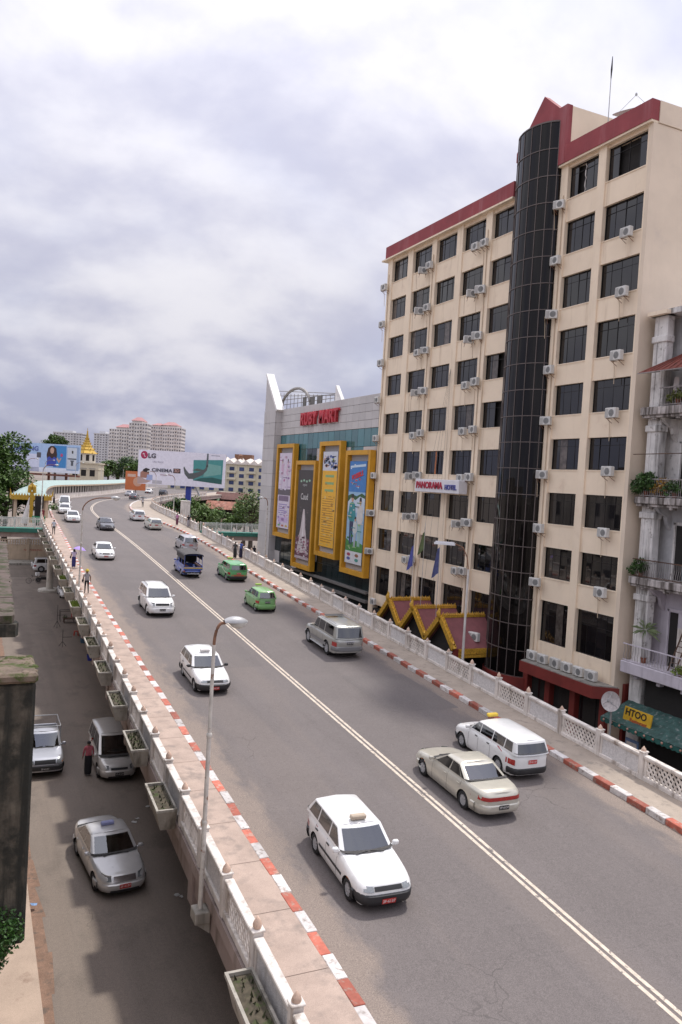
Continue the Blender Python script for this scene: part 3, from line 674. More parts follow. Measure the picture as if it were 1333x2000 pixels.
# gilded gable roofs over the entrance
m_gold = mat('gilding', (.66, .38, .05), .45, .25, var=.3, scale=9, spots=((.30, .11, .02), 7, .55, .72), bump=.5, bscale=14)
m_rooft = mat('roof_maroon', (.24, .085, .09), .7, var=.12, scale=2)
for gi, yc in enumerate((52.0, 48.4, 44.8)):
    lab = ('gilded gable roof of the hotel entrance, the one by the mall', 'gilded gable roof of the hotel entrance, in the middle of three', 'gilded gable roof of the hotel entrance, the one by the curved glass tower')[gi]
    t = thing('gable_roof', lab, 'roof', (28.5, yc, 0), 0, None); hw = 1.78; zp, ze = 5.75, 4.0; X1 = 3.4
    for sg in (1, -1):
        s = MB(); s.add([(0, 0, zp), (X1, 0, zp), (X1, sg * hw, ze), (0, sg * hw, ze), (0, 0, zp - .08), (X1, 0, zp - .08), (X1, sg * hw, ze - .08), (0, sg * hw, ze - .08)], [(0, 1, 2, 3), (7, 6, 5, 4), (0, 3, 7, 4), (2, 6, 7, 3), (1, 5, 6, 2)]); part('roof_slope', s, m_rooft, t)
        b_ = MB(); b_.bar((-.10, 0, zp + .02), (-.10, sg * hw * 1.02, ze - .01), .26, .34)
        for k in range(9):          # flame ornaments along the bargeboard
            u = (k + .5) / 9; c0 = Vector((-.1, sg * hw * u, lerp(zp, ze, u) + .12)); nrm = Vector((0, sg * .7, .72)); tn = Vector((0, -sg * .72, .70))
            b_.add([c0 - tn * .11 - Vector((.05, 0, 0)), c0 + tn * .10 - Vector((.05, 0, 0)), c0 + nrm * .34 + tn * .08, c0 - tn * .11 + Vector((.05, 0, 0)), c0 + tn * .10 + Vector((.05, 0, 0))], [(0, 1, 2), (3, 2, 4), (0, 2, 3), (1, 4, 2), (0, 3, 4, 1)])
        b_.tube([(-.1, sg * hw * .96, ze), (-.14, sg * hw * 1.08, ze + .10), (-.18, sg * hw * 1.05, ze + .34), (-.14, sg * hw * .95, ze + .52)], [.10, .11, .08, .02], 7); part('bargeboard', b_, m_gold, t, 40)
    if gi == 2: s = MB(); s.box(-.05, X1, -hw - .06, -hw + .06, ze - .38, ze - .02); s.box(0, X1, -hw - .02, -hw + .02, ze - .62, ze - .40); part('gilded_eave', s, m_gold, t)
    r_ = MB(); r_.bar((-.1, 0, zp + .06), (X1, 0, zp + .06), .16, .18)
    for k in range(22):
        x = k * X1 / 22; r_.add([(x, -.05, zp + .13), (x + .14, -.05, zp + .13), (x + .07, 0, zp + .13 + random.uniform(.14, .24)), (x, .05, zp + .13), (x + .14, .05, zp + .13)], [(0, 1, 2), (3, 2, 4), (0, 2, 3), (1, 4, 2)])
    part('ridge', r_, m_gold, t)
    f_ = MB(); f_.tube([(-.12, 0, zp - .25), (-.22, 0, zp + .05), (-.30, 0, zp + .30), (-.22, 0, zp + .52), (-.30, 0, zp + .70)], [.12, .17, .15, .08, .02], 8); f_.lathe([(.05, -.1), (.20, 0), (.05, .12)], 8, (-.16, 0, zp + .05)); part('finial', f_, m_gold, t, 45)
    s = MB(); s.box(.25, .3, -hw * .9, hw * .9, 0, ze + .02); s.add([(.28, -hw * .9, ze + .02), (.28, hw * .9, ze + .02), (.28, 0, zp - .1)], [(0, 1, 2)]); part('gable_infill', s, m_dark, t)
    for sg in (1, -1): s = MB(); s.cbox(-.1, .2, sg * hw - .14, sg * hw + .14, 0, ze, .02); part('column', s, m_red, t)
# flags
for (yp, zt, zb_, ca, ft, fb, nm) in ((50.8, 10.5, 5.2, (.08, .09, .32), 10.1, 8.5, 'dark blue flag hanging from a thin pole by the hotel entrance, nearest the mall'), (49.35, 11.75, 5.6, (.10, .13, .05), 11.2, 9.8, 'green and yellow flag hanging from the tallest pole at the hotel entrance'), (47.2, 10.5, 5.2, (.07, .08, .20), 10.3, 8.4, 'dark navy flag on the pole in front of the hotel sign end')):
    t = thing('flag', nm, 'flag', (29.5, yp, 0)); s = MB(); s.tube([(0, 0, 3.8), (0, 0, zt)], .022, 6); part('flagpole', s, mat('steel_pole', (.55, .55, .55), .4, .5), t)
    s = MB(); rows = []
    for j_ in range(9):
        u = j_ / 8; rows.append([(.05 * math.sin(i * 2.2 + u * 2), .02 + (.10 + .10 * u) * i * (1 if i else 0), lerp(ft, fb, u) - .12 * i) for i in range(5)])
    s.grid(rows); part('cloth', s, mat('flag_' + nm[:10], ca, .8, var=.25, scale=5), t, 60)
# lines hung down the facade
s = MB()
for k, (y0, y1) in enumerate(((50.95, 53.8), (50.95, 52.3), (50.95, 51.0), (50.95, 49.6), (50.95, 48.6))): s.tube([(HX - .2, y0, 23.2), (HX - 1.4, y1, 5.8)], .008, 4)
cb = tag(part('wire_bundle', s, mat('wire', (.10, .09, .08), .7), None), 'thin wires fanning down the hotel facade over its sign', 'wires')
# antenna and dish on the roof
t = thing('antenna_mast', 'tall thin antenna mast with dark tip on the hotel roof', 'antenna', (34, 38.4, 34.6)); s = MB(); s.tube([(0, 0, 0), (.02, .03, 4.9), (.05, .05, 6.1)], [.035, .025, .012], 6); part('mast', s, m_lampm, t); s = MB(); s.tube([(.02, .03, 4.85), (.05, .06, 5.6), (.03, .03, 6.35)], [.02, .06, .02], 6); part('aerial', s, m_frame, t)
def dish(label, loc, r, rot, m_, mast=1.0):
    t = thing('satellite_dish', label, 'satellite dish', loc); s = MB(); M = Euler(rot).to_matrix()
    rows = []
    for i in range(7):
        q = r * i / 6; rows.append([M @ Vector((q * math.cos(a), q * math.sin(a), .26 * q * q / r)) + Vector((0, 0, mast)) for a in [2 * math.pi * k / 28 for k in range(29)]])
    s.grid(rows); d = part('reflector', s, m_, t, 60)
    s = MB(); fc = M @ Vector((0, 0, r * .85)) + Vector((0, 0, mast))
    for k in range(3): a = 2 * math.pi * k / 3; s.tube([M @ Vector((r * .9 * math.cos(a), r * .9 * math.sin(a), .22 * r)) + Vector((0, 0, mast)), fc], .015, 5)
    s.lathe([(.05, -.06), (.07, 0), (.05, .1)], 8, fc); part('feed_horn', s, m_lampm, t)
    s = MB(); s.tube([(0, 0, 0), (0, 0, mast - .03)], .05, 8); part('mount', s, m_lampm, t); return t
dish('large white satellite dish lying near flat on the hotel roof', (33.9, 35.9, 34.6), 1.35, (.15, -.30, 0), mat('dish_white', (.66, .68, .69), .45, var=.05), 1.75)
dish('small grey satellite dish on a pole beside the red canopy, at the old balconied building', (30.4, 31.05, 0), .52, (0, -1.35, .35), mat('dish_grey', (.50, .46, .45), .6, var=.2, scale=6), 3.75)

# ---------------------------------------------------------------- shopping mall
m_tile = mat('grey_cladding', (.52, .495, .485), .55, var=.05, scale=.5, rnd=.07, streak=((.42, .39, .37), 1.1, .55, .85))
m_teal = mat('teal_glass', (.05, .17, .19), .08, var=.1, scale=.5, rnd=.2, spec=.7)
m_dglass = glass('mall', (.012, .022, .024), .05, rnd=.4, spec=.6)
m_joint = mat('joint_grey', (.17, .16, .15), .8)
m_orange = mat('orange_frame', (.62, .31, .02), .55, var=.10, scale=1.2, streak=((.40, .18, .02), 2, .55, .8))
mall = thing('shopping_mall', 'grey tiled shopping mall with teal glass band, red letters and tall orange framed posters', 'building', (HX + 5, 75, 0))
def mp(n, mb, m, parent=mall, smooth=None): return part(n, mb, m, parent, smooth, True)
s = MB(); s.box(HX + .12, 60, 62.6, 88.0, 0, 22.35); mp('core_wall', s, m_joint)
NY = 19; dy = (88.3 - 62.6) / NY
tb = MB(); tb.cbox(-.0, .10, .012, dy - .012, .012, .735, .008); me = tb.mesh('cladding_panel', m_tile)
for r in range(4):
    for k in range(NY): link('cladding_panel', me, mall, Vector((HX, 62.6 + k * dy, 19.36 + r * .75)) - mall.location, (0, rr.uniform(-.004, .004), 0))
pm = MB(); pm.box(0, .05, .03, dy - .03, .02, 1.63); me_t = pm.mesh('glass_pane', m_teal); me_d = pm.mesh('glass_pane', m_dglass)
tb = MB(); tb.cbox(-.03, .07, .01, dy - .01, .01, 1.64, .01); me_c = tb.mesh('cladding_panel', m_tile)
clad = {(14, 8), (15, 8), (14, 7), (1, 8), (0, 8), (0, 7), (0, 2), (17, 1), (18, 1), (18, 8), (13, 2), (13, 1), (8, 8), (9, 8), (4, 8), (4, 7), (13, 7), (8, 7), (9, 2)}
for r in range(11):
    for k in range(NY):
        z = 17.7 - r * 1.66
        if z < .5: continue
        m_ = me_c if (k, 9 - r) in clad else (me_t if r == 0 or (r == 1 and k not in (5, 10, 11)) else me_d)
        link('cladding_panel' if m_ is me_c else 'glass_pane', m_, mall, Vector((HX + .02, 62.6 + k * dy, z)) - mall.location, (0, rr.uniform(-.005, .005), rr.uniform(-.006, .006)))
for z in (4.55, 3.75): s = MB(); s.box(HX - .3, HX + .1, 62.6, 88, z, z + .22); mp('ledge', s, m_joint)
# corner pylon with slanted blade
s = MB(); s.box(HX - .7, HX + 1.6, 87.25, 91.2, 0, 22.3); mp('pylon_core', s, m_joint)
tb = MB(); tb.cbox(-.05, .02, .012, 1.95, .012, 1.47, .008); me = tb.mesh('cladding_panel', m_tile); tb = MB(); tb.cbox(.012, 2.28, -.05, .02, .012, 1.47, .008); me2 = tb.mesh('cladding_panel', m_tile)
for k in range(15):
    for j_ in range(2): link('cladding_panel', me, mall, Vector((HX - .72, 87.27 + j_ * 1.97, .1 + k * 1.48)) - mall.location)
    link('cladding_panel', me2, mall, Vector((HX - .70, 87.24, .1 + k * 1.48)) - mall.location)
s = MB(); s.prism([(87.2, 22.3), (91.2, 22.3), (91.2, 26.6)], 'X', HX - .7, HX + .1); mp('pylon_blade', s, m_tile)
wl = mat('blade_white', (.80, .78, .76), .6)
s = MB(); s.bar((HX - .3, 87.0, 22.2), (HX - .3, 91.3, 26.75), .95, .3); mp('blade_edge', s, wl)
s = MB(); s.bar((HX + .3, 71.1, 22.3), (HX + .3, 72.6, 23.85), .35, .18); s.prism([(71.15, 22.3), (72.65, 22.3), (72.65, 23.75)], 'X', HX + .15, HX + .45); mp('roof_blade', s, wl)
# roof sign frame with arch
s = MB()
for z in (22.6, 23.2, 23.8, 24.4, 25.0): s.tube([(HX + 1, 73, z * .25 + 22.6 * .75 if z > 24 else z * .6 + 22.4 * .4), (HX + 1, 92, z)], .04, 5)
for k in range(16): y = 73.5 + k * 1.15; s.tube([(HX + 1, y, 22.4), (HX + 1, y, 23.1 + 1.6 * k / 16)], .035, 5)
s.tube([(HX + .9, 85.6 + 4.6 * math.cos(a), 22.4 + 2.35 * math.sin(a)) for a in [math.pi * k / 20 for k in range(21)]], .17, 6); mp('roof_sign_frame', s, mat('sign_frame_steel', (.30, .28, .26), .7, var=.2))
for k, (y, w) in enumerate(((82.9, .9), (80.8, 1.5), (78.6, 1.3))): s = MB(); s.box(HX + .95, HX + 1.05, y - w / 2, y + w / 2, 22.45, 23.6 - .12 * k); mp('roof_letter_back', s, m_joint)
let = sign_text('RUBY MART', 1.85, mat('letter_crimson', (.50, .035, .05), .5, var=.15), mall, -5.12, .65, 20.85, .14, .05, .90, 'lettering', 1.12)
let.location = Vector((HX - .22, 75.65, 20.80)) - mall.location
# tall poster frames
def pframe(label, y0, y1, z0, z1, printer):
    x = 31.32; t = thing('poster_frame', label, 'poster', (x, (y0 + y1) / 2, z0)); w, h = y1 - y0, z1 - z0; D = .55; W_ = .40
    s = MB(); s.box(0, D, -w / 2, -w / 2 + W_, 0, h); part('frame_side', s, m_orange, t); s = MB(); s.box(0, D, w / 2 - W_, w / 2, 0, h); part('frame_side', s, m_orange, t)
    s = MB(); s.box(0, D, -w / 2 + W_, w / 2 - W_, h - .42, h); part('frame_top', s, m_orange, t); s = MB(); s.box(0, D, -w / 2 + W_, w / 2 - W_, 0, .42); part('frame_bottom', s, m_orange, t)
    s = MB(); s.box(.46, .52, -w / 2 + W_, w / 2 - W_, .42, h - .42); part('backing', s, mat('poster_back', (.42, .40, .40), .7, var=.05), t)
    pw, ph = w - 2 * W_ - .85, h - 2.0
    s = MB(); s.box(.14, .46, -pw / 2 - .1, pw / 2 + .1, .98, h - .98); part('poster_box', s, mat('poster_box_dark', (.07, .07, .08), .5), t)
    p = link('poster', None, t, (.132, 0, 1.0)); p.empty_display_size = .2
    def q(nm, pts, c, lift=0):             # flat printed area: pts in 0..1 across (to the reader's right) and up
        g_ = MB(); g_.add([(-.002 * lift, pw * (.5 - u), ph * v) for u, v in pts], [tuple(range(len(pts)))]); return part(nm, g_, mat('print_%02d_%02d_%02d' % tuple(int(v * 99) for v in c), c, .5, var=.06), p)
    def tx(txt, u, v, size, c, bold=0.0, rot=0.0, sx=1.0):
        o = link('lettering', text_mesh(txt, size, .003, bold, sx, 'CENTER', mat('print_%02d_%02d_%02d' % tuple(int(v_ * 99) for v_ in c), c, .5, var=.06)), p, (-.03, pw * (.5 - u), ph * v), FX)
        o.rotation_euler = (facing((-1, 0, 0)) @ Matrix.Rotation(rot, 3, 'Z')).to_euler(); return o
    printer(q, tx, pw, ph); return t
rect = lambda a, b, c, d: [(a, c), (b, c), (b, d), (a, d)]
def ell(cx, cy, rx, ry, n=14): return [(cx + rx * math.cos(2 * math.pi * k / n), cy + ry * math.sin(2 * math.pi * k / n)) for k in range(n)]
def figure(q, cx, z0, h, shirt, legs, skin=(.55, .33, .22), asp=1.0, lift=4):
    w = h * asp
    q('printed_figure', [(cx - w * .08, z0), (cx - w * .015, z0 + h * .02), (cx, z0 + h * .42), (cx + w * .015, z0 + h * .02), (cx + w * .08, z0), (cx + w * .11, z0 + h * .5), (cx - w * .11, z0 + h * .5)], legs, lift)
    q('printed_figure', [(cx - w * .11, z0 + h * .46), (cx + w * .11, z0 + h * .46), (cx + w * .22, z0 + h * .55), (cx + w * .15, z0 + h * .80), (cx + w * .04, z0 + h * .84), (cx - w * .04, z0 + h * .84), (cx - w * .15, z0 + h * .80), (cx - w * .22, z0 + h * .55)], shirt, lift + 1)
    q('printed_figure', ell(cx, z0 + h * .91, w * .07, h * .075), skin, lift + 2); q('printed_figure', [(cx - w * .075, z0 + h * .92), (cx + w * .075, z0 + h * .92), (cx + w * .05, z0 + h), (cx - w * .05, z0 + h)], (.03, .02, .02), lift + 3)
def pr1(q, tx, pw, ph):
    q('sheet', rect(0, 1, 0, 1), (.66, .58, .68)); a = ph / pw
    for u in (.27, .72): figure(q, u, .52, .40, (.62, .42, .55), (.58, .5, .62), asp=a * .62)
    q('printed_band', rect(0, 1, .44, .52), (.12, .10, .12), 6); q('printed_band', rect(.08, .9, .36, .43), (.20, .14, .22), 6)
    for k in range(6): q('printed_line', rect(.1, .8 - .07 * (k % 3), .31 - k * .028, .32 - k * .028), (.25, .18, .45), 2)
    q('printed_block', rect(.12, .9, .08, .15), (.58, .44, .66), 2); tx('SALE', .5, .115, .42, (.25, .1, .3))
    for k, c in enumerate(((.15, .4, .15), (.5, .15, .1), (.6, .4, .1))): q('printed_logo', ell(.2 + .3 * k, .035, .1, .014), c, 2)
def pr2(q, tx, pw, ph):
    q('sheet', rect(0, 1, 0, 1), (.055, .045, .045)); tx('Cuud', .5, .70, .92, (.62, .60, .58), .01)
    for k in range(4): q('printed_logo', ell(.2 + .2 * k, .875 + .01 * (k % 2), .07, .013), (.30, .48, .34), 2)
    tx('organics', .5, .835, .36, (.5, .52, .5)); q('printed_flowers', rect(0, 1, .0, .24), (.16, .06, .09), 1)
    q('printed_gown', [(.12, .06), (.88, .08), (.80, .22), (.66, .36), (.62, .48), (.56, .56), (.46, .565), (.40, .48), (.34, .36), (.2, .22)], (.60, .52, .52), 3)
    q('printed_gown', [(.44, .1), (.56, .1), (.53, .5), (.5, .5)], (.75, .70, .70), 4)
    rn = random.Random(5)
    for k in range(22): q('printed_petal', ell(rn.uniform(.05, .95), rn.uniform(.0, .22), .07, .013, 7), rn.choice(((.35, .10, .16), (.55, .32, .40), (.2, .05, .1), (.62, .55, .56))), 5)
    q('printed_base', rect(0, 1, 0, .03), (.5, .42, .45), 6)
def pr3(q, tx, pw, ph):
    q('sheet', rect(0, 1, 0, 1), (.80, .43, .03)); q('printed_photo', rect(0, 1, .80, 1), (.60, .62, .68), 1)
    rn = random.Random(9)
    for k in range(16): q('printed_shape', ell(rn.uniform(.1, .95), rn.uniform(.82, .96), rn.uniform(.05, .16), rn.uniform(.01, .02), 9), rn.choice(((.07, .11, .3), (.15, .25, .45), (.55, .35, .3), (.5, .55, .2), (.04, .06, .12))), 2)
    for k in range(3): q('printed_heading', rect(.22, .82, .73 - .075 * k, .755 - .075 * k), (.26, .42, .18), 2)
    for k in range(19): q('printed_line', rect(.10, .92 - .1 * rn.random(), .50 - k * .025, .507 - k * .025), (.38, .16, .02), 2)
def pr4(q, tx, pw, ph):
    q('sheet', rect(0, 1, .62, 1), (.05, .20, .50)); q('printed_sky', rect(0, 1, .15, .70), (.30, .48, .66), 1); q('printed_haze', rect(0, 1, .5, .66), (.55, .64, .74), 2)
    q('printed_trees', [(0, .60), (.2, .645), (.45, .62), (.7, .66), (1, .64), (1, .67), (.8, .69), (.5, .66), (.2, .68), (0, .66)], (.03, .10, .03), 3)
    q('printed_lawn', [(0, .12), (1, .12), (1, .20), (.6, .23), (.3, .20), (0, .24)], (.06, .24, .05), 3); a = ph / pw
    figure(q, .28, .18, .50, (.04, .26, .28), (.03, .04, .10), asp=a * .8, lift=5); figure(q, .76, .17, .48, (.62, .60, .58), (.35, .52, .5), asp=a * .7, lift=5); figure(q, .52, .16, .30, (.58, .62, .60), (.45, .5, .55), asp=a * .8, lift=10)
    tx('POSSIBLE', .5, .86, .60, (.60, .03, .04), .03, .22, .95); q('printed_swash', [(.05, .955), (.95, .975), (.95, .95), (.05, .935)], (.55, .68, .78), 6)
    q('printed_base', rect(0, 1, 0, .12), (.66, .66, .68), 7)
    for k, (u, v, c) in enumerate(((.22, .085, (.35, .04, .08)), (.7, .085, (.3, .12, .06)), (.22, .045, (.1, .12, .35)), (.7, .04, (.06, .3, .25)))): q('printed_logo', ell(u, v, .11, .016), c, 9)
def busy(q, cols_, n, box, seed, lift=7, sc=1.0):
    rn = random.Random(seed)
    for k in range(n):
        u, v = rn.uniform(box[0], box[1]), rn.uniform(box[2], box[3]); c_ = rn.choice(cols_)
        if k % 3: q('printed_shape', ell(u, v, rn.uniform(.03, .10) * sc, rn.uniform(.006, .02) * sc, 7), c_, lift)
        else: q('printed_line', rect(max(.02, u - .12), min(.98, u + .12), v, v + .008), c_, lift)
_p1, _p2, _p3, _p4 = pr1, pr2, pr3, pr4
def pr1(q, tx, pw, ph): _p1(q, tx, pw, ph); busy(q, ((.45, .10, .28), (.70, .62, .74), (.30, .16, .36), (.62, .40, .52), (.72, .70, .74)), 34, (.05, .95, .50, .97), 1); busy(q, ((.35, .25, .5), (.62, .35, .55), (.7, .66, .74)), 16, (.05, .95, .05, .3), 2)
def pr2(q, tx, pw, ph): _p2(q, tx, pw, ph); busy(q, ((.62, .56, .56), (.42, .30, .34), (.22, .10, .13)), 40, (.05, .95, .02, .26), 3, 8, .8); busy(q, ((.12, .09, .09), (.09, .07, .07)), 14, (.05, .95, .3, .6), 4, 2)
def pr3(q, tx, pw, ph): _p3(q, tx, pw, ph); busy(q, ((.66, .42, .10), (.70, .52, .2), (.45, .22, .03)), 26, (.06, .94, .02, .70), 5, 3); busy(q, ((.05, .09, .28), (.6, .5, .5), (.4, .5, .62), (.02, .03, .06)), 26, (.06, .94, .82, .97), 6, 4)
def pr4(q, tx, pw, ph): _p4(q, tx, pw, ph); busy(q, ((.75, .78, .8), (.15, .4, .7), (.6, .1, .1)), 16, (.05, .95, .74, .97), 7, 5, .8); busy(q, ((.05, .2, .04), (.3, .5, .2), (.6, .55, .5), (.04, .25, .28), (.62, .60, .58)), 26, (.05, .95, .14, .6), 8, 14, .8)
pframe('orange framed poster of two people in pale mauve, next to the grey corner pylon', 80.95, 86.4, 7.85, 18.27, pr1)
pframe('orange framed dark poster of a white gown over flowers, second from the corner pylon', 74.75, 80.2, 5.05, 16.4, pr2)
pframe('orange framed poster with orange text sheet, between the dark and the blue posters', 68.75, 73.9, 6.92, 18.28, pr3)
pframe('orange framed poster with red slanted lettering on blue above three figures, beside the hotel', 62.42, 67.55, 6.0, 17.32, pr4)
t = thing('hoarding', 'low maroon hoarding wall between the mall foot and the overpass', 'wall', (28.4, 61, 0)); s = MB(); s.cbox(-.1, .1, -2.5, 4.5, 0, 4.15, .02); part('board', s, m_red, t); s = MB(); s.cbox(-.16, .16, -2.6, 4.6, 4.15, 4.28, .02); part('coping', s, m_maroon, t)
# ---------------------------------------------------------------- old balconied building beside the hotel
m_old = mat('old_plaster', (.68, .66, .64), .9, var=.15, scale=1.2, streak=((.13, .12, .11), 2.2, .46, .72), spots=((.24, .22, .20), 3, .55, .75), bump=.3)
m_lil = mat('lilac_plaster', (.55, .51, .56), .85, var=.10, scale=1.2, streak=((.34, .30, .34), 2, .52, .8))
m_greyw = mat('grey_wall', (.50, .50, .51), .85, var=.15, scale=1.5, streak=((.16, .16, .17), 2, .5, .8))
m_stain = mat('stained_slab', (.48, .44, .42), .9, var=.25, scale=2.5, streak=((.08, .065, .055), 3.0, .38, .62), bump=.3)
m_door = mat('door_blue_grey', (.10, .14, .17), .7, var=.15)
m_rail = mat('rail_iron', (.30, .27, .26), .7, var=.25, scale=5)
m_rustroof = mat('rust_roof', (.20, .055, .04), .8, var=.2, scale=2, streak=((.10, .04, .03), 3, .5, .75))
m_wood = mat('weathered_wood', (.10, .055, .035), .85, var=.3, scale=4)
ob = thing('old_apartment', 'stained old apartment building with balconies, plants and shop below, next to the hotel', 'building', (HX + 4, 28, 0))
def op(n, mb, m, parent=ob, smooth=None): return part(n, mb, m, parent, smooth, True)
Y0, Y1 = 21.0, 32.1
s = MB(); s.box(HX + 1.75, HX + 10, Y0, Y1, 0, 24.0); op('core_wall', s, m_greyw)
s = MB(); s.box(HX + .4, HX + 10, Y0, Y1 + .25, 24.0, 24.28); op('roof_slab', s, m_old)
s = MB(); s.box(HX + .1, HX + 1.0, 30.9, 32.2, 24.0, 24.2); op('eave_slab', s, m_cream)
FL = [(5.02, 5.0), (9.95, 9.3), (14.2, 14.1), (18.8, 18.8)]
for y0, y1 in ((31.15, 32.05), (24.4, 25.3)):
    s = MB(); s.cbox(HX + .5, HX + 1.0, y0, y1, 0, 24.0, .03)
    for z in (8.9, 13.3, 17.9, 22.6): s.cbox(HX + .40, HX + 1.0, y0 - .08, y1 + .08, z, z + .35, .04)
    s.box(HX + .46, HX + .5, y0 + .15, y0 + .25, 5, 23); s.box(HX + .46, HX + .5, y1 - .3, y1 - .2, 5, 23)
    op('pilaster', s, m_old)
for i, z in enumerate((5.02, 9.80, 14.08, 18.75)):
    th = (.62, .38, .36, .42)[i]
    s = MB(); s.cbox(HX + (-.15 if i == 0 else 0), HX + 1.8, Y0, Y1 + .05, z, z + th, .03)
    if i: s.cbox(HX + .12, HX + .6, Y0, Y1, z - .14, z, .02)
    for k in range(5): s.cbox(HX + .15, HX + .5, 31.2 - 1.55 * k, 31.45 - 1.55 * k, z - .26, z, .03)
    op('balcony_slab', s, m_lil if i == 0 else m_stain)
# floor walls, doors and brackets
for i, (z0, z1, m_) in enumerate(((5.64, 9.66, m_lil), (10.18, 13.94, m_greyw), (14.44, 18.61, m_old), (19.17, 24.0, m_greyw))):
    s = MB(); s.box(HX + 1.5, HX + 1.76, Y0, Y1 + .02, z0, z1); op('floor_wall', s, m_)
    for k, yc in enumerate((29.9, 27.6, 25.2, 23)):
        s = MB(); s.box(HX + 1.42, HX + 1.5, yc - .62, yc + .62, z0, z0 + 2.9); s.box(HX + 1.36, HX + 1.44, yc - .7, yc - .58, z0, z0 + 3.0); s.box(HX + 1.36, HX + 1.44, yc + .58, yc + .7, z0, z0 + 3.0); s.box(HX + 1.36, HX + 1.44, yc - .7, yc + .7, z0 + 2.9, z0 + 3.05)
        d = op('door_frame', s, m_old if i != 0 else m_lil)
        s = MB(); s.box(HX + 1.38, HX + 1.42, yc - .52, yc - .02, z0 + .02, z0 + 2.1); part('door_leaf', s, m_door, d, None, True) if False else op('door_leaf', s, m_door if i != 0 else m_white)
        s = MB(); s.box(HX + 1.385, HX + 1.42, yc + .02, yc + .52, z0 + .02, z0 + 2.85); op('door_opening', s, m_dark)
    if i < 3:
        for yc in (31.0, 28.75):       # curved brackets below the next slab
            s = MB(); s.prism([(HX + .35, z1), (HX + 1.5, z1), (HX + 1.5, z1 - 1.2), (HX + 1.25, z1 - .9), (HX + 1.1, z1 - .5), (HX + .7, z1 - .3)], 'Y', yc - .12, yc + .12); op('bracket', s, m_)
# railings
def railing(z, h, y0, y1, x, m_, n, topm=None):
    r = link('railing', None, ob, Vector((x, (y0 + y1) / 2, z)) - ob.location); s = MB(); s.bar((0, y0 - (y0 + y1) / 2, h), (0, y1 - (y0 + y1) / 2, h), .06, .05); s.bar((0, y0 - (y0 + y1) / 2, .08), (0, y1 - (y0 + y1) / 2, .08), .04); part('rail', s, topm or m_, r)
    q = MB(); q.tube([(0, 0, .08), (-.03, 0, h * .35), (.03, 0, h * .65), (0, 0, h)], .014, 5); me = q.mesh('baluster', m_)
    for k in range(n): link('baluster', me, r, (0, lerp(y0, y1, (k + .5) / n) - (y0 + y1) / 2, 0))
    return r
railing(5.64, .92, 27.0, 32.1, HX - .05, m_rail, 26, m_lil); railing(10.18, .95, 26.0, 32.0, HX + .1, m_rail, 46, m_wood); railing(14.44, .95, 26.0, 31.9, HX + .1, m_rail, 44); railing(19.17, .95, 26.0, 31.0, HX + .1, m_rail, 30)
# rusty awning over the top balcony
t = thing('awning', 'rusty red metal awning above the top balcony of the old building', 'awning', (HX, 29, 21)); s = MB()
s.add([(-.5, -4.0, -.05), (-.5, 2.95, -.05), (1.45, 1.1, 1.25), (1.45, -4.0, 1.25), (-.5, -4.0, -.09), (-.5, 2.95, -.09), (1.45, 1.1, 1.21), (1.45, -4.0, 1.21)], [(0, 1, 2, 3), (7, 6, 5, 4), (0, 4, 5, 1), (1, 5, 6, 2)])
for k in range(16): y = 2.6 - k * .42; s.bar((-.5, y, -.03), (1.4, min(y, 1.0), 1.24), .035)
part('sheet', s, m_rustroof, t); s = MB(); s.bar((-.5, -4, -.1), (-.5, 3.0, -.1), .05); s.bar((-.5, 2.9, -.1), (1.4, 2.0, .2), .04); part('support', s, m_rail, t)
# laundry behind the top balcony
for k, (y, c) in enumerate(((30.2, (.55, .5, .48)), (29.7, (.3, .28, .27)), (29.2, (.62, .58, .56)))):
    s = MB(); s.grid([[(HX + .55 + .03 * math.sin(i + j), y + .16 * i, 20.7 - .22 * j) for i in range(3)] for j in range(5)]); tag(part('laundry', s, mat('cloth_%d' % k, c, .85, var=.1), None, 60), ('pale garment', 'dark garment', 'white garment')[k] + ' hanging under the rusty awning of the old building', 'laundry')
# leafy helper for potted plants
m_leaf = mat('leaf_mid', (.045, .10, .02), .55, var=.45, scale=3, rnd=.15); m_leafp = mat('leaf_pale', (.22, .28, .14), .55, var=.3, scale=7); m_leafy = mat('leaf_yellow', (.30, .17, .03), .6, var=.4, scale=5)
m_pot = mat('terracotta', (.22, .075, .04), .8, var=.2)
def leaf_cloud(s, c, r, n, size, seed, droop=.0, mi=0, zs=1.0):
    q = random.Random(seed)
    for _ in range(n):
        while True:
            d = Vector((q.uniform(-1, 1), q.uniform(-1, 1), q.uniform(-1, 1)))
            if .05 < d.length < 1: break
        d *= (.55 + .45 * q.random()) / max(d.length, .5); p = Vector(c) + Vector((d.x * r, d.y * r, d.z * r * zs))
        u = Vector((q.gauss(0, 1), q.gauss(0, 1), q.gauss(-droop, .7))).normalized(); v = u.cross(Vector((q.gauss(0, 1), q.gauss(0, 1), q.gauss(0, 1)))).normalized(); k = size * q.uniform(.6, 1.3)
        s.add([p - u * k * .5, p + v * k * .28, p + u * k * .5, p - v * k * .28], [(0, 1, 2, 3)], mi)
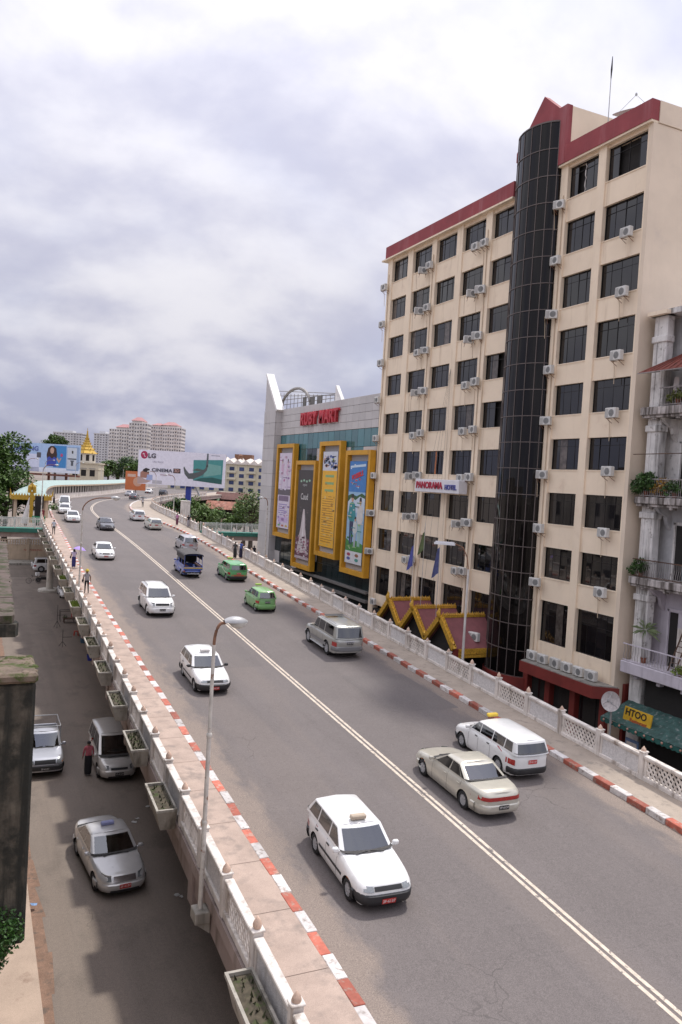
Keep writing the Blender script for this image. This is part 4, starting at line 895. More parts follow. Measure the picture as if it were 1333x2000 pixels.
def potted(label, loc, h, r, n, size, m_, seed, spiky=False):
    t = thing('potted_plant', label, 'plant', loc); s = MB(); s.lathe([(.11, 0), (.17, .28), (.19, .30), (.15, .30), (.14, .24)], 12); part('pot', s, m_pot, t, 40)
    s = MB()
    if spiky:
        q = random.Random(seed)
        for k in range(n):
            a = q.random() * 6.3; e = q.uniform(-.5, 1.2); L_ = r * q.uniform(.7, 1.2); d = Vector((math.cos(a) * math.cos(e), math.sin(a) * math.cos(e), math.sin(e))); sd = d.cross(Vector((0, 0, 1))).normalized() * .035; b0 = Vector((0, 0, h * .8)); m1 = b0 + d * L_ * .6; e1 = b0 + d * L_ - Vector((0, 0, L_ * .25))
            s.add([b0 - sd * .4, b0 + sd * .4, m1 + sd, e1, m1 - sd], [(0, 1, 2, 3, 4)])
    else:
        leaf_cloud(s, (0, 0, h * .62), r, n, size, seed, .3, 0, .8); leaf_cloud(s, (-.18, r * .7, h * .38), r * .7, n // 2, size, seed + 90, .6); leaf_cloud(s, (-.15, -r * .6, h * .5), r * .6, n // 2, size, seed + 91, .6)
    part('foliage', s, m_, t); s = MB(); s.tube([(0, 0, .25), (.02, 0, h * .8)], .02, 6); part('stem', s, m_wood, t); return t
potted('leafy climbing plant spilling over the third balcony corner of the old building', (HX + .25, 31.55, 14.45), 1.35, .62, 420, .22, m_leaf, 1)
potted('yellowing bush beside the leafy climber on the third balcony of the old building', (HX + .35, 30.5, 14.45), 1.1, .45, 150, .16, m_leafy, 2)
potted('low green bush at the balcony rail below the yellowing bush', (HX + .35, 29.75, 14.45), 1.0, .48, 260, .16, m_leaf, 3)
potted('green plant in the corner of the second balcony of the old building', (HX + .3, 31.6, 10.2), 1.0, .48, 300, .16, m_leaf, 4)
potted('tall palm-like plant with pale leaves on the lilac balcony', (HX + .55, 31.2, 5.65), 2.2, .75, 42, .2, m_leafp, 5, True)
potted('small yellow-green plant at the foot of the ladder on the lilac balcony', (HX + .1, 28.35, 5.65), .55, .30, 90, .14, mat('leaf_lime', (.16, .22, .04), .6, var=.3, scale=6), 6)
potted('green plants behind the rail of the top balcony under the rusty awning', (HX + .3, 29.9, 19.2), .9, .40, 140, .16, mat('leaf_olive', (.12, .14, .03), .6, var=.4, scale=5), 7)
t = thing('ladder', 'wooden ladder leaning on the wall of the lilac balcony', 'ladder', (HX + .45, 29.25, 5.65))
for yy_ in (-.22, .22): s = MB(); s.bar((0, yy_, 0), (.75, yy_ - .25, 2.35), .06, .05); part('rail', s, m_wood, t)
for k in range(8): u = (k + .6) / 8.5; s = MB(); s.bar((.75 * u, -.22 - .25 * u, 2.35 * u), (.75 * u, .22 - .25 * u, 2.35 * u), .045, .03); part('rung', s, m_wood, t)
t = thing('bamboo_pole', 'thin bamboo pole laid across the third balcony of the old building', 'pole', (HX - .1, 29.6, 16.7)); s = MB(); s.tube([(0, -3, .02), (0, 2.7, -.02)], .025, 6); part('pole', s, m_wood, t)
# shop at street level
s = MB(); s.box(HX + .6, HX + .8, 22, 31.0, 0, 4.9); op('shop_front', s, m_dark)
t = thing('shop_awning', 'scalloped green shop awning with flower trim below the lilac balcony', 'awning', (HX - .2, 28.4, 2.6)); NA = 26; rows = []
for j_ in range(4): rows.append([(-1.2 + 1.9 * j_ / 3, -4.5 + 8.1 * k / NA, .1 + .75 * j_ / 3 + .03 * (k % 2)) for k in range(NA + 1)])
s = MB(); s.grid(rows); part('canopy', s, mat('awning_green', (.035, .085, .075), .7, var=.3, scale=4, streak=((.22, .24, .235), 5, .55, .75)), t)
rows = [[(-1.2 - .01 * (k % 2), -4.5 + 8.1 * k / 52, .1 - (0 if r == 0 else .20 + .06 * (k % 2))) for k in range(53)] for r in range(2)]; s = MB(); s.grid(rows); part('valance', s, mat('valance_green', (.02, .10, .085), .7, var=.2), t)
for k in range(14): s = MB(); s.lathe([(.02, -.04), (.06, -.02), (.06, .02), (.02, .04)], 8, (-1.25, 3.3 - .56 * k, .02), 'X'); part('flower', s, mat('flower_pink', (.48, .26, .20), .7), t)
t = thing('shop_sign', 'yellow restaurant sign with dark lettering above the green shop awning', 'sign', (HX - .95, 29.95, 2.75)); s = MB(); s.cbox(-.04, .04, -.92, .92, 0, .80, .01); part('board', s, mat('sign_yellow', (.60, .36, .02), .5, var=.12, scale=3, streak=((.45, .26, .03), 3, .5, .8)), t); t.rotation_euler = (0, .18, 0)
sign_text('HTOO', .48, m_dark, t, -.05, .1, .54, .005, .012, 1.0); sign_text('Restaurant', .26, mat('letter_brick', (.35, .07, .03), .5), t, -.05, -.12, .20, .005, .008, 1.0)
t = thing('shop_board', 'pale blue poster board leaning under the green shop awning', 'board', (HX - .3, 30.75, 0)); s = MB(); s.cbox(-.04, .04, -.45, .45, .2, 1.75, .02); part('panel', s, mat('board_blue', (.14, .22, .38), .5, var=.2), t); s = MB(); s.cbox(-.05, -.042, -.35, .35, 1.3, 1.6, .002); part('printed_strip', s, m_white, t)

# ---------------------------------------------------------------- mossy old building on the near side
m_moss = mat('mossy_wall', (.10, .085, .065), .95, var=.35, scale=2.5, spots=((.018, .018, .014), 1.6, .42, .66), streak=((.02, .02, .016), 3, .42, .6), bump=1.0, bscale=9)
m_mosst = mat('moss_top', (.16, .12, .09), .95, var=.3, scale=3, spots=((.05, .07, .012), 2.0, .46, .6), bump=.6, bscale=14)
m_ledge = mat('ledge_brick', (.105, .078, .066), .95, var=.35, scale=4, spots=((.035, .042, .012), 1.8, .46, .62), fine=.4, bump=.5)
nb = thing('old_building', 'dark mossy old building with weathered pier and brick ledge over the lower street', 'building', (-1, 18, 0))
def np_(n, mb, m, smooth=None): return part(n, mb, m, nb, smooth, True)
s = MB(); s.cbox(-5, 1.22, 16.15, 17.6, 4.9, 10.05, .06); np_('pier', s, m_moss)
s = MB(); s.cbox(-5, 1.25, 16.05, 17.7, 10.05, 10.24, .05)
rq = random.Random(4)
for _ in range(70): x, y = rq.uniform(-.2, 1.2), rq.uniform(16.05, 17.6); r_ = rq.uniform(.04, .12); s.lathe([(r_, 10.22), (r_ * .7, 10.22 + r_ * .35), (.01, 10.22 + r_ * .5)], 7, (x, y, 0))
np_('pier_cap', s, m_mosst)
s = MB(); s.cbox(-5, .55, 17.75, 18.2, 5, 10.9, .03); np_('inner_pier', s, mat('red_stained', (.17, .06, .05), .9, var=.4, scale=3, spots=((.03, .025, .02), 3, .45, .6)))
s = MB(); s.prism([(-5, 17.75), (.80, 17.75), (.86, 17.9), (1.24, 34.6), (1.0, 35.5), (-5, 35.5)], 'Z', 10.9, 11.06); np_('ledge', s, m_ledge)
s = MB(); s.prism([(-5, 17.7), (.88, 17.7), (.95, 17.9), (.9, 18.2), (-5, 18.2)], 'Z', 10.62, 10.89); np_('ledge_end', s, m_moss)
for k in range(18):       # weathered tile edges along the ledge
    y = 18.3 + k * .92; xe = lerp(.86, 1.26, (y - 18) / 16.6); q = MB(); q.cbox(xe - .30 + rq.uniform(-.05, .05), xe + rq.uniform(-.03, .02), y, y + .885, 11.06, 11.075 + rq.uniform(0, .015), .008); np_('ledge_tile', q, m_ledge)
s = MB(); s.box(-5, .55, 18.2, 35, 0, 10.9); np_('wall', s, m_moss)
s = MB(); s.tube([(.42, 17.8, 11.09), (.55, 35, 11.09)], .035, 6); np_('pipe', s, m_under)  if 'm_under' in globals() else np_('pipe', s, m_dark)
s = MB(); leaf_cloud(s, (.72, 16.1, 5.25), .50, 2200, .075, 11, .2); leaf_cloud(s, (.1, 16.05, 5.15), .62, 2600, .075, 12, .2); leaf_cloud(s, (.6, 16.15, 4.75), .35, 1200, .07, 14, .2); leaf_cloud(s, (-.8, 16.1, 5.1), .7, 1500, .08, 13)
tag(part('bush', s, mat('leaf_dark', (.03, .085, .012), .5, var=.5, scale=6), None), 'dark green bush growing at the foot of the mossy pier', 'bush')
# buildings of the same side of the street beyond and behind, unseen: added for the hotel's reflections, kept low and pale to light it
m_blk = mat('block_plaster', (.42, .38, .34), .9, var=.2, scale=.5, streak=((.12, .11, .1), 1.2, .45, .7))
for k, (y0, y1, h, x1) in enumerate(((-60, -9, 17, -1.5), (36, 58, 15, -2.0), (59, 84, 16, -3.0), (-8, 12, 13, -6.0))):
    t = thing('street_block', ('weathered block behind the viewpoint on the near side of the street', 'weathered block beyond the mossy building', 'tall weathered block before the footbridge', 'weathered block set back under the viewpoint')[k], 'building', (x1 - 6, (y0 + y1) / 2, 0)); w = (y1 - y0) / 2
    s = MB(); s.box(-6, 6, -w, w, 0, h); part('wall', s, m_blk, t); q = MB(); q.box(0, .06, -.6, .6, 0, 1.6); me = q.mesh('window', m_dark)
    for f in range(int(h // 3.4)):
        for j_ in range(int(w * 2 // 3.2)): link('window', me, t, (6.0, -w + 1.6 + j_ * 3.2, 1.2 + f * 3.4))

# ---------------------------------------------------------------- compound wall and cross street
m_cwall = mat('compound_wall', (.56, .44, .32), .85, var=.1, scale=1, streak=((.34, .27, .2), 1.6, .5, .78))
t = thing('compound_wall', 'cream compound wall with pierced top band behind the parked white suv', 'wall', (4, 125.6, 0))
for k in range(9):
    x = -16 + k * 3.9; s = MB(); s.box(x + .2, x + 3.7, -.08, .08, .3, 2.45); part('wall_panel', s, m_cwall, t); s = MB(); s.cbox(x - .2, x + .2, -.16, .16, 0, 3.45, .02); part('post', s, m_cwall, t)
    s = MB(); s.box(x + .2, x + 3.7, -.10, .10, 3.2, 3.32); s.box(x + .2, x + 3.7, -.10, .10, 2.45, 2.55)
    for j_ in range(10): xx = x + .2 + 3.5 * (j_ + .5) / 10; s.box(xx - .09, xx + .09, -.06, .06, 2.55, 3.2)
    s.box(x + .2, x + 3.7, -.07, .07, 2.84, 2.92); part('pierced_band', s, m_cwall, t)
o = link('painted_notice', text_mesh('NO PARKING', .42, .002, 0, 1.0, 'CENTER', mat('notice_red', (.40, .06, .05), .7)), t, (4.2, -.09, 1.75), (math.pi / 2, 0, 0))
s = MB(); s.cbox(-14, 16, 121.2, 125.4, 0, .3, .04); tag(part('pavement', s, m_conc, None), kind='structure')
s = MB(); s.add([(-14, 107.2, .005), (30, 107.2, .005), (30, 107.45, .005), (-14, 107.45, .005)], [(0, 1, 2, 3)]); tag(part('street_line', s, m_line, None), kind='structure')

# ---------------------------------------------------------------- footbridges
m_green = mat('green_paint', (.03, .16, .12), .6, var=.15); m_railw = mat('rail_white', (.60, .58, .55), .6, var=.12)
def footbridge(label, x0, x1, y, z, back=2.2):
    t = thing('footbridge', label, 'footbridge', ((x0 + x1) / 2, y, z)); w = (x1 - x0) / 2
    s = MB(); s.box(-w, w, -.1, back, -.45, 0.0); part('deck', s, m_green, t); s = MB(); s.box(-w, w, .12, back - .1, -.98, -.46); part('beam', s, m_fascia, t)
    for yy_ in (-.03, back - .05):
        r = link('railing', None, t, (0, yy_, 0)); s = MB(); s.box(-w, w, -.035, .035, .98, 1.04); s.box(-w, w, -.025, .025, .12, .16); s.box(-w, w, -.02, .02, .80, .83); part('rail', s, m_railw, r)
        q = MB(); q.box(-.015, .015, -.015, .015, .14, 1.0); me = q.mesh('baluster', m_railw); q = MB(); q.box(-.05, .05, -.05, .05, -.3, 1.12); mp2 = q.mesh('post', m_railw); n = int(w * 2 / .17)
        for k in range(n): link('baluster', me, r, (-w + (k + .5) * 2 * w / n, 0, 0))
        for k in range(int(w * 2 / 2.0) + 1): link('post', mp2, r, (-w + k * 2.0 + .1, 0, 0))
    return t
footbridge('white railed footbridge with green deck edge leading off the near side of the overpass', -12, 6.9, 92.0, 7.42)
footbridge('white railed footbridge with green deck edge between the overpass and the mall', 25.7, 52, 95.3, 7.35)

# ---------------------------------------------------------------- gilded pavilion
m_gold2 = mat('pavilion_gold', (.52, .33, .04), .5, .25, var=.25, scale=5, spots=((.28, .13, .02), 5, .5, .7))
m_rgreen = mat('pale_green_roof', (.30, .40, .375), .6, var=.12, scale=2, streak=((.40, .52, .48), 3, .5, .8))
t = thing('pavilion', 'small pavilion with gilded upturned eaves and pale columns at the footbridge', 'pavilion', (6.7, 112, 7.3)); hw, hd = 2.35, 2.6
for a_ in (-1, 1):
    for b_ in (-1, 1): s = MB(); s.cbox(a_ * 1.9 - .18, a_ * 1.9 + .18, b_ * 2.1 - .18, b_ * 2.1 + .18, 0, 2.9, .02); part('column', s, m_cwall, t)
s = MB(); s.add([(-hw, -hd, 2.95), (hw, -hd, 2.95), (hw, hd, 2.95), (-hw, hd, 2.95), (-.9, -.6, 4.0), (.9, -.6, 4.0), (.9, .6, 4.0), (-.9, .6, 4.0)], [(0, 1, 5, 4), (1, 2, 6, 5), (2, 3, 7, 6), (3, 0, 4, 7), (4, 5, 6, 7)]); part('roof', s, m_rgreen, t)
s = MB(); s.box(-hw - .05, hw + .05, -hd - .08, -hd + .06, 2.5, 3.05); s.box(-hw - .05, hw + .05, hd - .06, hd + .08, 2.5, 3.05); s.box(-hw - .08, -hw + .06, -hd, hd, 2.5, 3.05); s.box(hw - .06, hw + .08, -hd, hd, 2.5, 3.05)
for k in range(14): x = -hw + (k + .5) * 2 * hw / 14; s.add([(x - .15, -hd - .06, 3.05), (x + .15, -hd - .06, 3.05), (x, -hd - .02, 3.38)], [(0, 1, 2)])
for a_ in (-1, 1): s.tube([(a_ * hw * .92, -hd, 2.95), (a_ * hw * 1.06, -hd, 3.15), (a_ * hw * 1.1, -hd, 3.9)], [.16, .14, .02], 6)
part('gilded_eave', s, m_gold2, t)
s = MB(); s.box(-.22, .22, -2.75, -2.65, -.4, 3.6); s.tube([(-.35, -2.7, 3.4), (-.2, -2.7, 4.2), (0, -2.7, 4.7), (.2, -2.7, 4.2), (.35, -2.7, 3.4)], [.2, .3, .08, .3, .2], 6); part('gilded_gate_post', s, m_gold2, t)
t = thing('booth', 'dark booth over a green counter in front of the gilded pavilion', 'booth', (7.35, 105.2, 7.2)); s = MB(); s.cbox(-.75, .75, -.5, .5, 0, .8, .03); part('counter', s, mat('booth_green', (.02, .22, .10), .6), t); s = MB(); s.cbox(-.5, .5, -.3, .4, .8, 3.3, .03); part('cabinet', s, m_dark, t)
t = thing('umbrella', 'folded white umbrella leaning beside the dark booth', 'umbrella', (5.6, 104.6, 6.9)); s = MB(); s.lathe([(.42, .2), (.36, .8), (.2, 2.0), (.06, 3.2), (.02, 3.5)], 9); part('canopy', s, mat('canvas_white', (.62, .6, .57), .8, var=.1), t, 30); s = MB(); s.tube([(0, 0, 0), (0, 0, 3.7)], .03, 6); part('shaft', s, m_wood, t); t.rotation_euler = (0, .16, 0)
t = thing('stair_rail', 'dark stair railing going down beside the gilded pavilion', 'railing', (3.2, 107, 6.0)); s = MB()
for k in range(12): s.bar((-3 + k * .45, 0, .0), (-3 + k * .45, 0, 1.6), .05)
s.bar((-3.2, 0, 1.6), (2.2, 0, 1.6), .08); s.bar((-3.2, 0, 0), (2.2, 0, 0), .08); part('rail', s, m_rail, t); s = MB(); s.box(-4, 2.4, .1, 2.5, -.5, -.1); part('landing', s, m_concd, t); s = MB(); s.cbox(-2.6, -2.2, -.2, .2, -6, 2.2, .04); part('post', s, m_white, t)

# ---------------------------------------------------------------- covered walkway along the outer side of the bend
t = thing('covered_walkway', 'long curving walkway with pale green roof and white columns along the bend', 'walkway', (9, 130, 7.5))
WL = [(x, y) for x, y in LP if 110 <= y <= 300]
s = MB(); s.grid([[(x + .1, y, zr(y) - .3), (x + .1, y, zr(y) + .95), (x - .1, y, zr(y) + .95), (x - .1, y, zr(y) - .3)] for x, y in WL]); part('low_wall', s, m_white, t, None, True)
def offs(d): 
    r = []
    for i, (x, y) in enumerate(WL):
        a_ = WL[max(i - 1, 0)]; b_ = WL[min(i + 1, len(WL) - 1)]; tx, ty = b_[0] - a_[0], b_[1] - a_[1]; l_ = math.hypot(tx, ty); r.append((x + ty / l_ * d, y - tx / l_ * d))
    return r
o1, o2, o3 = offs(.55), offs(-1.6), offs(-3.4)
s = MB(); s.grid([[(a[0], a[1], zr(a[1]) + 2.65), (b[0], b[1], zr(a[1]) + 3.45), (c[0], c[1], zr(a[1]) + 2.65), (a[0], a[1], zr(a[1]) + 2.60)] for a, b, c in zip(o1, o2, o3)]); part('roof', s, m_rgreen, t, None, True)
s = MB(); s.grid([[(a[0] + .03, a[1], zr(a[1]) + 2.66), (a[0] + .03, a[1], zr(a[1]) + 2.36), (a[0] - .1, a[1], zr(a[1]) + 2.36)] for a in o1]); part('fascia', s, m_cwall, t, None, True)
s = MB(); s.grid([[(c[0], c[1], zr(c[1]) - .2), (c[0], c[1], zr(c[1]) + 2.6)] for c in o3]); part('back_screen', s, mat('screen_dark', (.10, .095, .085), .85, var=.3, scale=1), t, None, True)
q = MB(); q.cbox(-.14, .14, -.14, .14, .9, 2.45, .02); me = q.mesh('column', m_white); acc = 0; last = WL[0]
for (x, y) in WL:
    acc += math.hypot(x - last[0], y - last[1]); last = (x, y)
def walk_pts(P, step):
    out = []; need = 0
    for a_, b_ in zip(P, P[1:]):
        d = math.hypot(b_[0] - a_[0], b_[1] - a_[1]); pos = need
        while pos < d: out.append((lerp(a_[0], b_[0], pos / d), lerp(a_[1], b_[1], pos / d))); pos += step
        need = pos - d
    return out
for (x, y) in walk_pts(WL, 2.2): link('column', me, t, Vector((x, y, zr(y))) - t.location)

# ---------------------------------------------------------------- billboards
def billboard(label, name, P0, P1, z0, z1, painter, legs, backm):
    P0 = Vector((*P0, 0)); P1 = Vector((*P1, 0)); d = P1 - P0; w = d.length; h = z1 - z0; c = (P0 + P1) / 2
    t = thing(name, label, 'billboard', (c.x, c.y, 0), math.atan2(d.y, d.x))
    s = MB(); s.box(-w / 2, w / 2, .02, .35, z0, z1); part('panel', s, backm, t)
    sh = link('printed_sheet', None, t, (0, 0, z0)); sh.empty_display_size = .2
    def q(nm, pts, c_, lift=0):
        g_ = MB(); g_.add([(w * (u - .5), -.006 * lift, h * v) for u, v in pts], [tuple(range(len(pts)))]); return part(nm, g_, mat('print_%02d_%02d_%02d' % tuple(int(v * 99) for v in c_), c_, .5, var=.06), sh)
    def tx(txt, u, v, size, c_, bold=0.0, sx=1.0, align='CENTER'):
        return link('lettering', text_mesh(txt, size, .003, bold, sx, align, mat('print_%02d_%02d_%02d' % tuple(int(v_ * 99) for v_ in c_), c_, .5, var=.06)), sh, (w * (u - .5), -.10, h * v), (math.pi / 2, 0, 0))
    painter(q, tx, w, h); legs(t, w, h); return t
def paint_phone(q, tx, w, h):
    q('sheet', rect(0, 1, 0, 1), (.42, .58, .84)); q('printed_glow', rect(0, .42, 0, .62), (.68, .72, .88), 1); q('printed_glow', rect(0, 1, 0, .16), (.78, .82, .92), 1); q('printed_block', rect(.62, .80, .18, .95), (.06, .26, .58), 2)
    tx('SAMSUNG', .20, .80, 1.45, (.10, .13, .38), .035); q('printed_logo', rect(.38, .44, .50, .68), (.10, .10, .12), 3)
    q('printed_hair', [(.53, .42), (.52, .62), (.54, .85), (.575, .93), (.62, .93), (.655, .85), (.67, .62), (.655, .40), (.62, .48), (.56, .46)], (.05, .025, .02), 3); q('printed_face', ell(.597, .77, .028, .11), (.58, .38, .30), 5)
    q('printed_dress', [(.525, .22), (.665, .22), (.66, .50), (.63, .56), (.60, .48), (.56, .56), (.53, .50)], (.05, .08, .42), 4); q('printed_arm', [(.66, .48), (.70, .34), (.735, .50), (.72, .52), (.70, .42), (.68, .54)], (.58, .38, .30), 5); q('printed_flower', ell(.735, .62, .018, .06), (.55, .08, .2), 5)
    q('printed_phone', rect(.81, .985, .10, .93), (.30, .40, .58), 3); q('printed_phone', rect(.815, .95, .53, .90), (.62, .66, .72), 4); q('printed_phone', rect(.815, .95, .14, .49), (.58, .62, .70), 4); q('printed_phone', rect(.83, .945, .49, .53), (.04, .04, .05), 5); q('printed_phone', rect(.878, .90, .70, .80), (.05, .05, .05), 5); q('printed_phone', rect(.872, .905, .27, .42), (.10, .11, .13), 5); q('printed_phone', rect(.862, .915, .42, .46), (.10, .11, .13), 5)
def legs_phone(t, w, h):
    for x in (-.25, .05, .3): s = MB(); s.cbox(x * w - .25, x * w + .25, .4, .9, 0, 13.2, .03); part('leg', s, mat('billboard_rust', (.16, .06, .04), .8, var=.3), t)
    s = MB(); s.box(-w / 2 + 2, w / 2, -.6, .5, 12.1, 12.55); part('catwalk', s, MATS['billboard_rust'], t)
billboard('blue and white phone billboard with a woman in a blue dress, behind the big tree', 'billboard', (7.2, 200.6), (22.0, 193.9), 12.9, 19.5, paint_phone, legs_phone, m_lampm)
def paint_tv(q, tx, w, h):
    q('sheet', rect(0, 1, 0, 1), (.82, .79, .88)); q('printed_logo', ell(.066, .85, .040, .115, 24), (.42, .03, .10), 2); q('printed_logo', ell(.053, .88, .007, .02, 8), (.75, .7, .72), 3); q('printed_logo', [(.064, .80), (.069, .80), (.069, .90), (.064, .90)], (.75, .7, .72), 3); q('printed_logo', [(.069, .80), (.082, .80), (.082, .816), (.069, .816)], (.75, .7, .72), 3)
    tx('LG', .155, .83, 1.35, (.10, .09, .11), .05, 1.05); tx("Life's Good", .225, .665, .50, (.36, .34, .42)); tx('CINEMA', .275, .42, .98, (.10, .10, .13), .03, 1.22); tx('SMART TV', .32, .29, .50, (.42, .25, .30)); q('printed_logo', rect(.405, .487, .36, .50), (.06, .04, .04), 2); tx('3D', .446, .43, .92, (.55, .32, .28), .03)
    q('printed_hair', [(.06, .36), (.13, .33), (.135, .44), (.09, .47), (.06, .42)], (.03, .02, .02), 3); q('printed_face', [(.03, .18), (.10, .17), (.13, .22), (.128, .40), (.07, .42), (.03, .33)], (.40, .20, .15), 2); q('printed_arm', [(-.0, .0), (.10, .03), (.16, .10), (.10, .12), (.03, .20), (.0, .22)], (.50, .36, .33), 2); q('printed_shirt', [(.10, .12), (.17, .12), (.17, .27), (.11, .28)], (.38, .45, .70), 3); q('printed_tray', rect(.17, .28, .02, .12), (.50, .48, .52), 3)
    q('printed_screen', [(.635, .18), (.965, .11), (.97, .83), (.63, .78)], (.08, .30, .29), 2); q('printed_glare', [(.75, .3), (.95, .4), (.95, .65), (.78, .7)], (.20, .42, .38), 3); q('printed_reef', [(.635, .18), (.965, .11), (.965, .25), (.85, .30), (.72, .26)], (.03, .12, .11), 3)
    q('printed_whale', [(.52, .53), (.535, .36), (.58, .22), (.64, .22), (.74, .35), (.79, .50), (.80, .66), (.785, .66), (.765, .54), (.70, .44), (.64, .40), (.585, .38), (.55, .48), (.525, .58)], (.11, .12, .12), 5); q('printed_whale', [(.775, .60), (.80, .60), (.80, .99), (.782, .99)], (.12, .14, .15), 5); q('printed_shadow', [(.62, .48), (.68, .54), (.75, .50), (.70, .46)], (.10, .12, .10), 5); q('printed_line', rect(.83, .93, .93, .95), (.3, .3, .36), 2)
def legs_tv(t, w, h):
    s = MB(); s.cbox(w * .08 - .55, w * .08 + .55, .5, 1.6, 0, 12.2, .06); part('post', s, mat('post_blue', (.03, .05, .30), .5, var=.15), t); s = MB(); s.box(-w / 2, w / 2, .36, .9, 12.0, 12.4); s.box(-w / 2, w / 2, .36, .9, 18.2, 18.6); part('truss', s, m_lampm, t); s = MB(); s.bar((w * .08 + 1.2, 1, 12.2), (w * .08 + 2.4, 1, 9.8), .35); part('strut', s, m_lampm, t)
billboard('very wide white billboard with red round logo and teal sea picture on a blue post', 'billboard', (31.5, 172.9), (48.5, 165.2), 11.75, 19.0, paint_tv, legs_tv, m_lampm)
billboard('small orange hoarding tucked behind the end of the wide white billboard', 'billboard', (36.2, 216.0), (41.2, 214.0), 9.3, 14.3, lambda q, tx, w, h: (q('sheet', rect(0, 1, 0, 1), (.58, .17, .06)), q('printed_shape', ell(.6, .45, .22, .25), (.62, .36, .25), 2), q('printed_shape', rect(.1, .5, .7, .85), (.66, .45, .35), 2)), lambda t, w, h: part('leg', MB().cbox(-.2, .2, .4, .8, 0, 10, .02), m_lampm, t), m_lampm)
t = thing('pillar', 'white block pillar beside the blue post of the wide billboard', 'pillar', (on_depth((362, 1000), 118).x, on_depth((362, 1000), 118).y, 0)); s = MB(); s.cbox(-.62, .62, -.5, .5, 0, 10.2, .05); part('shaft', s, m_white, t); s = MB(); s.cbox(-.66, .66, -.54, .54, 10.2, 10.35, .04); part('cap', s, m_white, t)

# ---------------------------------------------------------------- temple hall with gilded spire
t = thing('temple_hall', 'cream temple hall with tiered gilded spire, beside the phone billboard', 'temple', (37, 302, 0), R_(-22))
m_tcream = mat('temple_cream', (.60, .53, .40), .8, var=.08)
s = MB(); s.box(-5.2, 4.9, -4, 4, 0, 16.0); part('hall_wall', s, m_tcream, t); s = MB(); s.box(-5.5, 5.2, -4.3, 4.3, 16.0, 16.5); s.box(-5.3, 5.0, -4.15, 4.15, 13.9, 14.15); part('cornice', s, m_tcream, t)
for k, x in enumerate((-3.3, -.3, 2.8)):
    s = MB(); s.box(x - .9, x + .9, -4.06, -4.0, 11.6, 14.0); part('window', s, m_dark, t); s = MB(); s.box(x - 1.1, x + 1.1, -4.2, -4.0, 14.2, 14.45); part('lintel', s, m_rail, t)
s = MB(); s.lathe([(3.3, 16.5), (3.3, 20.0)], 8, (-.6, 0, 0)); part('turret', s, mat('temple_white', (.66, .62, .54), .8, var=.05), t)
for k in range(8):
    a_ = math.pi / 8 + k * math.pi / 4; M = Matrix.Translation((-.6, 0, 18.2)) @ Matrix.Rotation(a_, 4, 'Z') @ Matrix.Translation((3.06, 0, 0)); s = MB(); s.obox(M, .05, .55, 1.1); part('turret_window', s, m_dark, t)
zc = 19.8; r = 3.9
for k, hh in enumerate((1.5, 1.2, 1.05, .9, .8, .7)):
    s = MB(); s.lathe([(r, zc), (r * .96, zc + .15), (r * .70, zc + hh * .75), (r * .66, zc + hh)], 8, (-.6, 0, 0))
    for q_ in range(8):
        a_ = q_ * math.pi / 4; s.tube([(-.6 + r * .95 * math.cos(a_), r * .95 * math.sin(a_), zc), (-.6 + r * 1.06 * math.cos(a_), r * 1.06 * math.sin(a_), zc + .25), (-.6 + r * 1.05 * math.cos(a_), r * 1.05 * math.sin(a_), zc + .7)], [.14, .12, .02], 5)
    part('roof_tier', s, m_gold2, t); zc += hh * .92; r *= .70
s = MB(); s.lathe([(.55, zc - .2), (.42, zc + .8), (.22, zc + 2.0), (.3, zc + 2.2), (.12, zc + 2.6), (.05, zc + 3.6)], 10, (-.6, 0, 0)); part('spire', s, m_gold2, t)

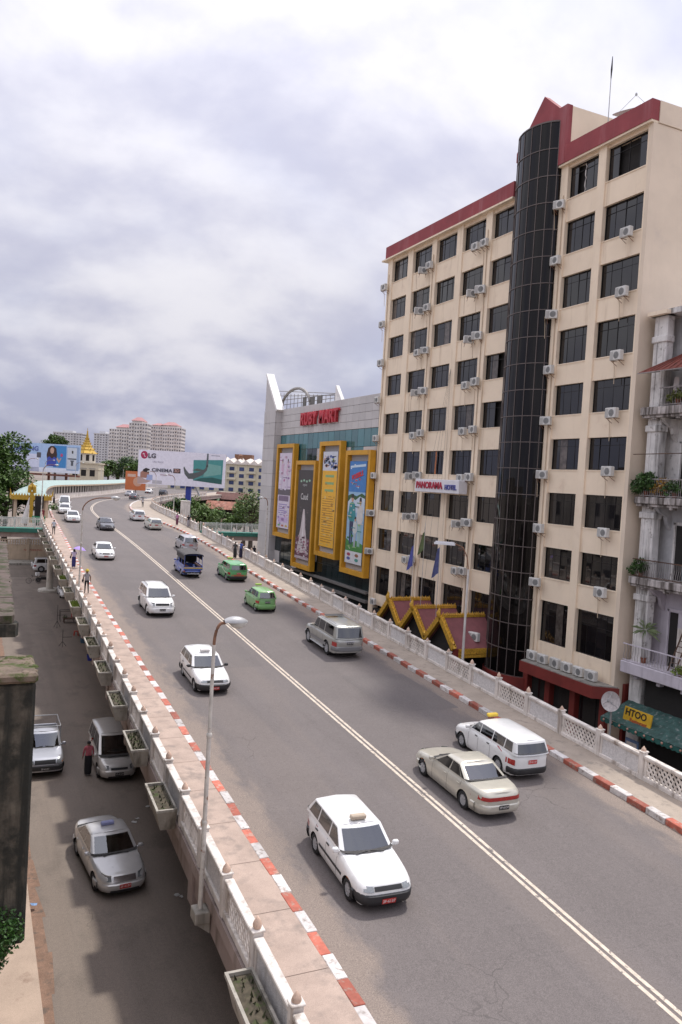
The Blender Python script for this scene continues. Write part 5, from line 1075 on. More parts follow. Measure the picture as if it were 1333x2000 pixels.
# ---------------------------------------------------------------- far buildings
m_tw = [mat('tower_cream', (.66, .63, .60), .85, var=.08, scale=.06), mat('tower_pink', (.66, .61, .58), .85, var=.08, scale=.06), mat('tower_grey', (.58, .58, .59), .85, var=.06, scale=.06)]  # pale paint, made paler in place of distance haze
m_wfar = mat('far_window', (.17, .165, .18), .4, var=.3, scale=.3, rnd=.35); m_rpink = mat('roof_rose', (.40, .20, .20), .8, var=.1, scale=.2)  # window tone lifted too, standing in for haze
def tower(label, p, d, wpx, ytop, m_, roof, storeys, bays, rz=R_(-25), dep=16, step=0):
    c = on_depth((p, 925), d); w = wpx * d / 1555; zt = on_depth((p, ytop), d).z
    t = thing('apartment_tower', label, 'building', (c.x, c.y, 0), rz); s = MB(); s.box(-w / 2, w / 2, 0, dep, 0, zt); part('wall', s, m_, t)
    fh = zt / storeys; bw = w / bays; q = MB(); q.box(-bw * .26, bw * .26, -.12, .1, 0, fh * .42); mw = q.mesh('window', m_wfar); q = MB(); q.box(-bw * .42, bw * .42, -.9, 0, 0, fh * .30); mb_ = q.mesh('balcony', m_); q = MB(); q.box(-.1, .12, -dep / 12, dep / 12, 0, fh * .42); ms = q.mesh('window', m_wfar)
    for f in range(max(storeys - 12, 2), storeys):
        for k in range(bays):
            x = -w / 2 + (k + .5) * bw; link('window', mw, t, (x, 0, f * fh + fh * .38))
            if k % 3 == 1: link('balcony', mb_, t, (x, 0, f * fh + fh * .05))
        for k in range(4): link('window', ms, t, (w / 2, dep * (k + .5) / 4, f * fh + fh * .38))
    if roof:
        for (a_, b_, h_) in roof:
            s = MB(); x0, x1 = -w / 2 + a_ * w, -w / 2 + b_ * w; s.box(x0, x1, .5, dep - .5, zt, zt + h_ * .35); part('roof_storey', s, m_, t); s = MB(); zb2 = zt + h_ * .35
            s.add([(x0 - .8, -.3, zb2), (x1 + .8, -.3, zb2), (x1 + .8, dep + .3, zb2), (x0 - .8, dep + .3, zb2), (lerp(x0, x1, .3), dep * .4, zt + h_), (lerp(x0, x1, .7), dep * .4, zt + h_), (lerp(x0, x1, .7), dep * .6, zt + h_), (lerp(x0, x1, .3), dep * .6, zt + h_)], [(0, 1, 5, 4), (1, 2, 6, 5), (2, 3, 7, 6), (3, 0, 4, 7), (4, 5, 6, 7), (3, 2, 1, 0)]); part('roof', s, m_rpink, t)
    else: s = MB(); s.box(-w / 2 - .5, w / 2 + .5, -.5, dep + .5, zt, zt + 1.0); s.box(-w * .2, w * .15, 2, dep - 2, zt + 1, zt + 3.2); part('roof', s, m_, t)
    return t
tower('cream apartment tower with rose roofs on stepped blocks, behind the trees', 232, 655, 44, 838, m_tw[0], [(.30, .95, 4.5)], 17, 9)
tower('tallest cream apartment block with rose pyramid roof between its neighbours', 266, 650, 36, 826, m_tw[0], [(.15, .7, 5)], 18, 7)
tower('pinkish cream apartment tower with broad rose roof above the wide white billboard', 321, 640, 60, 834, m_tw[1], [(.04, .36, 3), (.36, .85, 4.5)], 18, 13)
tower('pale grey flat roofed tower behind the phone billboard', 129, 900, 56, 846, m_tw[2], None, 20, 10)
tower('slim grey flat roofed tower between the gilded spire and the rose roofed towers', 197, 900, 33, 848, m_tw[2], None, 20, 6)
# long cream building behind the wide billboard
A_, B_ = on_depth((330, 930), 330), on_depth((520, 930), 325); dd = B_ - A_; wl_ = Vector((dd.x, dd.y)).length
t = thing('long_building', 'long cream building with blue windows and white roof trim behind the wide billboard', 'building', ((A_.x + B_.x) / 2, (A_.y + B_.y) / 2, 0), math.atan2(dd.y, dd.x)); m_lb = mat('long_cream', (.58, .54, .42), .8, var=.06, scale=.3)
s = MB(); s.box(-wl_ / 2, wl_ / 2, 0, 14, 0, 19.6); part('wall', s, m_lb, t); m_bw = mat('window_blue', (.04, .06, .16), .3, var=.2, rnd=.4)
q = MB(); q.box(-1.0, 1.0, -.12, .05, 0, 1.5); mw = q.mesh('window', m_bw); q = MB(); q.box(-1.9, 1.9, -1.1, 0, 0, .9); mbal = q.mesh('balcony', m_lb); nb_ = 10
for f, z in enumerate((17.0, 14.2, 11.3, 8.5, 5.6)):
    for k in range(nb_):
        x = -wl_ / 2 + (k + .5) * wl_ / nb_; link('window', mw, t, (x, 0, z))
        if k in (6, 8) and f in (0, 1): link('balcony', mbal, t, (x, 0, z - .9))
for k in range(nb_ + 1): x = -wl_ / 2 + k * wl_ / nb_; s = MB(); s.box(x - .18, x + .18, -.22, 0, 0, 19.6); part('pilaster', s, m_lb, t)
s = MB(); s.box(-wl_ / 2 - .3, wl_ / 2 + .3, -.7, 14.3, 19.6, 20.2); part('cornice', s, m_white, t)
for k in range(12): x = -wl_ / 2 + (k + .5) * wl_ / 12; s = MB(); s.add([(x - 1.6, -.4, 20.2), (x + 1.6, -.4, 20.2), (x, -.4, 21.5), (x - 1.6, 9, 21.4), (x + 1.6, 9, 21.4), (x, 9, 22.7)], [(0, 1, 2), (0, 2, 5, 3), (1, 4, 5, 2), (3, 5, 4)]); part('roof_truss', s, m_white, t)
s = MB(); s.box(wl_ * .12, wl_ * .30, 8, 12, 21, 24); s.lathe([(1.0, 21), (1.0, 23.4), (.2, 24)], 10, (wl_ * .2, 5, 0)); part('roof_tank', s, m_rust, t)
# rusty roofed sheds
m_rr = mat('corrugated_rust', (.30, .13, .09), .85, var=.3, scale=.7, spots=((.42, .30, .24), .9, .55, .72), streak=((.18, .08, .06), 1, .5, .7)); m_rr2 = mat('corrugated_brown', (.13, .06, .05), .85, var=.25, scale=.8)
for k, (pc, d, wpx, ye, yr, base, m_, lab) in enumerate(((438, 235, 78, 995, 979, 1008, m_rr, 'long shed with patchy rust orange roof below the cream building'), (452, 265, 66, 976, 962, 985, m_rr2, 'dark brown roofed shed behind the rust orange shed'), (402, 255, 46, 985, 972, 1000, m_rr2, 'green roofed house half hidden by the tree at the blue post'))):
    c = on_depth((pc, ye), d); w = wpx * d / 1555; ze = c.z; zr_ = on_depth((pc, yr), d + 4).z
    t = thing('shed', lab, 'shed', (c.x, c.y, 0), R_(-25)); mm = m_ if k < 2 else mat('green_roof', (.10, .17, .10), .8, var=.25, scale=1)
    s = MB(); s.add([(-w / 2, 0, ze), (w / 2, 0, ze), (w / 2, 4, zr_), (-w / 2, 4, zr_), (-w / 2, 8, ze), (w / 2, 8, ze)], [(0, 1, 2, 3), (3, 2, 5, 4)]); s.add([(-w / 2, 0, ze - .1), (w / 2, 0, ze - .1), (w / 2, 4, zr_ - .1), (-w / 2, 4, zr_ - .1)], [(0, 1, 2, 3)]); part('roof', s, mm, t)
    rb = MB()
    for j_ in range(int(w / .9)): x = -w / 2 + j_ * .9 + .3; rb.bar((x, -.02, ze + .04), (x, 4, zr_ + .04), .12, .06)
    tag(part('roof_rib', rb, mm, t), kind='stuff')
    s = MB(); s.box(-w / 2 + .4, w / 2 - .4, 1.0, 7, 0, ze - .1); part('wall', s, m_dark, t); s = MB(); s.box(-w / 2 + .4, w / 2 - .4, .3, .5, 0, ze * .42); part('low_wall', s, m_cwall, t)
    for j_ in range(5): x = -w / 2 + .5 + j_ * (w - 1) / 4; s = MB(); s.box(x - .12, x + .12, .2, .5, 0, ze); part('post', s, m_wood, t)

# ---------------------------------------------------------------- trees
def leaf_mat(n, c):
    m = mat(n, c, .55, var=.5, scale=.8, rnd=.08, spec=.3); return m
m_bark = mat('bark', (.09, .07, .055), .9, var=.3, scale=3)
LMT = [leaf_mat('foliage_deep', (.055, .105, .022)), leaf_mat('foliage_mid', (.085, .15, .03)), leaf_mat('foliage_light', (.12, .18, .05)), leaf_mat('foliage_blue', (.06, .105, .055))]
def tree(label, loc, h, r, n, leaf, seed, mi=1, flat=.8, trunk=.45, kind='tree', lean=0):
    q = random.Random(seed); t = thing('tree', label, kind, loc); s = MB(); zc = h - r * flat * .95
    s.tube([(0, 0, 0), (.15 * q.uniform(-1, 1), .1, zc * .45), (q.uniform(-.3, .3) + lean, 0, zc)], [r * .11, r * .085, r * .05], 8)
    clumps = []
    for k in range(22):
        a = q.random() * 6.283; e = q.uniform(-.55, 1.25); rad = r * q.uniform(.50, .82); p = Vector((math.cos(a) * math.cos(e) * rad + lean, math.sin(a) * math.cos(e) * rad, zc + math.sin(e) * rad * flat)); clumps.append((p, r * q.uniform(.26, .42)))
        if k < 9: s.tube([(lean * .6, 0, zc * q.uniform(.55, .95)), (p.x * .55, p.y * .55, lerp(zc, p.z, .5)), tuple(p)], [r * .05, r * .032, r * .012], 5)
    part('trunk', s, m_bark, t, 50); f = MB()
    for k in range(n):
        c, cr = q.choice(clumps)
        while True:
            d = Vector((q.uniform(-1, 1), q.uniform(-1, 1), q.uniform(-1, 1)))
            if d.length < 1: break
        d = d.normalized() * (d.length ** .45); p = c + Vector((d.x * cr, d.y * cr, d.z * cr * .85))
        u = (Vector((q.gauss(0, 1), q.gauss(0, 1), q.gauss(-.3, .6)))).normalized(); v = u.cross(Vector((q.gauss(0, .5), q.gauss(0, .5), 1))).normalized(); L_ = leaf * q.uniform(.55, 1.3)
        f.add([p - u * L_ * .5, p + v * L_ * .30, p + u * L_ * .5, p - v * L_ * .30], [(0, 1, 2, 3)], q.choice((0, 0, 1)))
    part('crown', f.mesh('crown', [LMT[mi], LMT[(mi + 1) % 3]], None, fixn=False), None, t); return t
tree('big dark spreading tree behind the gilded pavilion, in front of the phone billboard', (2.2, 140, 0), 19.8, 6.8, 9000, .62, 1, 0, 1.0)
tree('lower dark tree under the big tree, behind the pavilion roof', (4.5, 133, 0), 13.0, 4.6, 4500, .55, 21, 0, .9)
tree('round topped tree showing above the phone billboard', tuple(Vector((on_depth((108, 900), 260).x, on_depth((108, 900), 260).y, 0))), on_depth((108, 850), 260).z, 4.6, 3000, .7, 2, 0, .8)
for k, (px, d, yt, r, mi) in enumerate(((212, 330, 900, 5.0, 0), (232, 340, 905, 5.5, 3), (252, 335, 893, 5.5, 3), (268, 330, 900, 4.8, 0), (195, 320, 910, 4, 1))):
    p = on_depth((px, 925), d); tree(('dark tree next to the temple hall', 'bluish dark tree between the temple hall and the palm-like tree', 'palm-like bluish tree rising before the rose roofed towers', 'dark tree behind the small orange hoarding', 'low bush-like tree at the corner of the temple hall')[k], (p.x, p.y, 0), on_depth((px, yt), d).z, r, 2200, .8, 30 + k, mi, .75)
for k, (px, d, yt, r, mi, lab) in enumerate(((493, 150, 958, 4.6, 2, 'bushy light green tree against the grey pylon of the mall'), (480, 165, 985, 3.6, 1, 'lower green tree beside the bushy tree at the mall pylon'), (398, 140, 985, 3.3, 1, 'green tree beside the white block pillar'), (418, 150, 990, 3.2, 0, 'dark tree behind the footbridge, left of the rusty shed'), (352, 150, 973, 2.6, 3, 'low bluish bush growing behind the curving parapet'), (378, 185, 966, 3.0, 1, 'green tree at the foot of the blue billboard post'), (335, 152, 980, 1.9, 1, 'small shrub on the inner side of the bend'), (455, 150, 1003, 2.2, 1, 'small tree behind the footbridge railing'))):
    p = on_depth((px, 1000), d); tree(lab, (p.x, p.y, 0), on_depth((px, yt), d).z, r, 3000, .45, 50 + k, mi, .9)
tree('bare dark tree growing through the compound wall beside the footbridge', (11.2, 127, 0), 8.5, 3.0, 1500, .4, 70, 0, .7)
tree('row tree behind the compound wall under the footbridge', (2.0, 132, 0), 7.5, 3.0, 1500, .45, 71, 1, .7)
# ---------------------------------------------------------------- vehicles
m_tyre = mat('tyre', (.022, .022, .023), .85, var=.2, scale=10)
m_rim = mat('rim_alloy', (.42, .42, .43), .4, .15, var=.1)
m_under = mat('underbody', (.015, .015, .015), .9)
def clear_glass(name, tint):
    m = bpy.data.materials.new(name); m.use_nodes = True; nt = m.node_tree; nt.nodes.clear()
    tr = nt.nodes.new('ShaderNodeBsdfTransparent'); tr.inputs[0].default_value = (*tint, 1); gl = nt.nodes.new('ShaderNodeBsdfGlossy'); gl.inputs['Roughness'].default_value = .02; gl.inputs['Color'].default_value = (.92, .95, 1, 1)
    fr = nt.nodes.new('ShaderNodeFresnel'); fr.inputs[0].default_value = 2.25; mx = nt.nodes.new('ShaderNodeMixShader'); nt.links.new(fr.outputs[0], mx.inputs[0]); nt.links.new(tr.outputs[0], mx.inputs[1]); nt.links.new(gl.outputs[0], mx.inputs[2])
    o = nt.nodes.new('ShaderNodeOutputMaterial'); nt.links.new(mx.outputs[0], o.inputs[0]); MATS[name] = m; return m
m_carglass = clear_glass('glass_car', (.30, .32, .33)); m_tint = clear_glass('glass_car_tinted', (.10, .10, .105))
m_inner = mat('car_interior', (.055, .052, .050), .85, var=.2, scale=8); m_seat = mat('car_seat', (.11, .105, .10), .85, var=.2, scale=8)
m_black = mat('black_plastic', (.028, .028, .03), .55, var=.15)
m_chrome = mat('chrome', (.6, .6, .62), .2, .9, var=.05)
m_hl = mat('headlight', (.26, .28, .29), .08, .2, var=.15, scale=20, coat=.8)
m_tl = mat('taillight', (.34, .02, .018), .2, var=.2, scale=12, coat=.6)
m_amber = mat('amber', (.6, .2, .03), .25, var=.1, coat=.5)
m_plate = mat('plate_red', (.50, .035, .03), .5, var=.15)
m_plateb = mat('plate_black', (.03, .03, .03), .5)
m_pltxt = mat('plate_text', (.75, .72, .70), .6)
m_seam = mat('seam', (.02, .02, .02), .9)
m_gasket = mat('gasket', (.02, .02, .022), .6)

def wheel_meshes(r, w=.2, spokes=8, steel=False):
    s = MB(); s.lathe([(r * .62, -w / 2), (r * .92, -w / 2), (r, -w * .36), (r, w * .36), (r * .92, w / 2), (r * .62, w / 2)], 22, (0, 0, 0), 'Y', cap=False)
    ty = s.mesh('tyre', m_tyre, 50)
    s = MB(); rr = r * .64
    s.lathe([(rr, -w * .40), (rr, w * .40), (rr * .90, w * .46), (rr * .82, w * .30), (rr * .25, w * .34), (rr * .2, w * .42), (.005, w * .42)], 22, (0, 0, 0), 'Y')
    for k in range(spokes):
        a = 2 * math.pi * k / spokes
        M = Matrix.Rotation(-a, 4, 'Y') @ Matrix.Translation((rr * .52, w * .36, 0)); s.obox(M, rr * .33, .018, .028 if not steel else .02)
    return ty, s.mesh('rim', m_rim, 35)
WH = {}
def ring_pt(ring, s):
    a = abs(s); i = min(int(a), len(ring) - 2); t = a - i; p = ring[i].lerp(ring[i + 1], t)
    return Vector((p.x, p.y if s >= 0 else -p.y, p.z))

def car(name, label, spec, loc, heading, colour, group=None, plate='red', sign=None, cat='car', extra=None, pitch=0.0, rim=None):
    S = dict(L=4.2, W=1.66, wb=2.45, fo=.80, r=.29, gc=.17, n=6.5, H=[(1, .66), (.93, .74), (.42, .90), (0, .92), (-.9, .92), (-1, .88)],
             A0=.36, A1=.10, C1=-.80, C0=-.94, roof=1.42, pill=[-.12, -.50], tum=.13, bump='black', bz=(.22, .48), hl=(.56, .70, .30, .97), tl=(.55, .85, .72, .96), grille=(.58, .68, .30), crown=.035, rw=(.12, .86), spokes=8)
    S.update(spec); Ln, Wd = S['L'], S['W']; a, b, n = Ln / 2, Wd / 2, S['n']
    t = thing(name, label, cat, loc, 0, group)
    t.rotation_euler = Euler((0, -pitch, heading), 'XYZ')
    body_m = colour
    def Ht(x):
        u = x / a; P = S['H']
        if u >= P[0][0]: return P[0][1]
        for (u0, z0), (u1, z1) in zip(P, P[1:]):
            if u1 <= u <= u0:
                k = (u0 - u) / (u0 - u1) if u0 > u1 else 0; return lerp(z0, z1, k)
        return P[-1][1]
    xf = a - S['fo']; xr_ = xf - S['wb']; rw = S['r']; ra = rw * 1.16
    def zbot(x):
        for xw in (xf, xr_):
            d = abs(x - xw)
            if d < ra - 1e-4: return rw + math.sqrt(ra * ra - d * d)
        return S['gc'] + (.05 if abs(x) > a * .93 else 0)
    def inset(z, zt):
        q = 0.0
        if z < .42: q += .07 * ((.42 - z) / .25) ** 2
        d = zt - z
        if d < .22: q += .10 * (1 - max(d, 0) / .22) ** 2.2
        return q
    def fpt(y, z, sgn=1, off=0.0):      # point of the nose (sgn 1) or tail (-1) at height z
        zt = Ht(sgn * a * .97); q = inset(z, zt); f = min(abs(y) / (b - q), .999)
        return Vector((sgn * ((a - q) * (1 - f ** n) ** (1 / n) + off), y, z))
    def spt(x, z, sg, off=0.0):
        zt = Ht(x); q = inset(z, zt); f = min(abs(x) / (a - q), .999)
        return Vector((x, sg * ((b - q) * (1 - f ** n) ** (1 / n) + off), z))
    # --- lower body
    plan = [(a * (1 - f ** n) ** (1 / n), f * b) for f in (0, .22, .42, .60, .74, .85, .92, .965)]
    xs = set()
    for xw in (xf, xr_):
        for k in (-1.0, -.999, -.93, -.78, -.55, -.28, 0, .28, .55, .78, .93, .999, 1.0): xs.add(round(xw + ra * k, 4))
    for u in (.9, .84, .78, .60, .42, .3, .15, 0, -.15, -.3, -.45, -.6, -.75, -.84, -.9): xs.add(round(u * a, 4))
    lim = plan[-1][0] - .02
    side = [(x, b * (1 - abs(x / a) ** n) ** (1 / n)) for x in sorted(xs, reverse=True) if abs(x) < lim]
    plan = plan + side + [(-x, y) for x, y in reversed(plan)]
    TL = (0, .10, .22, .40, .58, .74, .86, .94, 1.0)
    ringsL = []
    for (x, y) in plan:
        zb, zt = zbot(x), Ht(x); rw_ = []
        for k in TL:
            z = lerp(zb, zt, k); q = inset(z, zt); rw_.append(Vector((x * (1 - q / a), y * (1 - q / b), z)))
        ringsL.append(rw_)
    s = MB()
    s.grid(ringsL); s.grid([[Vector((p.x, -p.y, p.z)) for p in r] for r in reversed(ringsL)])
    top = []
    for r in ringsL:
        p = r[-1]; top.append([Vector((p.x, p.y * k, p.z + S['crown'] * (1 - k * k))) for k in (1, .8, .5, .2, 0, -.2, -.5, -.8, -1)])
    s.grid(top)
    s.grid([[r[0], Vector((r[0].x, -r[0].y, r[0].z))] for r in ringsL], 1)
    bm = bmesh.new(); me0 = s.mesh('body', [body_m, m_under], None, fixn=False); bm.from_mesh(me0)
    bmesh.ops.remove_doubles(bm, verts=bm.verts, dist=.0008); bmesh.ops.recalc_face_normals(bm, faces=bm.faces); bm.to_mesh(me0); bm.free()
    me0.polygons.foreach_set('use_smooth', [True] * len(me0.polygons)); me0.set_sharp_from_angle(angle=R_(38))
    body = link('body', me0, t)
    # --- cabin
    A0, A1, C1, C0 = S['A0'] * a, S['A1'] * a, S['C1'] * a, S['C0'] * a
    wb_ = b - .055; wt = wb_ - S['tum']; roof = S['roof']
    pb = S['pill']
    def mk(x0, xA, xC, x1, w, zf, bul):
        P = [(x0 + bul, 0), (x0 + bul * .75, w * .5), (x0, w * .90)]
        P += [(lerp(x0, xA, .22), w * .985)] if False else []
        P += [(p, w) for p in xA]
        P += [(x1, w * .93), (x1 - bul * .5, w * .5), (x1 - bul * .7, 0)]
        return [Vector((x, y, zf(x, y))) for x, y in P]
    # side stations: front pillar, door pillars, rear pillar (bottom and top positions)
    bot_s = [A0 - .10] + [p * a for p in pb] + [C0 + .10]
    top_s = [A1 - .05] + [lerp(p * a, max(min(p * a, A1 - .2), C1 + .2), .9) - .03 for p in pb] + [C1 + .06]
    ring0 = mk(A0, bot_s, None, C0, wb_, lambda x, y: Ht(x) - .035, .12)
    ring1 = mk(A1, top_s, None, C1, wt + .02, lambda x, y: roof - .09 - .03 * abs((x - (A1 + C1) / 2) / (A1 - C1)) ** 2, .06)
    ring2 = mk(A1 - .07, top_s, None, C1 + .05, wt - .06, lambda x, y: roof - .025 - .05 * abs(2 * (x - (A1 + C1) / 2) / (A1 - C1)) ** 3, .05)
    SM = len(ring0) - 1; nw = len(bot_s) - 1; u0, u1 = S['rw']
    holes = [(-1.86, 1.86, .10, .94), (SM - 1.75, SM, u0, u1), (-SM, -SM + 1.75, u0, u1)]
    for sg in (1, -1):
        for k in range(nw):
            if S.get('panel') and k in S['panel']: continue
            d0 = .10 if k == 0 else .06; d1 = .06 if k < nw - 1 else .16; e0, e1 = sg * (3 + k + d0), sg * (3 + k + 1 - d1); holes.append((min(e0, e1), max(e0, e1), .17, .92))
    def gq(sv, u): return ring_pt(ring0, sv).lerp(ring_pt(ring1, sv), u)
    sb = sorted(set([float(i) for i in range(-SM, SM + 1)] + [h_[0] for h_ in holes] + [h_[1] for h_ in holes])); ub = sorted({0, .10, .94, u0, u1, .17, .92, 1.0})
    s = MB()
    for sa, sc in zip(sb, sb[1:]):
        for ua, uc in zip(ub, ub[1:]):
            ms, mu = (sa + sc) / 2, (ua + uc) / 2
            if any(h_[0] < ms < h_[1] and h_[2] < mu < h_[3] for h_ in holes): continue
            s.add([gq(sa, ua), gq(sc, ua), gq(sc, uc), gq(sa, uc)], [(0, 1, 2, 3)])
    s.grid([ring1, ring2]); s.grid([[Vector((p.x, -p.y, p.z)) for p in r] for r in (ring2, ring1)])
    s.grid([[Vector((p.x, p.y * k, p.z + .035 * (1 - k * k))) for k in (1, .7, .35, 0, -.35, -.7, -1)] for p in ring2])
    me1 = s.mesh('cabin', [body_m], None, fixn=False); bm = bmesh.new(); bm.from_mesh(me1); bmesh.ops.remove_doubles(bm, verts=bm.verts, dist=.0008); bmesh.ops.recalc_face_normals(bm, faces=bm.faces); bm.to_mesh(me1); bm.free()
    me1.polygons.foreach_set('use_smooth', [True] * len(me1.polygons)); me1.set_sharp_from_angle(angle=R_(32))
    cabin = link('cabin', me1, t)
    g_ = MB(); g_.grid([[Vector((p.x, p.y * .98 * k, p.z + .045 + S['crown'])) for k in (1, 0, -1)] for p in ring0]); g_.grid([[Vector((p.x * .99, p.y * .97 * k, p.z - .045)) for k in (1, 0, -1)] for p in ring2]); part('interior_trim', g_, m_inner, cabin)
    zd = Ht(0) + .04
    for sg in (1, -1):
        xs_ = A0 - 1.02; g_ = MB(); M = Matrix.Translation((xs_ - .06, sg * b * .44, (zd + roof - .36) / 2)) @ Matrix.Rotation(-.16, 4, 'Y'); g_.obox(M, .06, .23, (roof - .36 - zd) / 2); M = Matrix.Translation((xs_ - .12, sg * b * .44, roof - .30)); g_.obox(M, .045, .12, .08); part('front_seat', g_, m_seat, cabin)
    xr2 = C1 + .30 if C1 > C0 + .25 else C1 + .85
    if C1 - 0 < -.3 * a: g_ = MB(); M = Matrix.Translation((max(xr2, C0 + .55) - .1, 0, (zd + roof - .5) / 2)) @ Matrix.Rotation(-.2, 4, 'Y'); g_.obox(M, .06, b * .78, (roof - .5 - zd) / 2); part('rear_seat', g_, m_seat, cabin)
    g_ = MB(); wc = Vector((A0 - .50, -b * .44, Ht(A0) + .10)); g_.tube([wc + Vector((.07 * math.sin(q), .17 * math.cos(q), .15 * math.sin(q))) for q in [2 * math.pi * k / 16 for k in range(17)]], .016, 5, cap=False); part('steering_wheel', g_, m_black, cabin)
    def gp(sv, u):
        sv2 = sv if abs(sv) <= SM else math.copysign(2 * SM - abs(sv), -sv)
        return ring_pt(ring0, sv2).lerp(ring_pt(ring1, sv2), u)
    def pane(nm, s0, s1, u0, u1, m_=m_carglass, off=.008, ns=6, parent=cabin, skew=0.0):
        rows = []; cen = Vector((0, 0, (roof + .9) / 2))
        for j in range(4):
            u = lerp(u0, u1, j / 3); row = []
            for i in range(ns + 1):
                sv = lerp(s0, s1, i / ns); p = gp(sv, u); e = .02
                dn = (gp(sv + e, u) - gp(sv - e, u)).cross(gp(sv, min(u + .05, 1)) - gp(sv, u - .05 if u > .05 else 0)).normalized()
                if dn.dot(p - Vector((p.x * .6, 0, .8))) < 0: dn = -dn
                row.append(p + dn * off)
            rows.append(row)
        g_ = MB(); g_.grid(rows); return part(nm, g_, m_, parent, 60)
    pane('windscreen', -1.9, 1.9, .08, .955, off=.006)
    pane('rear_window', SM - 1.79, SM + 1.79, u0 - .02, u1 + .02, m_tint if S.get('tint') else m_carglass, off=.006)
    for sg in (1, -1):
        for k in range(nw):
            d0 = .10 if k == 0 else .06; d1 = .06 if k < nw - 1 else .16
            if S.get('panel') and k in S['panel']: continue
            pane('side_window', sg * (3 + k + d0 - .02), sg * (3 + k + 1 - d1 + .02), .15, .935, m_tint if (S.get('tint') and k) else m_carglass, off=.004, ns=2)
    # --- conformal patches
    def front(nm, y0, y1, z0, z1, m_, off=.008, sgn=1, ns=5, parent=body):
        g_ = MB(); g_.grid([[fpt(lerp(y0, y1, i / ns), lerp(z0, z1, j / 2), sgn, off) for i in range(ns + 1)] for j in range(3)]); return part(nm, g_, m_, parent, 60)
    def band(nm, z0, z1, m_, off, sgn, xin):
        rows = []
        for z, o in ((z0, .0), (z0 + .03, off), ((z0 + z1) / 2, off * 1.15), (z1 - .03, off), (z1, .0)):
            row = []
            for f in (-1,): pass
            xe = a * (1 - .965 ** n) ** (1 / n)
            L1 = [spt(sgn * x, z, 1, o) for x in (xin, lerp(xin, xe, .5), xe)]
            L2 = [fpt(f * b, z, sgn, o) for f in (.94, .88, .78, .62, .4, .2, 0, -.2, -.4, -.62, -.78, -.88, -.94)]
            L3 = [spt(sgn * x, z, -1, o) for x in (xe, lerp(xin, xe, .5), xin)]
            rows.append(L1 + L2 + L3)
        g_ = MB(); g_.grid(rows); return part(nm, g_, m_, t, 50)
    bm_ = {'black': m_black, 'body': body_m, 'chrome': m_chrome, 'grey': MATS.get('paint_greytrim') or paint('greytrim', (.18, .18, .185))}[S['bump']]
    band('front_bumper', S['bz'][0], S['bz'][1], bm_, .045, 1, max(xf + ra + .05, a * .80))
    band('rear_bumper', S['bz'][0] + .03, S['bz'][1] + .03, bm_, .045, -1, max(-(xr_ - ra - .05), a * .82))
    z0, z1, f0, f1 = S['hl']
    for sg in (1, -1):
        h_ = front('headlight', sg * f0 * b, sg * f1 * b, z0, z1, m_hl, .012)
        front('indicator', sg * (f1 - .10) * b, sg * min(f1 + .01, .985) * b, z0 + .01, z1 - .01, m_amber if S.get('amber', True) else m_hl, .016)
    gz0, gz1, gf = S['grille']; front('grille', -gf * b, gf * b, gz0, gz1, m_black if not S.get('chromegrille') else m_chrome, .010)
    if S.get('intake'): front('air_intake', -.55 * b, .55 * b, S['bz'][0] + .02, S['bz'][0] + .11, m_black, .058)
    z0, z1, f0, f1 = S['tl']
    if S.get('tlbar'): front('light_bar', -f0 * b, f0 * b, z0, z1, m_tl, .010, -1)
    for sg in (1, -1): front('taillight', sg * f0 * b, sg * f1 * b, z0, z1, m_tl, .014, -1)
    pm = m_plate if plate == 'red' else m_plateb
    for sgn, zc in ((1, S.get('pz', .40)), (-1, S.get('rpz', .56))):
        pp = front('number_plate', -.19, .19, zc - .075, zc + .075, pm, .062 if zc < S['bz'][1] else .02, sgn, 2)
        tm = TXT['plate']; o = link('plate_number', tm, pp); x = fpt(0, zc, sgn, (.066 if zc < S['bz'][1] else .024)).x
        o.location = (x, 0, zc); o.rotation_euler = (math.pi / 2, 0, math.pi / 2 * sgn)
    # seams, handles, side trim
    sm = MB(); hm = MB()
    for sg in (1, -1):
        for p in [A0 - .18] + [p * a for p in pb[:S.get('doors', 2)]]:
            if abs(p - xr_) < ra or abs(p - xf) < ra: zlo = .72
            else: zlo = .26
            sm.grid([[spt(p - .006, lerp(zlo, Ht(p) - .05, k / 5), sg, .004), spt(p + .006, lerp(zlo, Ht(p) - .05, k / 5), sg, .004)] for k in range(6)])
        for p in pb[:S.get('doors', 2)]:
            c = spt(p * a + .14, Ht(0) - .14, sg, .012); hm = MB(); hm.obox(Matrix.Translation(c), .075, .012, .016); part('door_handle', hm, m_black if S['bump'] == 'black' else body_m, body)
    tag(part('door_seam', sm, m_seam, body), kind='stuff')
    if S.get('trim'):
        for sg in (1, -1): g_ = MB(); g_.grid([[spt(lerp(xf - ra - .05, xr_ + ra + .05, k / 8), z, sg, .012) for k in range(9)] for z in (.46, .53)]); part('side_trim', g_, m_black, body)
    for sg in (1, -1):
        g_ = MB(); c = Vector((A0 - .16, sg * (b + .06), Ht(A0) + .07)); g_.cbox(c.x - .07, c.x + .05, c.y - .09, c.y + .09, c.z - .06, c.z + .07, .03)
        g_.bar(c, (c.x, sg * (b - .12), c.z - .06), .04); part('door_mirror', g_, body_m if S.get('mirrorbody', True) else m_black, t, 40)
    key = (rw, S['spokes']); 
    if key not in WH: WH[key] = wheel_meshes(rw, .19, S['spokes'])
    ty, rm = WH[key]
    for xw in (xf, xr_):
        for sg in (1, -1):
            w = link('wheel', None, t, (xw, sg * (b - .125), rw), (0, 0, 0 if sg > 0 else math.pi)); w.empty_display_size = .1
            link('tyre', ty, w); link('rim', rm, w)
    wl = MB()
    for sg in (.55, -.55): wl.bar((A0 + .12, sg * b * .9, Ht(A0) + .03), (A0 + .05, sg * b * .1, Ht(A0) + .05), .02)
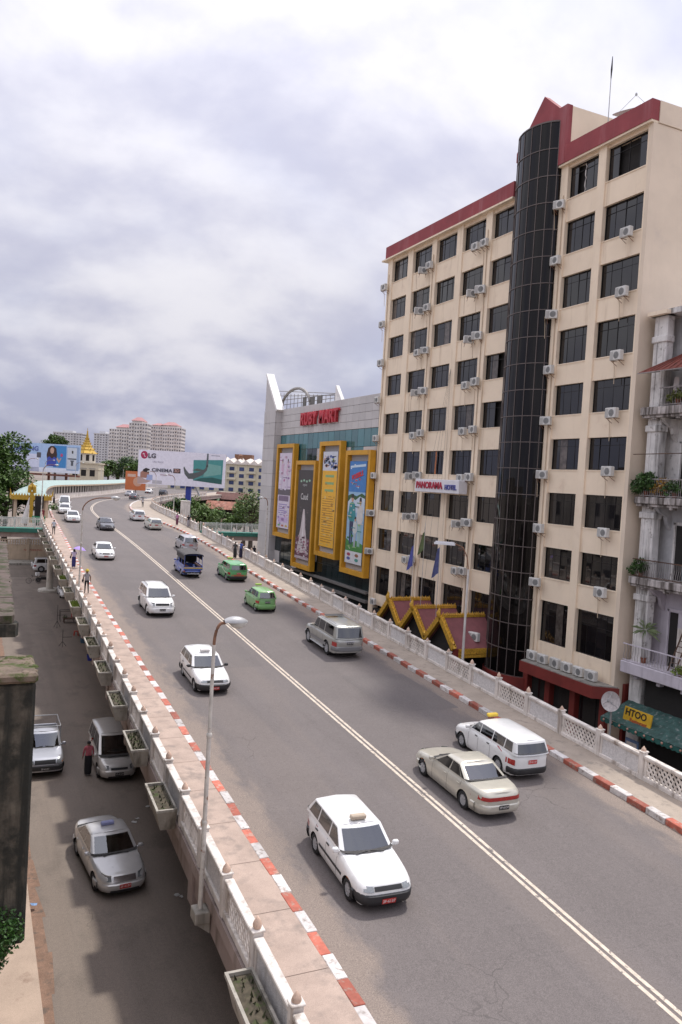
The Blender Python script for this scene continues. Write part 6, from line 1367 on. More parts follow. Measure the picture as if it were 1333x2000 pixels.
    part('wiper', wl, m_black, cabin)
    if sign:
        sx, sm_ = sign; g_ = MB(); g_.cbox(sx * a - .09, sx * a + .09, -.23, .23, roof + .0, roof + .13, .03)
        sgn_ = part('taxi_sign', g_, sm_, t)
    if S.get('rack'):
        g_ = MB()
        for sg in (1, -1): g_.tube([(A1 - .25, sg * (wt - .08), roof + .04), (C1 + .25, sg * (wt - .08), roof + .04)], .018, 6)
        part('roof_rail', g_, m_black if S['rack'] == 1 else m_chrome, t)
    t['_a'] = a
    if extra: extra(t, S, a, b, fpt, spt, Ht)
    del t['_a']
    return t
TXT = {'plate': text_mesh('2F-6137', .105, .001, .0, mats=m_pltxt, res=2)}
def m_sign(n, c): return mat('taxi_sign_' + n, c, .5, var=.1)

SEDAN = dict(L=4.55, W=1.72, wb=2.65, fo=.88, r=.30, H=[(1, .62), (.95, .70), (.40, .88), (.1, .90), (-.52, .93), (-.62, .95), (-.95, .93), (-1, .86)], A0=.40, A1=.10, C1=-.34, C0=-.66, pill=[-.10, -.46], roof=1.40, tum=.17, bump='body', bz=(.20, .50), hl=(.56, .70, .42, .95), tl=(.62, .80, .45, .97), grille=(.58, .68, .36), rw=(.10, .90), n=5.5)
WAGON = dict(L=4.25, W=1.66, wb=2.43, fo=.78, r=.29, H=[(1, .62), (.96, .70), (.36, .90), (0, .93), (-.9, .95), (-1, .92)], A0=.36, A1=.06, C1=-.80, C0=-.965, pill=[-.10, -.50], roof=1.43, tum=.15, bump='black', trim=True, bz=(.20, .50), hl=(.56, .68, .48, .96), grille=(.57, .67, .46), tl=(.55, .86, .78, .97), pz=.33, rpz=.66, n=6)
VANW = dict(L=4.25, W=1.69, wb=2.55, fo=.72, r=.30, H=[(1, .66), (.95, .78), (.50, .98), (.4, 1.0), (-.95, 1.02), (-1, 1.0)], A0=.50, A1=.22, C1=-.90, C0=-.985, pill=[.10, -.28, -.64], roof=1.53, tum=.12, bump='black', bz=(.20, .46), hl=(.60, .80, .55, .96), grille=(.62, .74, .45), tl=(.60, .98, .84, .98), pz=.36, rpz=.72, n=7, rw=(.10, .84), doors=2, tint=True)
HATCH = dict(L=3.5, W=1.50, wb=2.33, fo=.62, r=.27, H=[(1, .68), (.94, .80), (.58, .96), (.4, .98), (-.95, 1.0), (-1, .95)], A0=.56, A1=.20, C1=-.82, C0=-.97, pill=[.0, -.52], roof=1.50, tum=.15, bump='body', bz=(.20, .48), hl=(.62, .80, .5, .95), grille=(.55, .62, .4), tl=(.62, .96, .78, .96), rpz=.72, n=5, rw=(.14, .86))
SUV = dict(L=4.55, W=1.79, wb=2.62, fo=.86, r=.35, gc=.24, H=[(1, .78), (.95, .90), (.44, 1.05), (.2, 1.07), (-.95, 1.08), (-1, 1.04)], A0=.44, A1=.16, C1=-.84, C0=-.965, pill=[.0, -.40, ], roof=1.68, tum=.15, bump='body', bz=(.30, .62), hl=(.74, .93, .55, .97), grille=(.76, .90, .48), tl=(.90, 1.06, .80, .97), rpz=.80, pz=.45, n=5.5, rack=1, spokes=6)
LCR = dict(L=4.80, W=1.90, wb=2.85, fo=.78, r=.40, gc=.32, H=[(1, .92), (.96, 1.02), (.46, 1.16), (.3, 1.18), (-.96, 1.18), (-1, 1.14)], A0=.46, A1=.26, C1=-.88, C0=-.965, pill=[.08, -.28, ], roof=1.88, tum=.11, bump='grey', bz=(.42, .68), hl=(.82, 1.0, .6, .97), grille=(.82, 1.0, .55), tl=(.72, .96, .82, .97), rpz=.90, pz=.55, n=7.5, rack=2, spokes=6, tint=True)
MPV = dict(L=4.75, W=1.79, wb=2.9, fo=.92, r=.32, H=[(1, .62), (.95, .74), (.66, .98), (.5, 1.02), (-.95, 1.02), (-1, .96)], A0=.68, A1=.22, C1=-.86, C0=-.965, pill=[.22, -.18, -.58], roof=1.76, tum=.17, bump='body', bz=(.20, .54), hl=(.60, .76, .52, .96), grille=(.58, .66, .42), tl=(.8, 1.15, .82, .97), rpz=.80, n=4.6, rack=0, intake=True, tint=True)

white = paint('white', (.78, .78, .77)); silver = paint('silver', (.60, .59, .575), .35, .3); champ = paint('champagne', (.55, .525, .45), .3, .3)
lgreen = paint('leaf_green', (.20, .42, .15)); dgreen = paint('taxi_green', (.10, .38, .13)); grey_p = paint('gunmetal', (.12, .12, .135), .4); lilac = paint('pale_silver', (.46, .45, .47), .4); dark_p = paint('charcoal', (.03, .033, .036)); greyg = paint('greenish_silver', (.40, .40, .37), .5, .3)
YEL = m_sign('yellow', (.72, .50, .05)); BEI = m_sign('beige', (.45, .37, .28)); BLU = m_sign('bluepink', (.30, .32, .55)); GRN = m_sign('green', (.35, .50, .08)); WHT = m_sign('white', (.62, .60, .58))
def on_road(x, y, line=None):
    dx = pl(CL, y + 1.5) - pl(CL, y - 1.5); return Vector((x, y, zr(y))), math.atan2(3, dx), math.atan2(zr(y + 1) - zr(y - 1), 2)
def drive(kind, label, spec, x, y, away, colour, **k):
    l, h, p = on_road(x, y)
    if not away: h += math.pi; p = -p
    h += math.radians(k.pop('yaw', 0)); return car(kind, label, spec, l, h, colour, pitch=p, **k)
def strip_side(c, z0, z1, nm='side_stripe'):
    def f(t, S, a, b, fpt, spt, Ht):
        g_ = MB()
        for sg in (1, -1): g_.grid([[spt(lerp(.6 * a, -.55 * a, k / 8), z, sg, .006) for k in range(9)] for z in (z0, z1)])
        part(nm, g_, c, t)
    return f
drive('estate_car', 'white estate car with black bumpers and beige roof sign, passing the tall near lamp', WAGON, 9.95, 19.30, False, white, sign=(-.02, BEI), yaw=-1)
drive('estate_car', 'white estate taxi with black mirrors and pale roof sign, behind the lamp pole', dict(WAGON, mirrorbody=False, hl=(.58, .67, .45, .96)), 10.30, 36.9, False, white, sign=(-.05, WHT))
drive('suv', 'white suv with body-coloured bumpers driving behind the white estate taxi', dict(SUV, pz=.5), 11.25, 52.9, False, white, plate='black', cat='suv')
drive('sedan', 'white sedan with red plate beside the woman under the purple umbrella', dict(SEDAN, L=4.35, hl=(.60, .70, .45, .97)), 11.05, 76.0, False, white)
drive('sedan', 'dark grey sedan alone beside the centre line before the bend', SEDAN, 14.55, 99.3, False, grey_p, plate='black')
drive('sedan', 'white sedan with red plate leading the row of three by the gilded pavilion', dict(SEDAN, L=4.4), 11.6, 107.9, False, white)
drive('sedan', 'white sedan second in the row of three by the gilded pavilion', dict(SEDAN, L=4.3), 11.85, 120.6, False, white, plate='black')
drive('van', 'white van at the back of the row of three by the gilded pavilion', dict(MPV, roof=1.9), 12.95, 132.0, False, white, cat='van')
drive('sedan', 'silver sedan in the bend in front of the covered walkway, beside the charcoal sedan', SEDAN, 35.0, 201.5, False, lilac, plate='black')
drive('sedan', 'charcoal grey sedan driving away through the bend near the person with dark umbrella', SEDAN, 32.0, 178.5, True, grey_p, plate='black')
drive('van', 'white van coming into view at the far end of the bend', dict(MPV, roof=1.9), 53.5, 284, False, white, cat='van')
drive('estate_car', 'white estate car in the far bend, beside the black suv', WAGON, 46.3, 235, False, white)
drive('suv', 'black suv driving away in the far bend under the wide white billboard', SUV, 47.3, 220, True, dark_p, plate='black', cat='suv')
drive('hatchback', 'white hatchback with red plate driving just ahead of the cream estate car', dict(HATCH, L=4.0, W=1.66), 20.75, 112.6, True, white)
drive('estate_car', 'cream white estate car following the white hatchback towards the bend', dict(WAGON, bump='body', trim=False), 20.7, 101.3, True, paint('cream', (.62, .61, .54)))
drive('hatchback', 'silver tall hatchback just ahead of the blue passenger truck', dict(HATCH, L=4.2, W=1.69, wb=2.6, roof=1.58, r=.30), 20.35, 82.2, True, lilac)
def green_livery(t, S, a, b, fpt, spt, Ht):
    ye = mat('livery_yellow', (.55, .55, .12), .5); g_ = MB()
    for sg in (1, -1): g_.grid([[spt(lerp(.5 * a, -.75 * a, k / 8), z + .12 * math.sin(k * .7), sg, .006) for k in range(9)] for z in (.72, .84)])
    part('livery_stripe', g_, mat('livery_cream', (.55, .62, .42), .5), t)
    g_ = MB(); g_.grid([[fpt(y, z, -1, .012) for y in (-.62, -.3, 0, .3, .62)] for z in (.50, .62)]); part('tail_stripe', g_, mat('livery_red', (.45, .12, .06), .5), t)
drive('estate_car', 'bright green estate taxi with painted livery next to the blue passenger truck', VANW, 20.2, 65.3, True, dgreen, sign=(.35, GRN), extra=green_livery)
drive('hatchback', 'small pale green hatchback taxi with roof sign between centre line and red kerb', HATCH, 18.65, 53.3, True, lgreen, plate='black', sign=(.30, GRN))
def lc_extra(t, S, a, b, fpt, spt, Ht):
    g_ = MB(); g_.grid([[Vector((lerp(S['A1'] * a - .75, S['A1'] * a - .35, i / 2), y, S['roof'] + .075 + .02 * i)) for y in (-.6, -.3, 0, .3, .6)] for i in range(3)]); part('sunroof_deflector', g_, m_black, t)
    g_ = MB()
    for sg in (1, -1): g_.grid([[spt(lerp(.50 * a, -.50 * a, k / 8), z, sg, .03) for k in range(9)] for z in (.52, .56, .70)])
    part('lower_cladding', g_, MATS['paint_greytrim'], t)
    g_ = MB()
    for sg in (1, -1): g_.cbox(-.42 * a, .42 * a, sg * (b + .02) - .09, sg * (b + .02) + .09, .34, .39, .015)
    part('running_board', g_, m_lampm, t)
    g_ = MB(); g_.grid([[fpt(y, z, -1, .012) for y in (-.3, 0, .3)] for z in (.98, 1.02)]); part('tailgate_trim', g_, m_chrome, t)
drive('suv', 'large silver suv with grey cladding and roof rails near the red kerb', LCR, 19.28, 41.9, True, greyg, plate='black', cat='suv', extra=lc_extra)
drive('estate_car', 'white boxy estate taxi with yellow roof sign and black rear bumper', dict(VANW, roof=1.50), 18.95, 25.15, True, white, sign=(.28, YEL))
drive('sedan', 'champagne gold sedan with red light bar, beside the double centre line', dict(SEDAN, L=4.70, W=1.75, wb=2.73, tlbar=True, tl=(.66, .78, .55, .97), rpz=.46, roof=1.36, C1=-.30, C0=-.60, A0=.40, A1=.08), 15.95, 23.0, True, champ, plate='black')

# vehicles in the street below
car('sedan', 'silver sedan taxi with headlights and red plate, driving on the street under the overpass', dict(SEDAN, L=4.72, W=1.76, wb=2.75, hl=(.58, .76, .50, .97), grille=(.55, .72, .42), chromegrille=True, amber=True, pz=.42, n=4.6, intake=True), (4.85, 28.75, 0), -math.pi / 2 + .09, silver, sign=(-.12, BLU))
car('van', 'silver people carrier parked under the overpass edge beside the man in pink', dict(MPV, rack=0), (6.50, 38.9, 0), -math.pi / 2, paint('warm_silver', (.62, .60, .57), .3, .3), cat='van', plate='black')
car('sedan', 'white car parked beneath the overpass planters near the round pier', SEDAN, (9.7, 92.4, 0), -math.pi / 2, white, plate='black')
def spare(t, S, a, b, fpt, spt, Ht):
    g_ = MB(); g_.lathe([(.05, -a - .22), (.33, -a - .22), (.36, -a - .16), (.36, -a - .04), (.3, -a)], 18, (0, 0, .95), 'X'); part('spare_wheel_cover', g_, white, t, 40)
car('suv', 'white suv with spare wheel cover parked sideways behind the round pier', dict(LCR, L=4.4, bump='body', wb=2.6), (9.7, 114.2, 0), 0.0, white, cat='suv', plate='black', extra=spare)

# pickup
def pickup():
    sp = dict(L=4.9, W=1.69, wb=2.95, fo=.78, r=.34, gc=.26, H=[(1, .80), (.96, .88), (.46, 1.02), (.3, 1.04), (-.02, 1.05), (-.06, .62), (-1, .62)], A0=.44, A1=.26, C1=.02, C0=-.02, pill=[.14], roof=1.66, tum=.13, bump='black', bz=(.36, .60), hl=(.68, .82, .58, .95), grille=(.66, .84, .54), tl=(.45, .58, .85, .97), pz=.46, rpz=.45, n=7, crown=.01, doors=1, spokes=6)
    def bed(t, S, a, b, fpt, spt, Ht):
        g_ = MB()
        for sg in (1, -1): g_.cbox(-a + .04, -.05 * a, sg * (b - .05) - .045, sg * (b - .05) + .045, .60, 1.06, .02)
        g_.cbox(-a + .02, -a + .09, -b + .05, b - .05, .60, 1.06, .02); g_.cbox(-.11, -.03, -b + .06, b - .06, .60, 1.06, .02)
        part('cargo_bed', g_, silver2, t)
        g_ = MB(); y = b - .04; z = 1.50; x0, x1 = -a + .06, -.08
        for sg in (1, -1):
            g_.tube([(x0, sg * y, 1.05), (x0, sg * y, z), (x1, sg * y, z + .12), (x1, sg * y, 1.05)], .028, 6); g_.tube([(lerp(x0, x1, .5), sg * y, 1.05), (lerp(x0, x1, .5), sg * y, z + .06)], .025, 6)
        g_.tube([(x0, -y, z), (x0, y, z)], .028, 6); g_.tube([(x1, -y, z + .12), (x1, y, z + .12)], .028, 6)
        part('bed_rack', g_, m_lampm, t)
    car('pickup_truck', 'silver pickup truck with black bumper and racked bed, standing beside the man in pink', sp, (3.45, 40.3, 0), -math.pi / 2 - .02, silver2, cat='pickup', plate='black', extra=bed)
silver2 = paint('blue_silver', (.44, .45, .48), .45, .3)
pickup()

# blue passenger truck with canopy, seen from behind
def canopy_truck():
    l, h, p = on_road(16.85, 67.3)
    blue = paint('truck_blue', (.07, .12, .42)); sp = dict(L=4.2, W=1.62, wb=2.35, fo=.75, r=.28, gc=.24, H=[(1, .74), (.95, .84), (.62, .98), (.5, 1.0), (.12, 1.0), (.08, .66), (-1, .66)], A0=.62, A1=.44, C1=.16, C0=.12, pill=[.30], roof=1.62, tum=.12, bump='black', bz=(.30, .46), hl=(.62, .78, .5, .95), grille=(.6, .74, .45), tl=(.46, .58, .8, .97), rpz=.40, pz=.42, n=8, crown=.01, doors=1)
    def ex(t, S, a, b, fpt, spt, Ht):
        g_ = MB()
        for sg in (1, -1): g_.cbox(-a + .02, .06 * a, sg * (b - .05) - .04, sg * (b - .05) + .04, .64, 1.05, .015)
        g_.cbox(-a + .0, -a + .06, -b + .05, b - .05, .64, .92, .015); part('side_panel', g_, blue, t)
        g_ = MB(); g_.cbox(-a - .02, -a + .03, -b * .95, b * .95, .78, .86, .01); part('tail_stripe', g_, YEL, t)
        g_ = MB(); zt = 1.92
        for sg in (1, -1):
            for x in (-a + .05, -a * .45, .0): g_.tube([(x, sg * (b - .06), 1.04), (x, sg * (b - .08), zt)], .025, 6)
        for x in (-a + .05, -a * .45, 0): g_.tube([(x, -b + .08, zt), (x, b - .08, zt)], .022, 6)
        part('canopy_frame', g_, blue, t)
        rows = []
        for i in range(7):
            x = lerp(-a - .10, .55 * a, i / 6); rows.append([Vector((x, b * 1.0 * math.sin(an), zt - .10 + .22 * math.cos(an) ** .6 if math.cos(an) > 0 else zt - .1)) for an in [lerp(-math.pi / 2, math.pi / 2, k / 12) for k in range(13)]])
        g_ = MB(); g_.grid(rows); g_.grid([[v - Vector((0, 0, .04)) for v in r] for r in rows]); part('canopy_roof', g_, mat('canopy_tarp', (.075, .07, .07), .8, var=.25, scale=4), t, 50)
        for sg in (1, -1): g_ = MB(); g_.grid([[Vector((lerp(-a + .08, .5 * a, i / 8), sg * (b - .05 + .012 * (i % 2)), lerp(1.45, 1.9, j / 2))) for i in range(9)] for j in range(3)]); part('rolled_curtain', g_, MATS['canopy_tarp'], t)  # curtains added to darken the space under the canopy
        g_ = MB(); g_.box(.05, .09, -b + .08, b - .08, 1.0, 1.85); part('bulkhead', g_, m_under, t)  # black plate added so the covered bed looks dark inside
        g_ = MB()
        for sg in (1, -1): g_.cbox(-a + .1, .0, sg * (b - .28) - .16, sg * (b - .28) + .16, .92, .98, .02)
        part('bench_seat', g_, mat('seat_vinyl', (.12, .05, .04), .6), t)
        g_ = MB(); g_.cbox(-a - .28, -a - .02, -.5, .5, .34, .38, .01); part('rear_step', g_, m_lampm, t)
    return car('passenger_truck', 'blue passenger truck with dark canopy roof driving along the centre line', sp, l, h, blue, cat='truck', plate='black', extra=ex, pitch=p)
canopy_truck()
# ---------------------------------------------------------------- people
m_skin = mat('skin', (.26, .14, .085), .6, var=.1); m_hair = mat('hair', (.012, .010, .010), .5, var=.2)
def skin_body(J, E):
    me = bpy.data.meshes.new('b'); names = list(J); me.from_pydata([J[n][0] for n in names], [(names.index(a), names.index(b)) for a, b in E], [])
    o = bpy.data.objects.new('b', me); col.objects.link(o)
    o.modifiers.new('s', 'SKIN'); 
    for i, n in enumerate(names):
        r = J[n][1]; me.skin_vertices[0].data[i].radius = r if isinstance(r, tuple) else (r, r); me.skin_vertices[0].data[i].use_root = (n == 'pelvis')
    sub = o.modifiers.new('u', 'SUBSURF'); sub.levels = 2; sub.render_levels = 2
    dg = bpy.context.evaluated_depsgraph_get(); out = bpy.data.meshes.new_from_object(o.evaluated_get(dg)); bpy.data.objects.remove(o); return out
def person(label, loc, heading, h, shirt, lower, lowc, pose='stand', hair='short', stride=.0, armL=None, armR=None, hat=None, bag=None, sleeves=.5, seated=False, group=None):
    k = h / 1.66; t = thing('person', label, 'person', loc, heading, group); t.scale = (k, k, k)
    st = stride
    J = {'pelvis': ((0, 0, .93), .125), 'spine': ((0, 0, 1.08), (.105, .13)), 'chest': ((.0, 0, 1.27), (.115, .15)), 'neck': ((.005, 0, 1.43), .052), 'head': ((.02, 0, 1.525), (.085, .078)), 'top': ((.015, 0, 1.60), (.072, .066)),
         'shL': ((0, .17, 1.37), .062), 'shR': ((0, -.17, 1.37), .062)}
    E = [('pelvis', 'spine'), ('spine', 'chest'), ('chest', 'neck'), ('neck', 'head'), ('head', 'top'), ('chest', 'shL'), ('chest', 'shR')]
    arms = {'L': armL or ((.02 - st * .3, .225, 1.10), (.10 - st * .6, .235, .87)), 'R': armR or ((.02 + st * .3, -.225, 1.10), (.10 + st * .6, -.235, .87))}
    for s_, (el, wr) in arms.items():
        d = (Vector(wr) - Vector(el)).normalized(); J['el' + s_] = (el, .043); J['wr' + s_] = (wr, .028); J['ha' + s_] = (tuple(Vector(wr) + d * .075), (.036, .02)); E += [('sh' + s_, 'el' + s_), ('el' + s_, 'wr' + s_), ('wr' + s_, 'ha' + s_)]
    for s_, y, f in (('L', .088, 1), ('R', -.088, -1)):
        dx = st * f; lift = .05 if (st and f < 0) else 0
        J['hip' + s_] = ((0, y, .88), .088); J['kn' + s_] = ((dx * .55 + .02, y, .50 + lift), .056); J['an' + s_] = ((dx - (.10 if lift else 0), y, .09 + lift), .036); J['to' + s_] = ((dx + .13 - (.08 if lift else 0), y * 1.15, .035 + lift * .3), (.036, .026))
        E += [('pelvis', 'hip' + s_), ('hip' + s_, 'kn' + s_), ('kn' + s_, 'an' + s_), ('an' + s_, 'to' + s_)]
    if seated:
        for s_, y in (('L', .088), ('R', -.088)): J['hip' + s_] = ((.02, y, .88), .088); J['kn' + s_] = ((.42, y, .92), .056); J['an' + s_] = ((.52, y, .52), .036); J['to' + s_] = ((.66, y, .48), (.036, .026))
    me = skin_body(J, E)
    bm = bmesh.new(); bm.from_mesh(me)
    for s_, sg in (('L', 1), ('R', -1)):           # fingers and thumb
        w = Vector(J['wr' + s_][0]); d = (Vector(J['ha' + s_][0]) - w).normalized(); sd = d.cross(Vector((0, sg, 0))).normalized() if abs(d.y) < .9 else Vector((1, 0, 0)); pn = d.cross(sd)
        fm = MB()
        for i, (o_, L_) in enumerate(((-.03, .065), (-.01, .075), (.012, .07), (.032, .052))): b0 = w + d * .085 + sd * o_; fm.tube([b0, b0 + d * L_ * .55 + pn * .006 * sg, b0 + d * L_ + pn * .022 * sg], [.0095, .009, .006], 5)
        b0 = w + d * .035 - sd * .03; fm.tube([b0, b0 + d * .03 - sd * .025, b0 + d * .06 - sd * .030], [.011, .010, .007], 5)
        vv = [bm.verts.new(v) for v in fm.v]
        for f in fm.f: bm.faces.new([vv[i] for i in f])
    fm = MB(); fm.add([(.095, -.014, 1.51), (.095, .014, 1.51), (.118, 0, 1.508), (.098, 0, 1.55)], [(0, 1, 2), (0, 2, 3), (1, 3, 2)])
    for sg in (1, -1): fm.lathe([(.008, -.008), (.022, 0), (.008, .008)], 7, (.015, sg * .082, 1.525), 'Y'); fm.lathe([(.004, 0), (.010, .004)], 6, (.098, sg * .03, 1.545), 'X')
    fm.box(.094, .100, -.02, .02, 1.482, 1.488)
    vv = [bm.verts.new(v) for v in fm.v]
    for f in fm.f: bm.faces.new([vv[i] for i in f])
    bmesh.ops.recalc_face_normals(bm, faces=bm.faces); bm.to_mesh(me); bm.free()
    me.materials.clear()
    sh = mat('cloth_%s' % '_'.join('%02d' % int(c * 99) for c in shirt), shirt, .85, var=.15, scale=9); lo = mat('cloth_%s' % '_'.join('%02d' % int(c * 99) for c in lowc), lowc, .85, var=.15, scale=9)
    for m_ in (m_skin, sh, lo, m_black): me.materials.append(m_)
    for p in me.polygons:
        c = p.center; i = 0
        def near(s_):
            el, wr = Vector(arms[s_][0]), Vector(arms[s_][1]); s0 = Vector(J['sh' + s_][0]); a = (c - el).length; b = (c - wr).length; s1 = (c - s0).length
            return a, b, s1
        lim = abs(c.y) > .165 or c.x > .17 or (c.z > 1.5 and abs(c.y) > .13)
        if lim and c.z > .70 and abs(c.y) > .10:
            s_ = 'L' if c.y > 0 else 'R'; a, b, s1 = near(s_); i = 1 if s1 < a * (1.1 if sleeves < .9 else 9) and b > .10 else 0
        elif c.z > 1.43: i = 0
        elif c.z > .94: i = 1
        elif c.z > .13: i = 2 if lower == 'trousers' or c.z > .5 else 0
        else: i = 3 if lower == 'trousers' else 0
        p.material_index = i
    me.polygons.foreach_set('use_smooth', [True] * len(me.polygons)); b = link('body', me, t)
    if lower in ('longyi', 'robe'):
        s = MB(); rows = []; top = .98 if lower == 'longyi' else 1.40
        for j in range(9):
            u = j / 8; z = lerp(top, .10, u); rx = (.135 + .035 * math.sin(u * 2.2)) * (1.0 + abs(st) * .6 * u); ry = .165 + .02 * math.sin(u * 2.5) - .02 * u
            rows.append([(rx * math.cos(a) + .01 * math.sin(5 * a) * u, ry * math.sin(a), z) for a in [2 * math.pi * q / 20 for q in range(21)]])
        s.grid(rows); part('longyi' if lower == 'longyi' else 'robe', s, lo, t, 60)
    if hair != 'none':
        s = MB(); rows = []
        for j in range(6):
            e = math.pi / 2 * (1 - j / 4.6); rows.append([(.012 + (.100 * math.cos(max(e, -.3)) - (.012 if math.cos(a) > .4 and j > 3 else 0)) * math.cos(a), .090 * math.cos(max(e, -.3)) * math.sin(a), 1.545 + .105 * math.sin(e) + (.05 if (math.cos(a) > .45 and j > 3) else 0)) for a in [2 * math.pi * q / 16 for q in range(17)]])
        if hair == 'long':
            rows.append([(-.02 + .085 * math.cos(a) * (.9 if math.cos(a) < .2 else -.2), .085 * math.sin(a), 1.40) for a in [2 * math.pi * q / 16 for q in range(17)]])
        s.grid(rows); part('hair', s, m_hair, t, 70)
    if hat: s = MB(); s.lathe([(.15, 1.58), (.14, 1.62), (.10, 1.70), (.05, 1.74), (.01, 1.75)], 12, (.01, 0, 0)); part('head_bundle', s, mat('cloth_yellow', (.55, .42, .05), .85, var=.2, scale=10), t, 50)
    if bag:
        bg_ = thing('handbag', bag, 'bag', Vector(loc) + Matrix.Rotation(heading, 3, 'Z') @ (Vector((.02, .28, .82)) * k), heading); s = MB(); s.cbox(-.13, .13, -.05, .05, 0, .20, .03); part('pouch', s, m_black, bg_); s = MB(); s.tube([(-.1, 0, .19), (-.06, -.04, .42), (.04, -.05, .5), (.1, 0, .19)], .008, 5); part('strap', s, m_black, bg_)
    return t
def foot(p, off=.14):
    # march down the ray to the footway
    r = ray(p); r = r / r.y; y = 8.0
    while y < 400:
        if CZ + r.z * y < zr(y) + off: return Vector((r.x * y, y, zr(y) + off))
        y += .05
AW = math.pi / 2      # facing away along the street
person('woman with yellow head bundle, grey top and dark trousers walking on the footway', foot((169, 1160)), AW, 1.68, (.30, .28, .29), 'trousers', (.022, .022, .024), stride=.16, hat=True, bag='dark handbag carried by the woman with the yellow head bundle', armR=((.03, -.24, 1.12), (.08, -.25, .88)))
u_ = person('woman in lilac top and navy skirt walking under a purple umbrella', foot((144, 1109)), AW, 1.58, (.50, .44, .60), 'longyi', (.03, .03, .14), hair='long', armR=((.12, -.22, 1.15), (.18, -.14, 1.38)), bag='black shoulder bag carried by the woman under the purple umbrella')
def umbrella(label, loc, c, r=.52, z=1.62, tilt=(0, 0, 0)):
    t = thing('umbrella', label, 'umbrella', loc); t.rotation_euler = tilt; s = MB(); rows = []
    for j in range(6):
        u = j / 5; rows.append([(r * u * math.cos(a) * (1 if q_ % 2 == 0 else .955 + .045 * (1 - u)), r * u * math.sin(a) * (1 if q_ % 2 == 0 else .955 + .045 * (1 - u)), z + .26 - .26 * u * u) for q_, a in enumerate([2 * math.pi * q / 16 for q in range(17)])])
    s.grid(rows); part('canopy', s, c, t, 40); s = MB(); s.tube([(0, 0, z - .42), (0, 0, z + .30)], .011, 6); part('shaft', s, m_lampm, t)
    for q in range(8): a = 2 * math.pi * q / 8; s = MB(); s.tube([(0, 0, z + .23), (r * .55 * math.cos(a), r * .55 * math.sin(a), z + .16), (r * .98 * math.cos(a), r * .98 * math.sin(a), z - .01)], .004, 4); part('rib', s, m_lampm, t)
fp = foot((144, 1109)); umbrella('purple umbrella held over the woman in lilac', fp + Vector((.14, .12, -.08)), mat('umbrella_purple', (.38, .26, .66), .6, var=.06), tilt=(.0, .18, 0))
person('man in pale blue shirt and black trousers walking on the footway below the booth', foot((105, 1045)), AW, 1.66, (.48, .52, .58), 'trousers', (.015, .015, .018), stride=.12)
person('person in dark red robe standing at the booth by the gilded pavilion', foot((83, 1019)), -AW, 1.68, (.16, .025, .03), 'robe', (.17, .02, .03), hair='none')
person('second person in dark red robe, further along by the pavilion columns', foot((86, 1003)), -AW + .4, 1.68, (.15, .03, .035), 'robe', (.14, .018, .028), hair='none')
person('person in dark clothes sitting on the walkway wall by the pavilion', foot((117, 988)) + Vector((-.9, 0, .3)), -.3, 1.60, (.03, .03, .035), 'longyi', (.02, .02, .03))
person('person in red skirt standing at the start of the covered walkway', foot((102, 990)) + Vector((-.8, 0, 0)), -.6, 1.60, (.04, .035, .05), 'longyi', (.22, .03, .05))
person('person in pink shirt and maroon longyi walking past the white block pillar', foot((346, 1026), .17), AW, 1.60, (.48, .20, .36), 'longyi', (.12, .03, .06))
person('person in black top beside the pink shirted one, at the parapet', foot((368, 1030), .17), AW, 1.64, (.015, .015, .018), 'longyi', (.30, .28, .30))
person('person in dark waistcoat and longyi leaning at the parapet by the green estate taxi', foot((459, 1091), .17), AW - .5, 1.66, (.05, .05, .05), 'longyi', (.03, .028, .025))
person('person in blue shirt and navy longyi with an outstretched arm at the parapet', foot((476, 1091), .17) + Vector((-.3, 0, 0)), AW - 1.2, 1.72, (.06, .11, .36), 'longyi', (.02, .02, .05), armL=((.20, .24, 1.36), (.42, .20, 1.34)))
person('person standing on the footbridge stair below the mall pylon', Vector((28.6, 84.5, 5.1)), AW, 1.65, (.02, .02, .025), 'longyi', (.06, .045, .03))
s = MB(); s.box(27.2, 31, 83.6, 95.2, 4.85, 5.1); st_ = tag(part('stair_landing', s, m_conc, None), kind='structure')
person('person in white top holding a dark umbrella on the inner footway of the bend', foot((279, 991), .17), AW, 1.66, (.55, .53, .55), 'trousers', (.03, .03, .04), armR=((.12, -.22, 1.15), (.18, -.14, 1.38)))
umbrella('dark umbrella held over the person in white on the bend', foot((279, 991), .17) + Vector((.1, .15, 0)), mat('umbrella_black', (.03, .03, .04), .6), r=.6)
person('man in pink shirt and black longyi standing between the pickup and the silver van', (5.27, 37.75, 0), AW + .1, 1.64, (.50, .13, .16), 'longyi', (.015, .014, .015), sleeves=.9)
def driver(label, x, y, away, shirt, zs=.0, yaw=0.0, ground=None, fwd=.0):
    l, h, p = on_road(x, y)
    if ground is not None: l = Vector((x, y, ground)); h = math.pi / 2
    if not away: h += math.pi
    h += yaw; o = Matrix.Rotation(h, 3, 'Z') @ Vector((-.30 + fwd, -.36, 0)); k = .93
    person(label, l + o + Vector((0, 0, .50 + zs - .86 * k)), h, 1.66 * k, shirt, 'trousers', (.02, .02, .025), seated=True, armL=((.20, .24, 1.15), (.42, .13, 1.20)), armR=((.20, -.24, 1.15), (.42, -.13, 1.20)))
driver('driver in white shirt at the wheel of the estate car with the beige roof sign', 9.95, 19.30, False, (.62, .62, .60), .05)
driver('driver in grey shirt at the wheel of the white estate taxi behind the lamp pole', 10.30, 36.9, False, (.30, .30, .32), .05)
driver('driver in dark shirt at the wheel of the silver taxi below the overpass', 4.85, 28.75, False, (.05, .05, .06), .02, .09, 0.0)
driver('driver in pale shirt in the champagne sedan', 15.95, 23.0, True, (.45, .45, .42), .0)
driver('driver in dark shirt in the white boxy estate taxi', 18.95, 25.15, True, (.06, .06, .08), .10, fwd=.35)

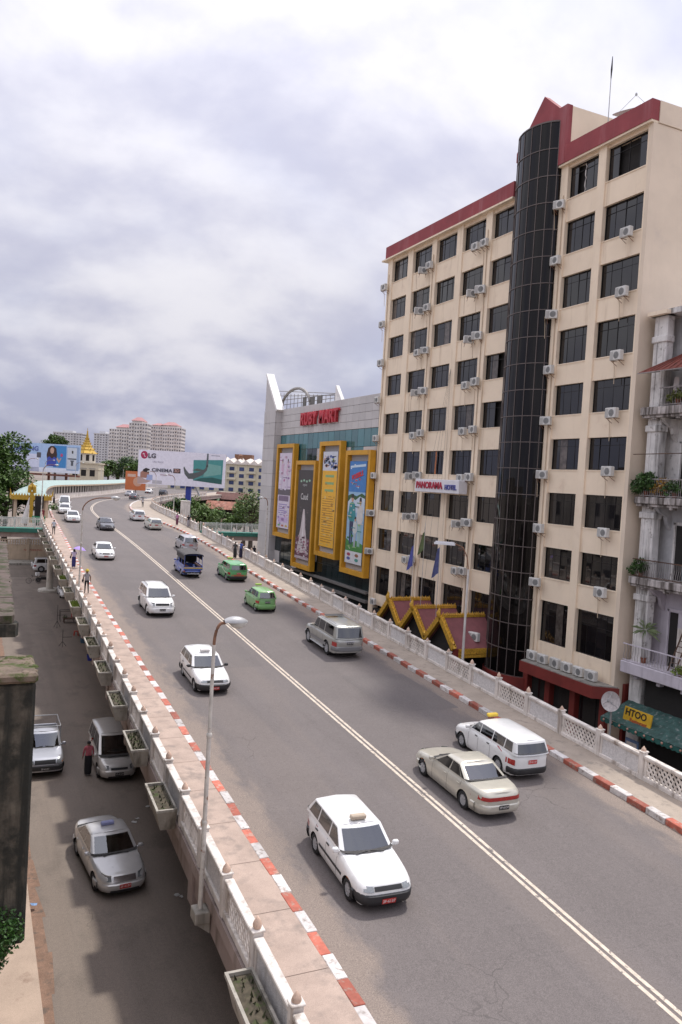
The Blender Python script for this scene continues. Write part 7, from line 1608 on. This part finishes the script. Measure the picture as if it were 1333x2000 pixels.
# ---------------------------------------------------------------- small things under the overpass
m_iron = mat('iron_black', (.03, .028, .028), .6, var=.2)
def cycle(label, loc, rz, name='bicycle'):
    t = thing(name, label, 'bicycle', loc, rz)
    for x in (-.55, .55):
        w = link('wheel', None, t, (x, 0, .34)); w.empty_display_size = .1; s = MB(); s.tube([(.32 * math.cos(a), 0, .32 * math.sin(a)) for a in [2 * math.pi * k / 22 for k in range(23)]], .022, 6, cap=False); link('tyre', s.mesh('tyre', m_tyre, 60), w); s = MB()
        for k in range(10): a = math.pi * k / 10; s.bar((.31 * math.cos(a), 0, .31 * math.sin(a)), (-.31 * math.cos(a), 0, -.31 * math.sin(a)), .006)
        link('spokes', s.mesh('spokes', m_chrome), w)
    s = MB()
    for a, b in (((-.55, .34), (-.15, .85)), ((-.55, .34), (.0, .32)), ((0, .32), (-.15, .9)), ((0, .32), (.42, .80)), ((-.14, .80), (.42, .84)), ((.55, .34), (.40, .98))): s.tube([(a[0], 0, a[1]), (b[0], 0, b[1])], .016, 6)
    part('frame', s, m_iron, t); s = MB(); s.tube([(.30, -.26, 1.02), (.40, -.1, 1.0), (.40, .1, 1.0), (.30, .26, 1.02)], .014, 6); part('handlebar', s, m_chrome, t); s = MB(); s.cbox(-.30, -.04, -.09, .09, .90, .96, .03); part('saddle', s, m_black, t)
cycle('black bicycle parked by the round pier under the overpass', (6.9, 102.4, 0), .1)
t = thing('motorcycle', 'dark motorcycle with white box parked beside the black bicycle', 'motorcycle', (8.1, 103.6, 0), .15)
for x in (-.6, .6): s = MB(); s.lathe([(.12, -.05), (.26, -.05), (.30, -.03), (.30, .03), (.26, .05), (.12, .05)], 16, (x, 0, .30), 'Y'); part('wheel', s, m_tyre, t, 40)
s = MB(); s.cbox(-.35, .35, -.12, .12, .30, .62, .06); s.tube([(.6, 0, .3), (.42, 0, .95)], .03, 6); s.tube([(-.6, 0, .3), (-.2, 0, .55)], .03, 6); part('engine_frame', s, m_iron, t); s = MB(); s.cbox(-.55, .20, -.13, .13, .70, .80, .04); part('seat', s, m_black, t); s = MB(); s.cbox(-.95, -.50, -.22, .22, .78, 1.20, .05); part('top_box', s, white, t); s = MB(); s.tube([(.34, -.34, 1.02), (.44, 0, .98), (.34, .34, 1.02)], .016, 6); part('handlebar', s, m_chrome, t)
def stand(label, loc, h):
    t = thing('iron_stand', label, 'stand', loc); s = MB()
    s.tube([(0, 0, 0), (0, 0, h)], .02, 6); s.tube([(0, 0, h * .55), (.7, .1, h * .55)], .018, 6); part('upright', s, m_iron, t)
    for k in range(3): a = 2 * math.pi * k / 3 + .4; s = MB(); s.tube([(0, 0, h * .30), (.32 * math.cos(a), .32 * math.sin(a), 0)], .018, 6); part('leg', s, m_iron, t)
stand('tall thin iron stand with side arm on the street, nearer the round pier', (7.1, 74.0, 0), 2.0); stand('short iron stand with side arm on the street, by the blue drum', (6.8, 66.0, 0), 1.35)
t = thing('iron_table', 'bare iron table frame beside the tall iron stand', 'table', (8.2, 77, 0))
for x in (-.6, .6):
    for y in (-.4, .4): s = MB(); s.tube([(x, y, 0), (x, y, 1.0)], .02, 6); part('leg', s, m_iron, t)
s = MB(); s.bar((-.6, -.4, 1), (.6, -.4, 1), .04); s.bar((-.6, .4, 1), (.6, .4, 1), .04); s.bar((-.6, -.4, 1), (-.6, .4, 1), .04); s.bar((.6, -.4, 1), (.6, .4, 1), .04); part('top_frame', s, m_iron, t)
person('person in red sitting low at the street stall under the overpass', (8.9, 78.6, 0), -AW, 1.30, (.34, .04, .04), 'longyi', (.30, .03, .035))
t = thing('stall_table', 'low wooden stall table with green goods beside the person in red', 'table', (8.5, 76.3, 0)); s = MB(); s.cbox(-.7, .7, -.4, .4, .36, .42, .01); part('top', s, m_wood, t)
for x in (-.6, .6):
    for y in (-.3, .3): s = MB(); s.box(x - .03, x + .03, y - .03, y + .03, 0, .36); part('leg', s, m_wood, t)
s = MB(); leaf_cloud(s, (-.5, 0, .5), .22, 60, .12, 5); part('greens', s, m_leaf, t)
t = thing('drum', 'blue plastic drum with dark lid standing under the planters', 'drum', (8.6, 67.3, 0)); s = MB(); s.lathe([(.27, 0), (.29, .05), (.29, .30), (.31, .32), (.29, .34), (.29, .62), (.31, .64), (.29, .66), (.28, .92), (.24, .95)], 16); part('shell', s, mat('drum_blue', (.05, .12, .20), .5, var=.2), t, 40); s = MB(); s.lathe([(.25, .95), (.25, 1.0), (.05, 1.01)], 16); part('lid', s, m_black, t)
t = thing('bucket', 'bright blue bucket on the street under the planters', 'bucket', (8.3, 60.9, 0)); s = MB(); s.lathe([(.20, 0), (.28, .42), (.30, .42), (.27, .40), (.19, .04)], 16); part('shell', s, mat('bucket_blue', (.03, .05, .38), .45, var=.1), t, 40); s = MB(); s.tube([(-.28, 0, .42), (-.2, 0, .62), (0, 0, .68), (.2, 0, .62), (.28, 0, .42)], .012, 6); part('handle', s, m_chrome, t)
t = thing('stool', 'red plastic stool beside the blue drum', 'stool', (8.3, 70.2, 0)); s = MB(); s.cbox(-.17, .17, -.17, .17, .36, .41, .03); part('seat', s, mat('stool_red', (.42, .05, .03), .5), t)
for x in (-1, 1):
    for y in (-1, 1): s = MB(); s.bar((x * .18, y * .18, 0), (x * .13, y * .13, .37), .05); part('leg', s, MATS['stool_red'], t)
# litter on the street
m_paper = mat('paper', (.6, .6, .58), .8, var=.1)
for k, (px, z) in enumerate((((290, 1576), 0), ((268, 1600), 0), ((345, 1750), 0), ((67, 1767), .15), ((355, 1753), 0), ((262, 1607), 0), ((80, 1480), 0))):
    p = on_z(px, z); s = MB(); q = random.Random(k); n = 7
    s.add([(0, 0, .04 + .03 * q.random())] + [((.05 + .09 * q.random()) * math.cos(a), (.05 + .09 * q.random()) * math.sin(a), .012 + .05 * q.random()) for a in [2 * math.pi * i / n for i in range(n)]], [(0, i + 1, (i + 1) % n + 1) for i in range(n)])
    o = part('litter', s, m_paper if k != 3 else mat('litter_blue', (.2, .35, .6), .6), None); o.location = p; tag(o, 'crumpled scrap of paper lying on the dark lower street' if k != 3 else 'pale blue scrap of litter on the gutter beside the pavement', 'litter', 'paper scraps on the lower street' if k != 3 else None)
t = thing('drain_pipe', 'short black drain pipe end on the pavement edge below the mossy pier', 'pipe', (1.95, 20.3, .15)); s = MB(); s.tube([(-.25, 0, .08), (.12, 0, .06)], .07, 10); part('pipe', s, m_black, t); s = MB(); s.lathe([(.085, .05), (.085, .12)], 10, (0, 0, .07), 'X'); part('collar', s, m_black, t)
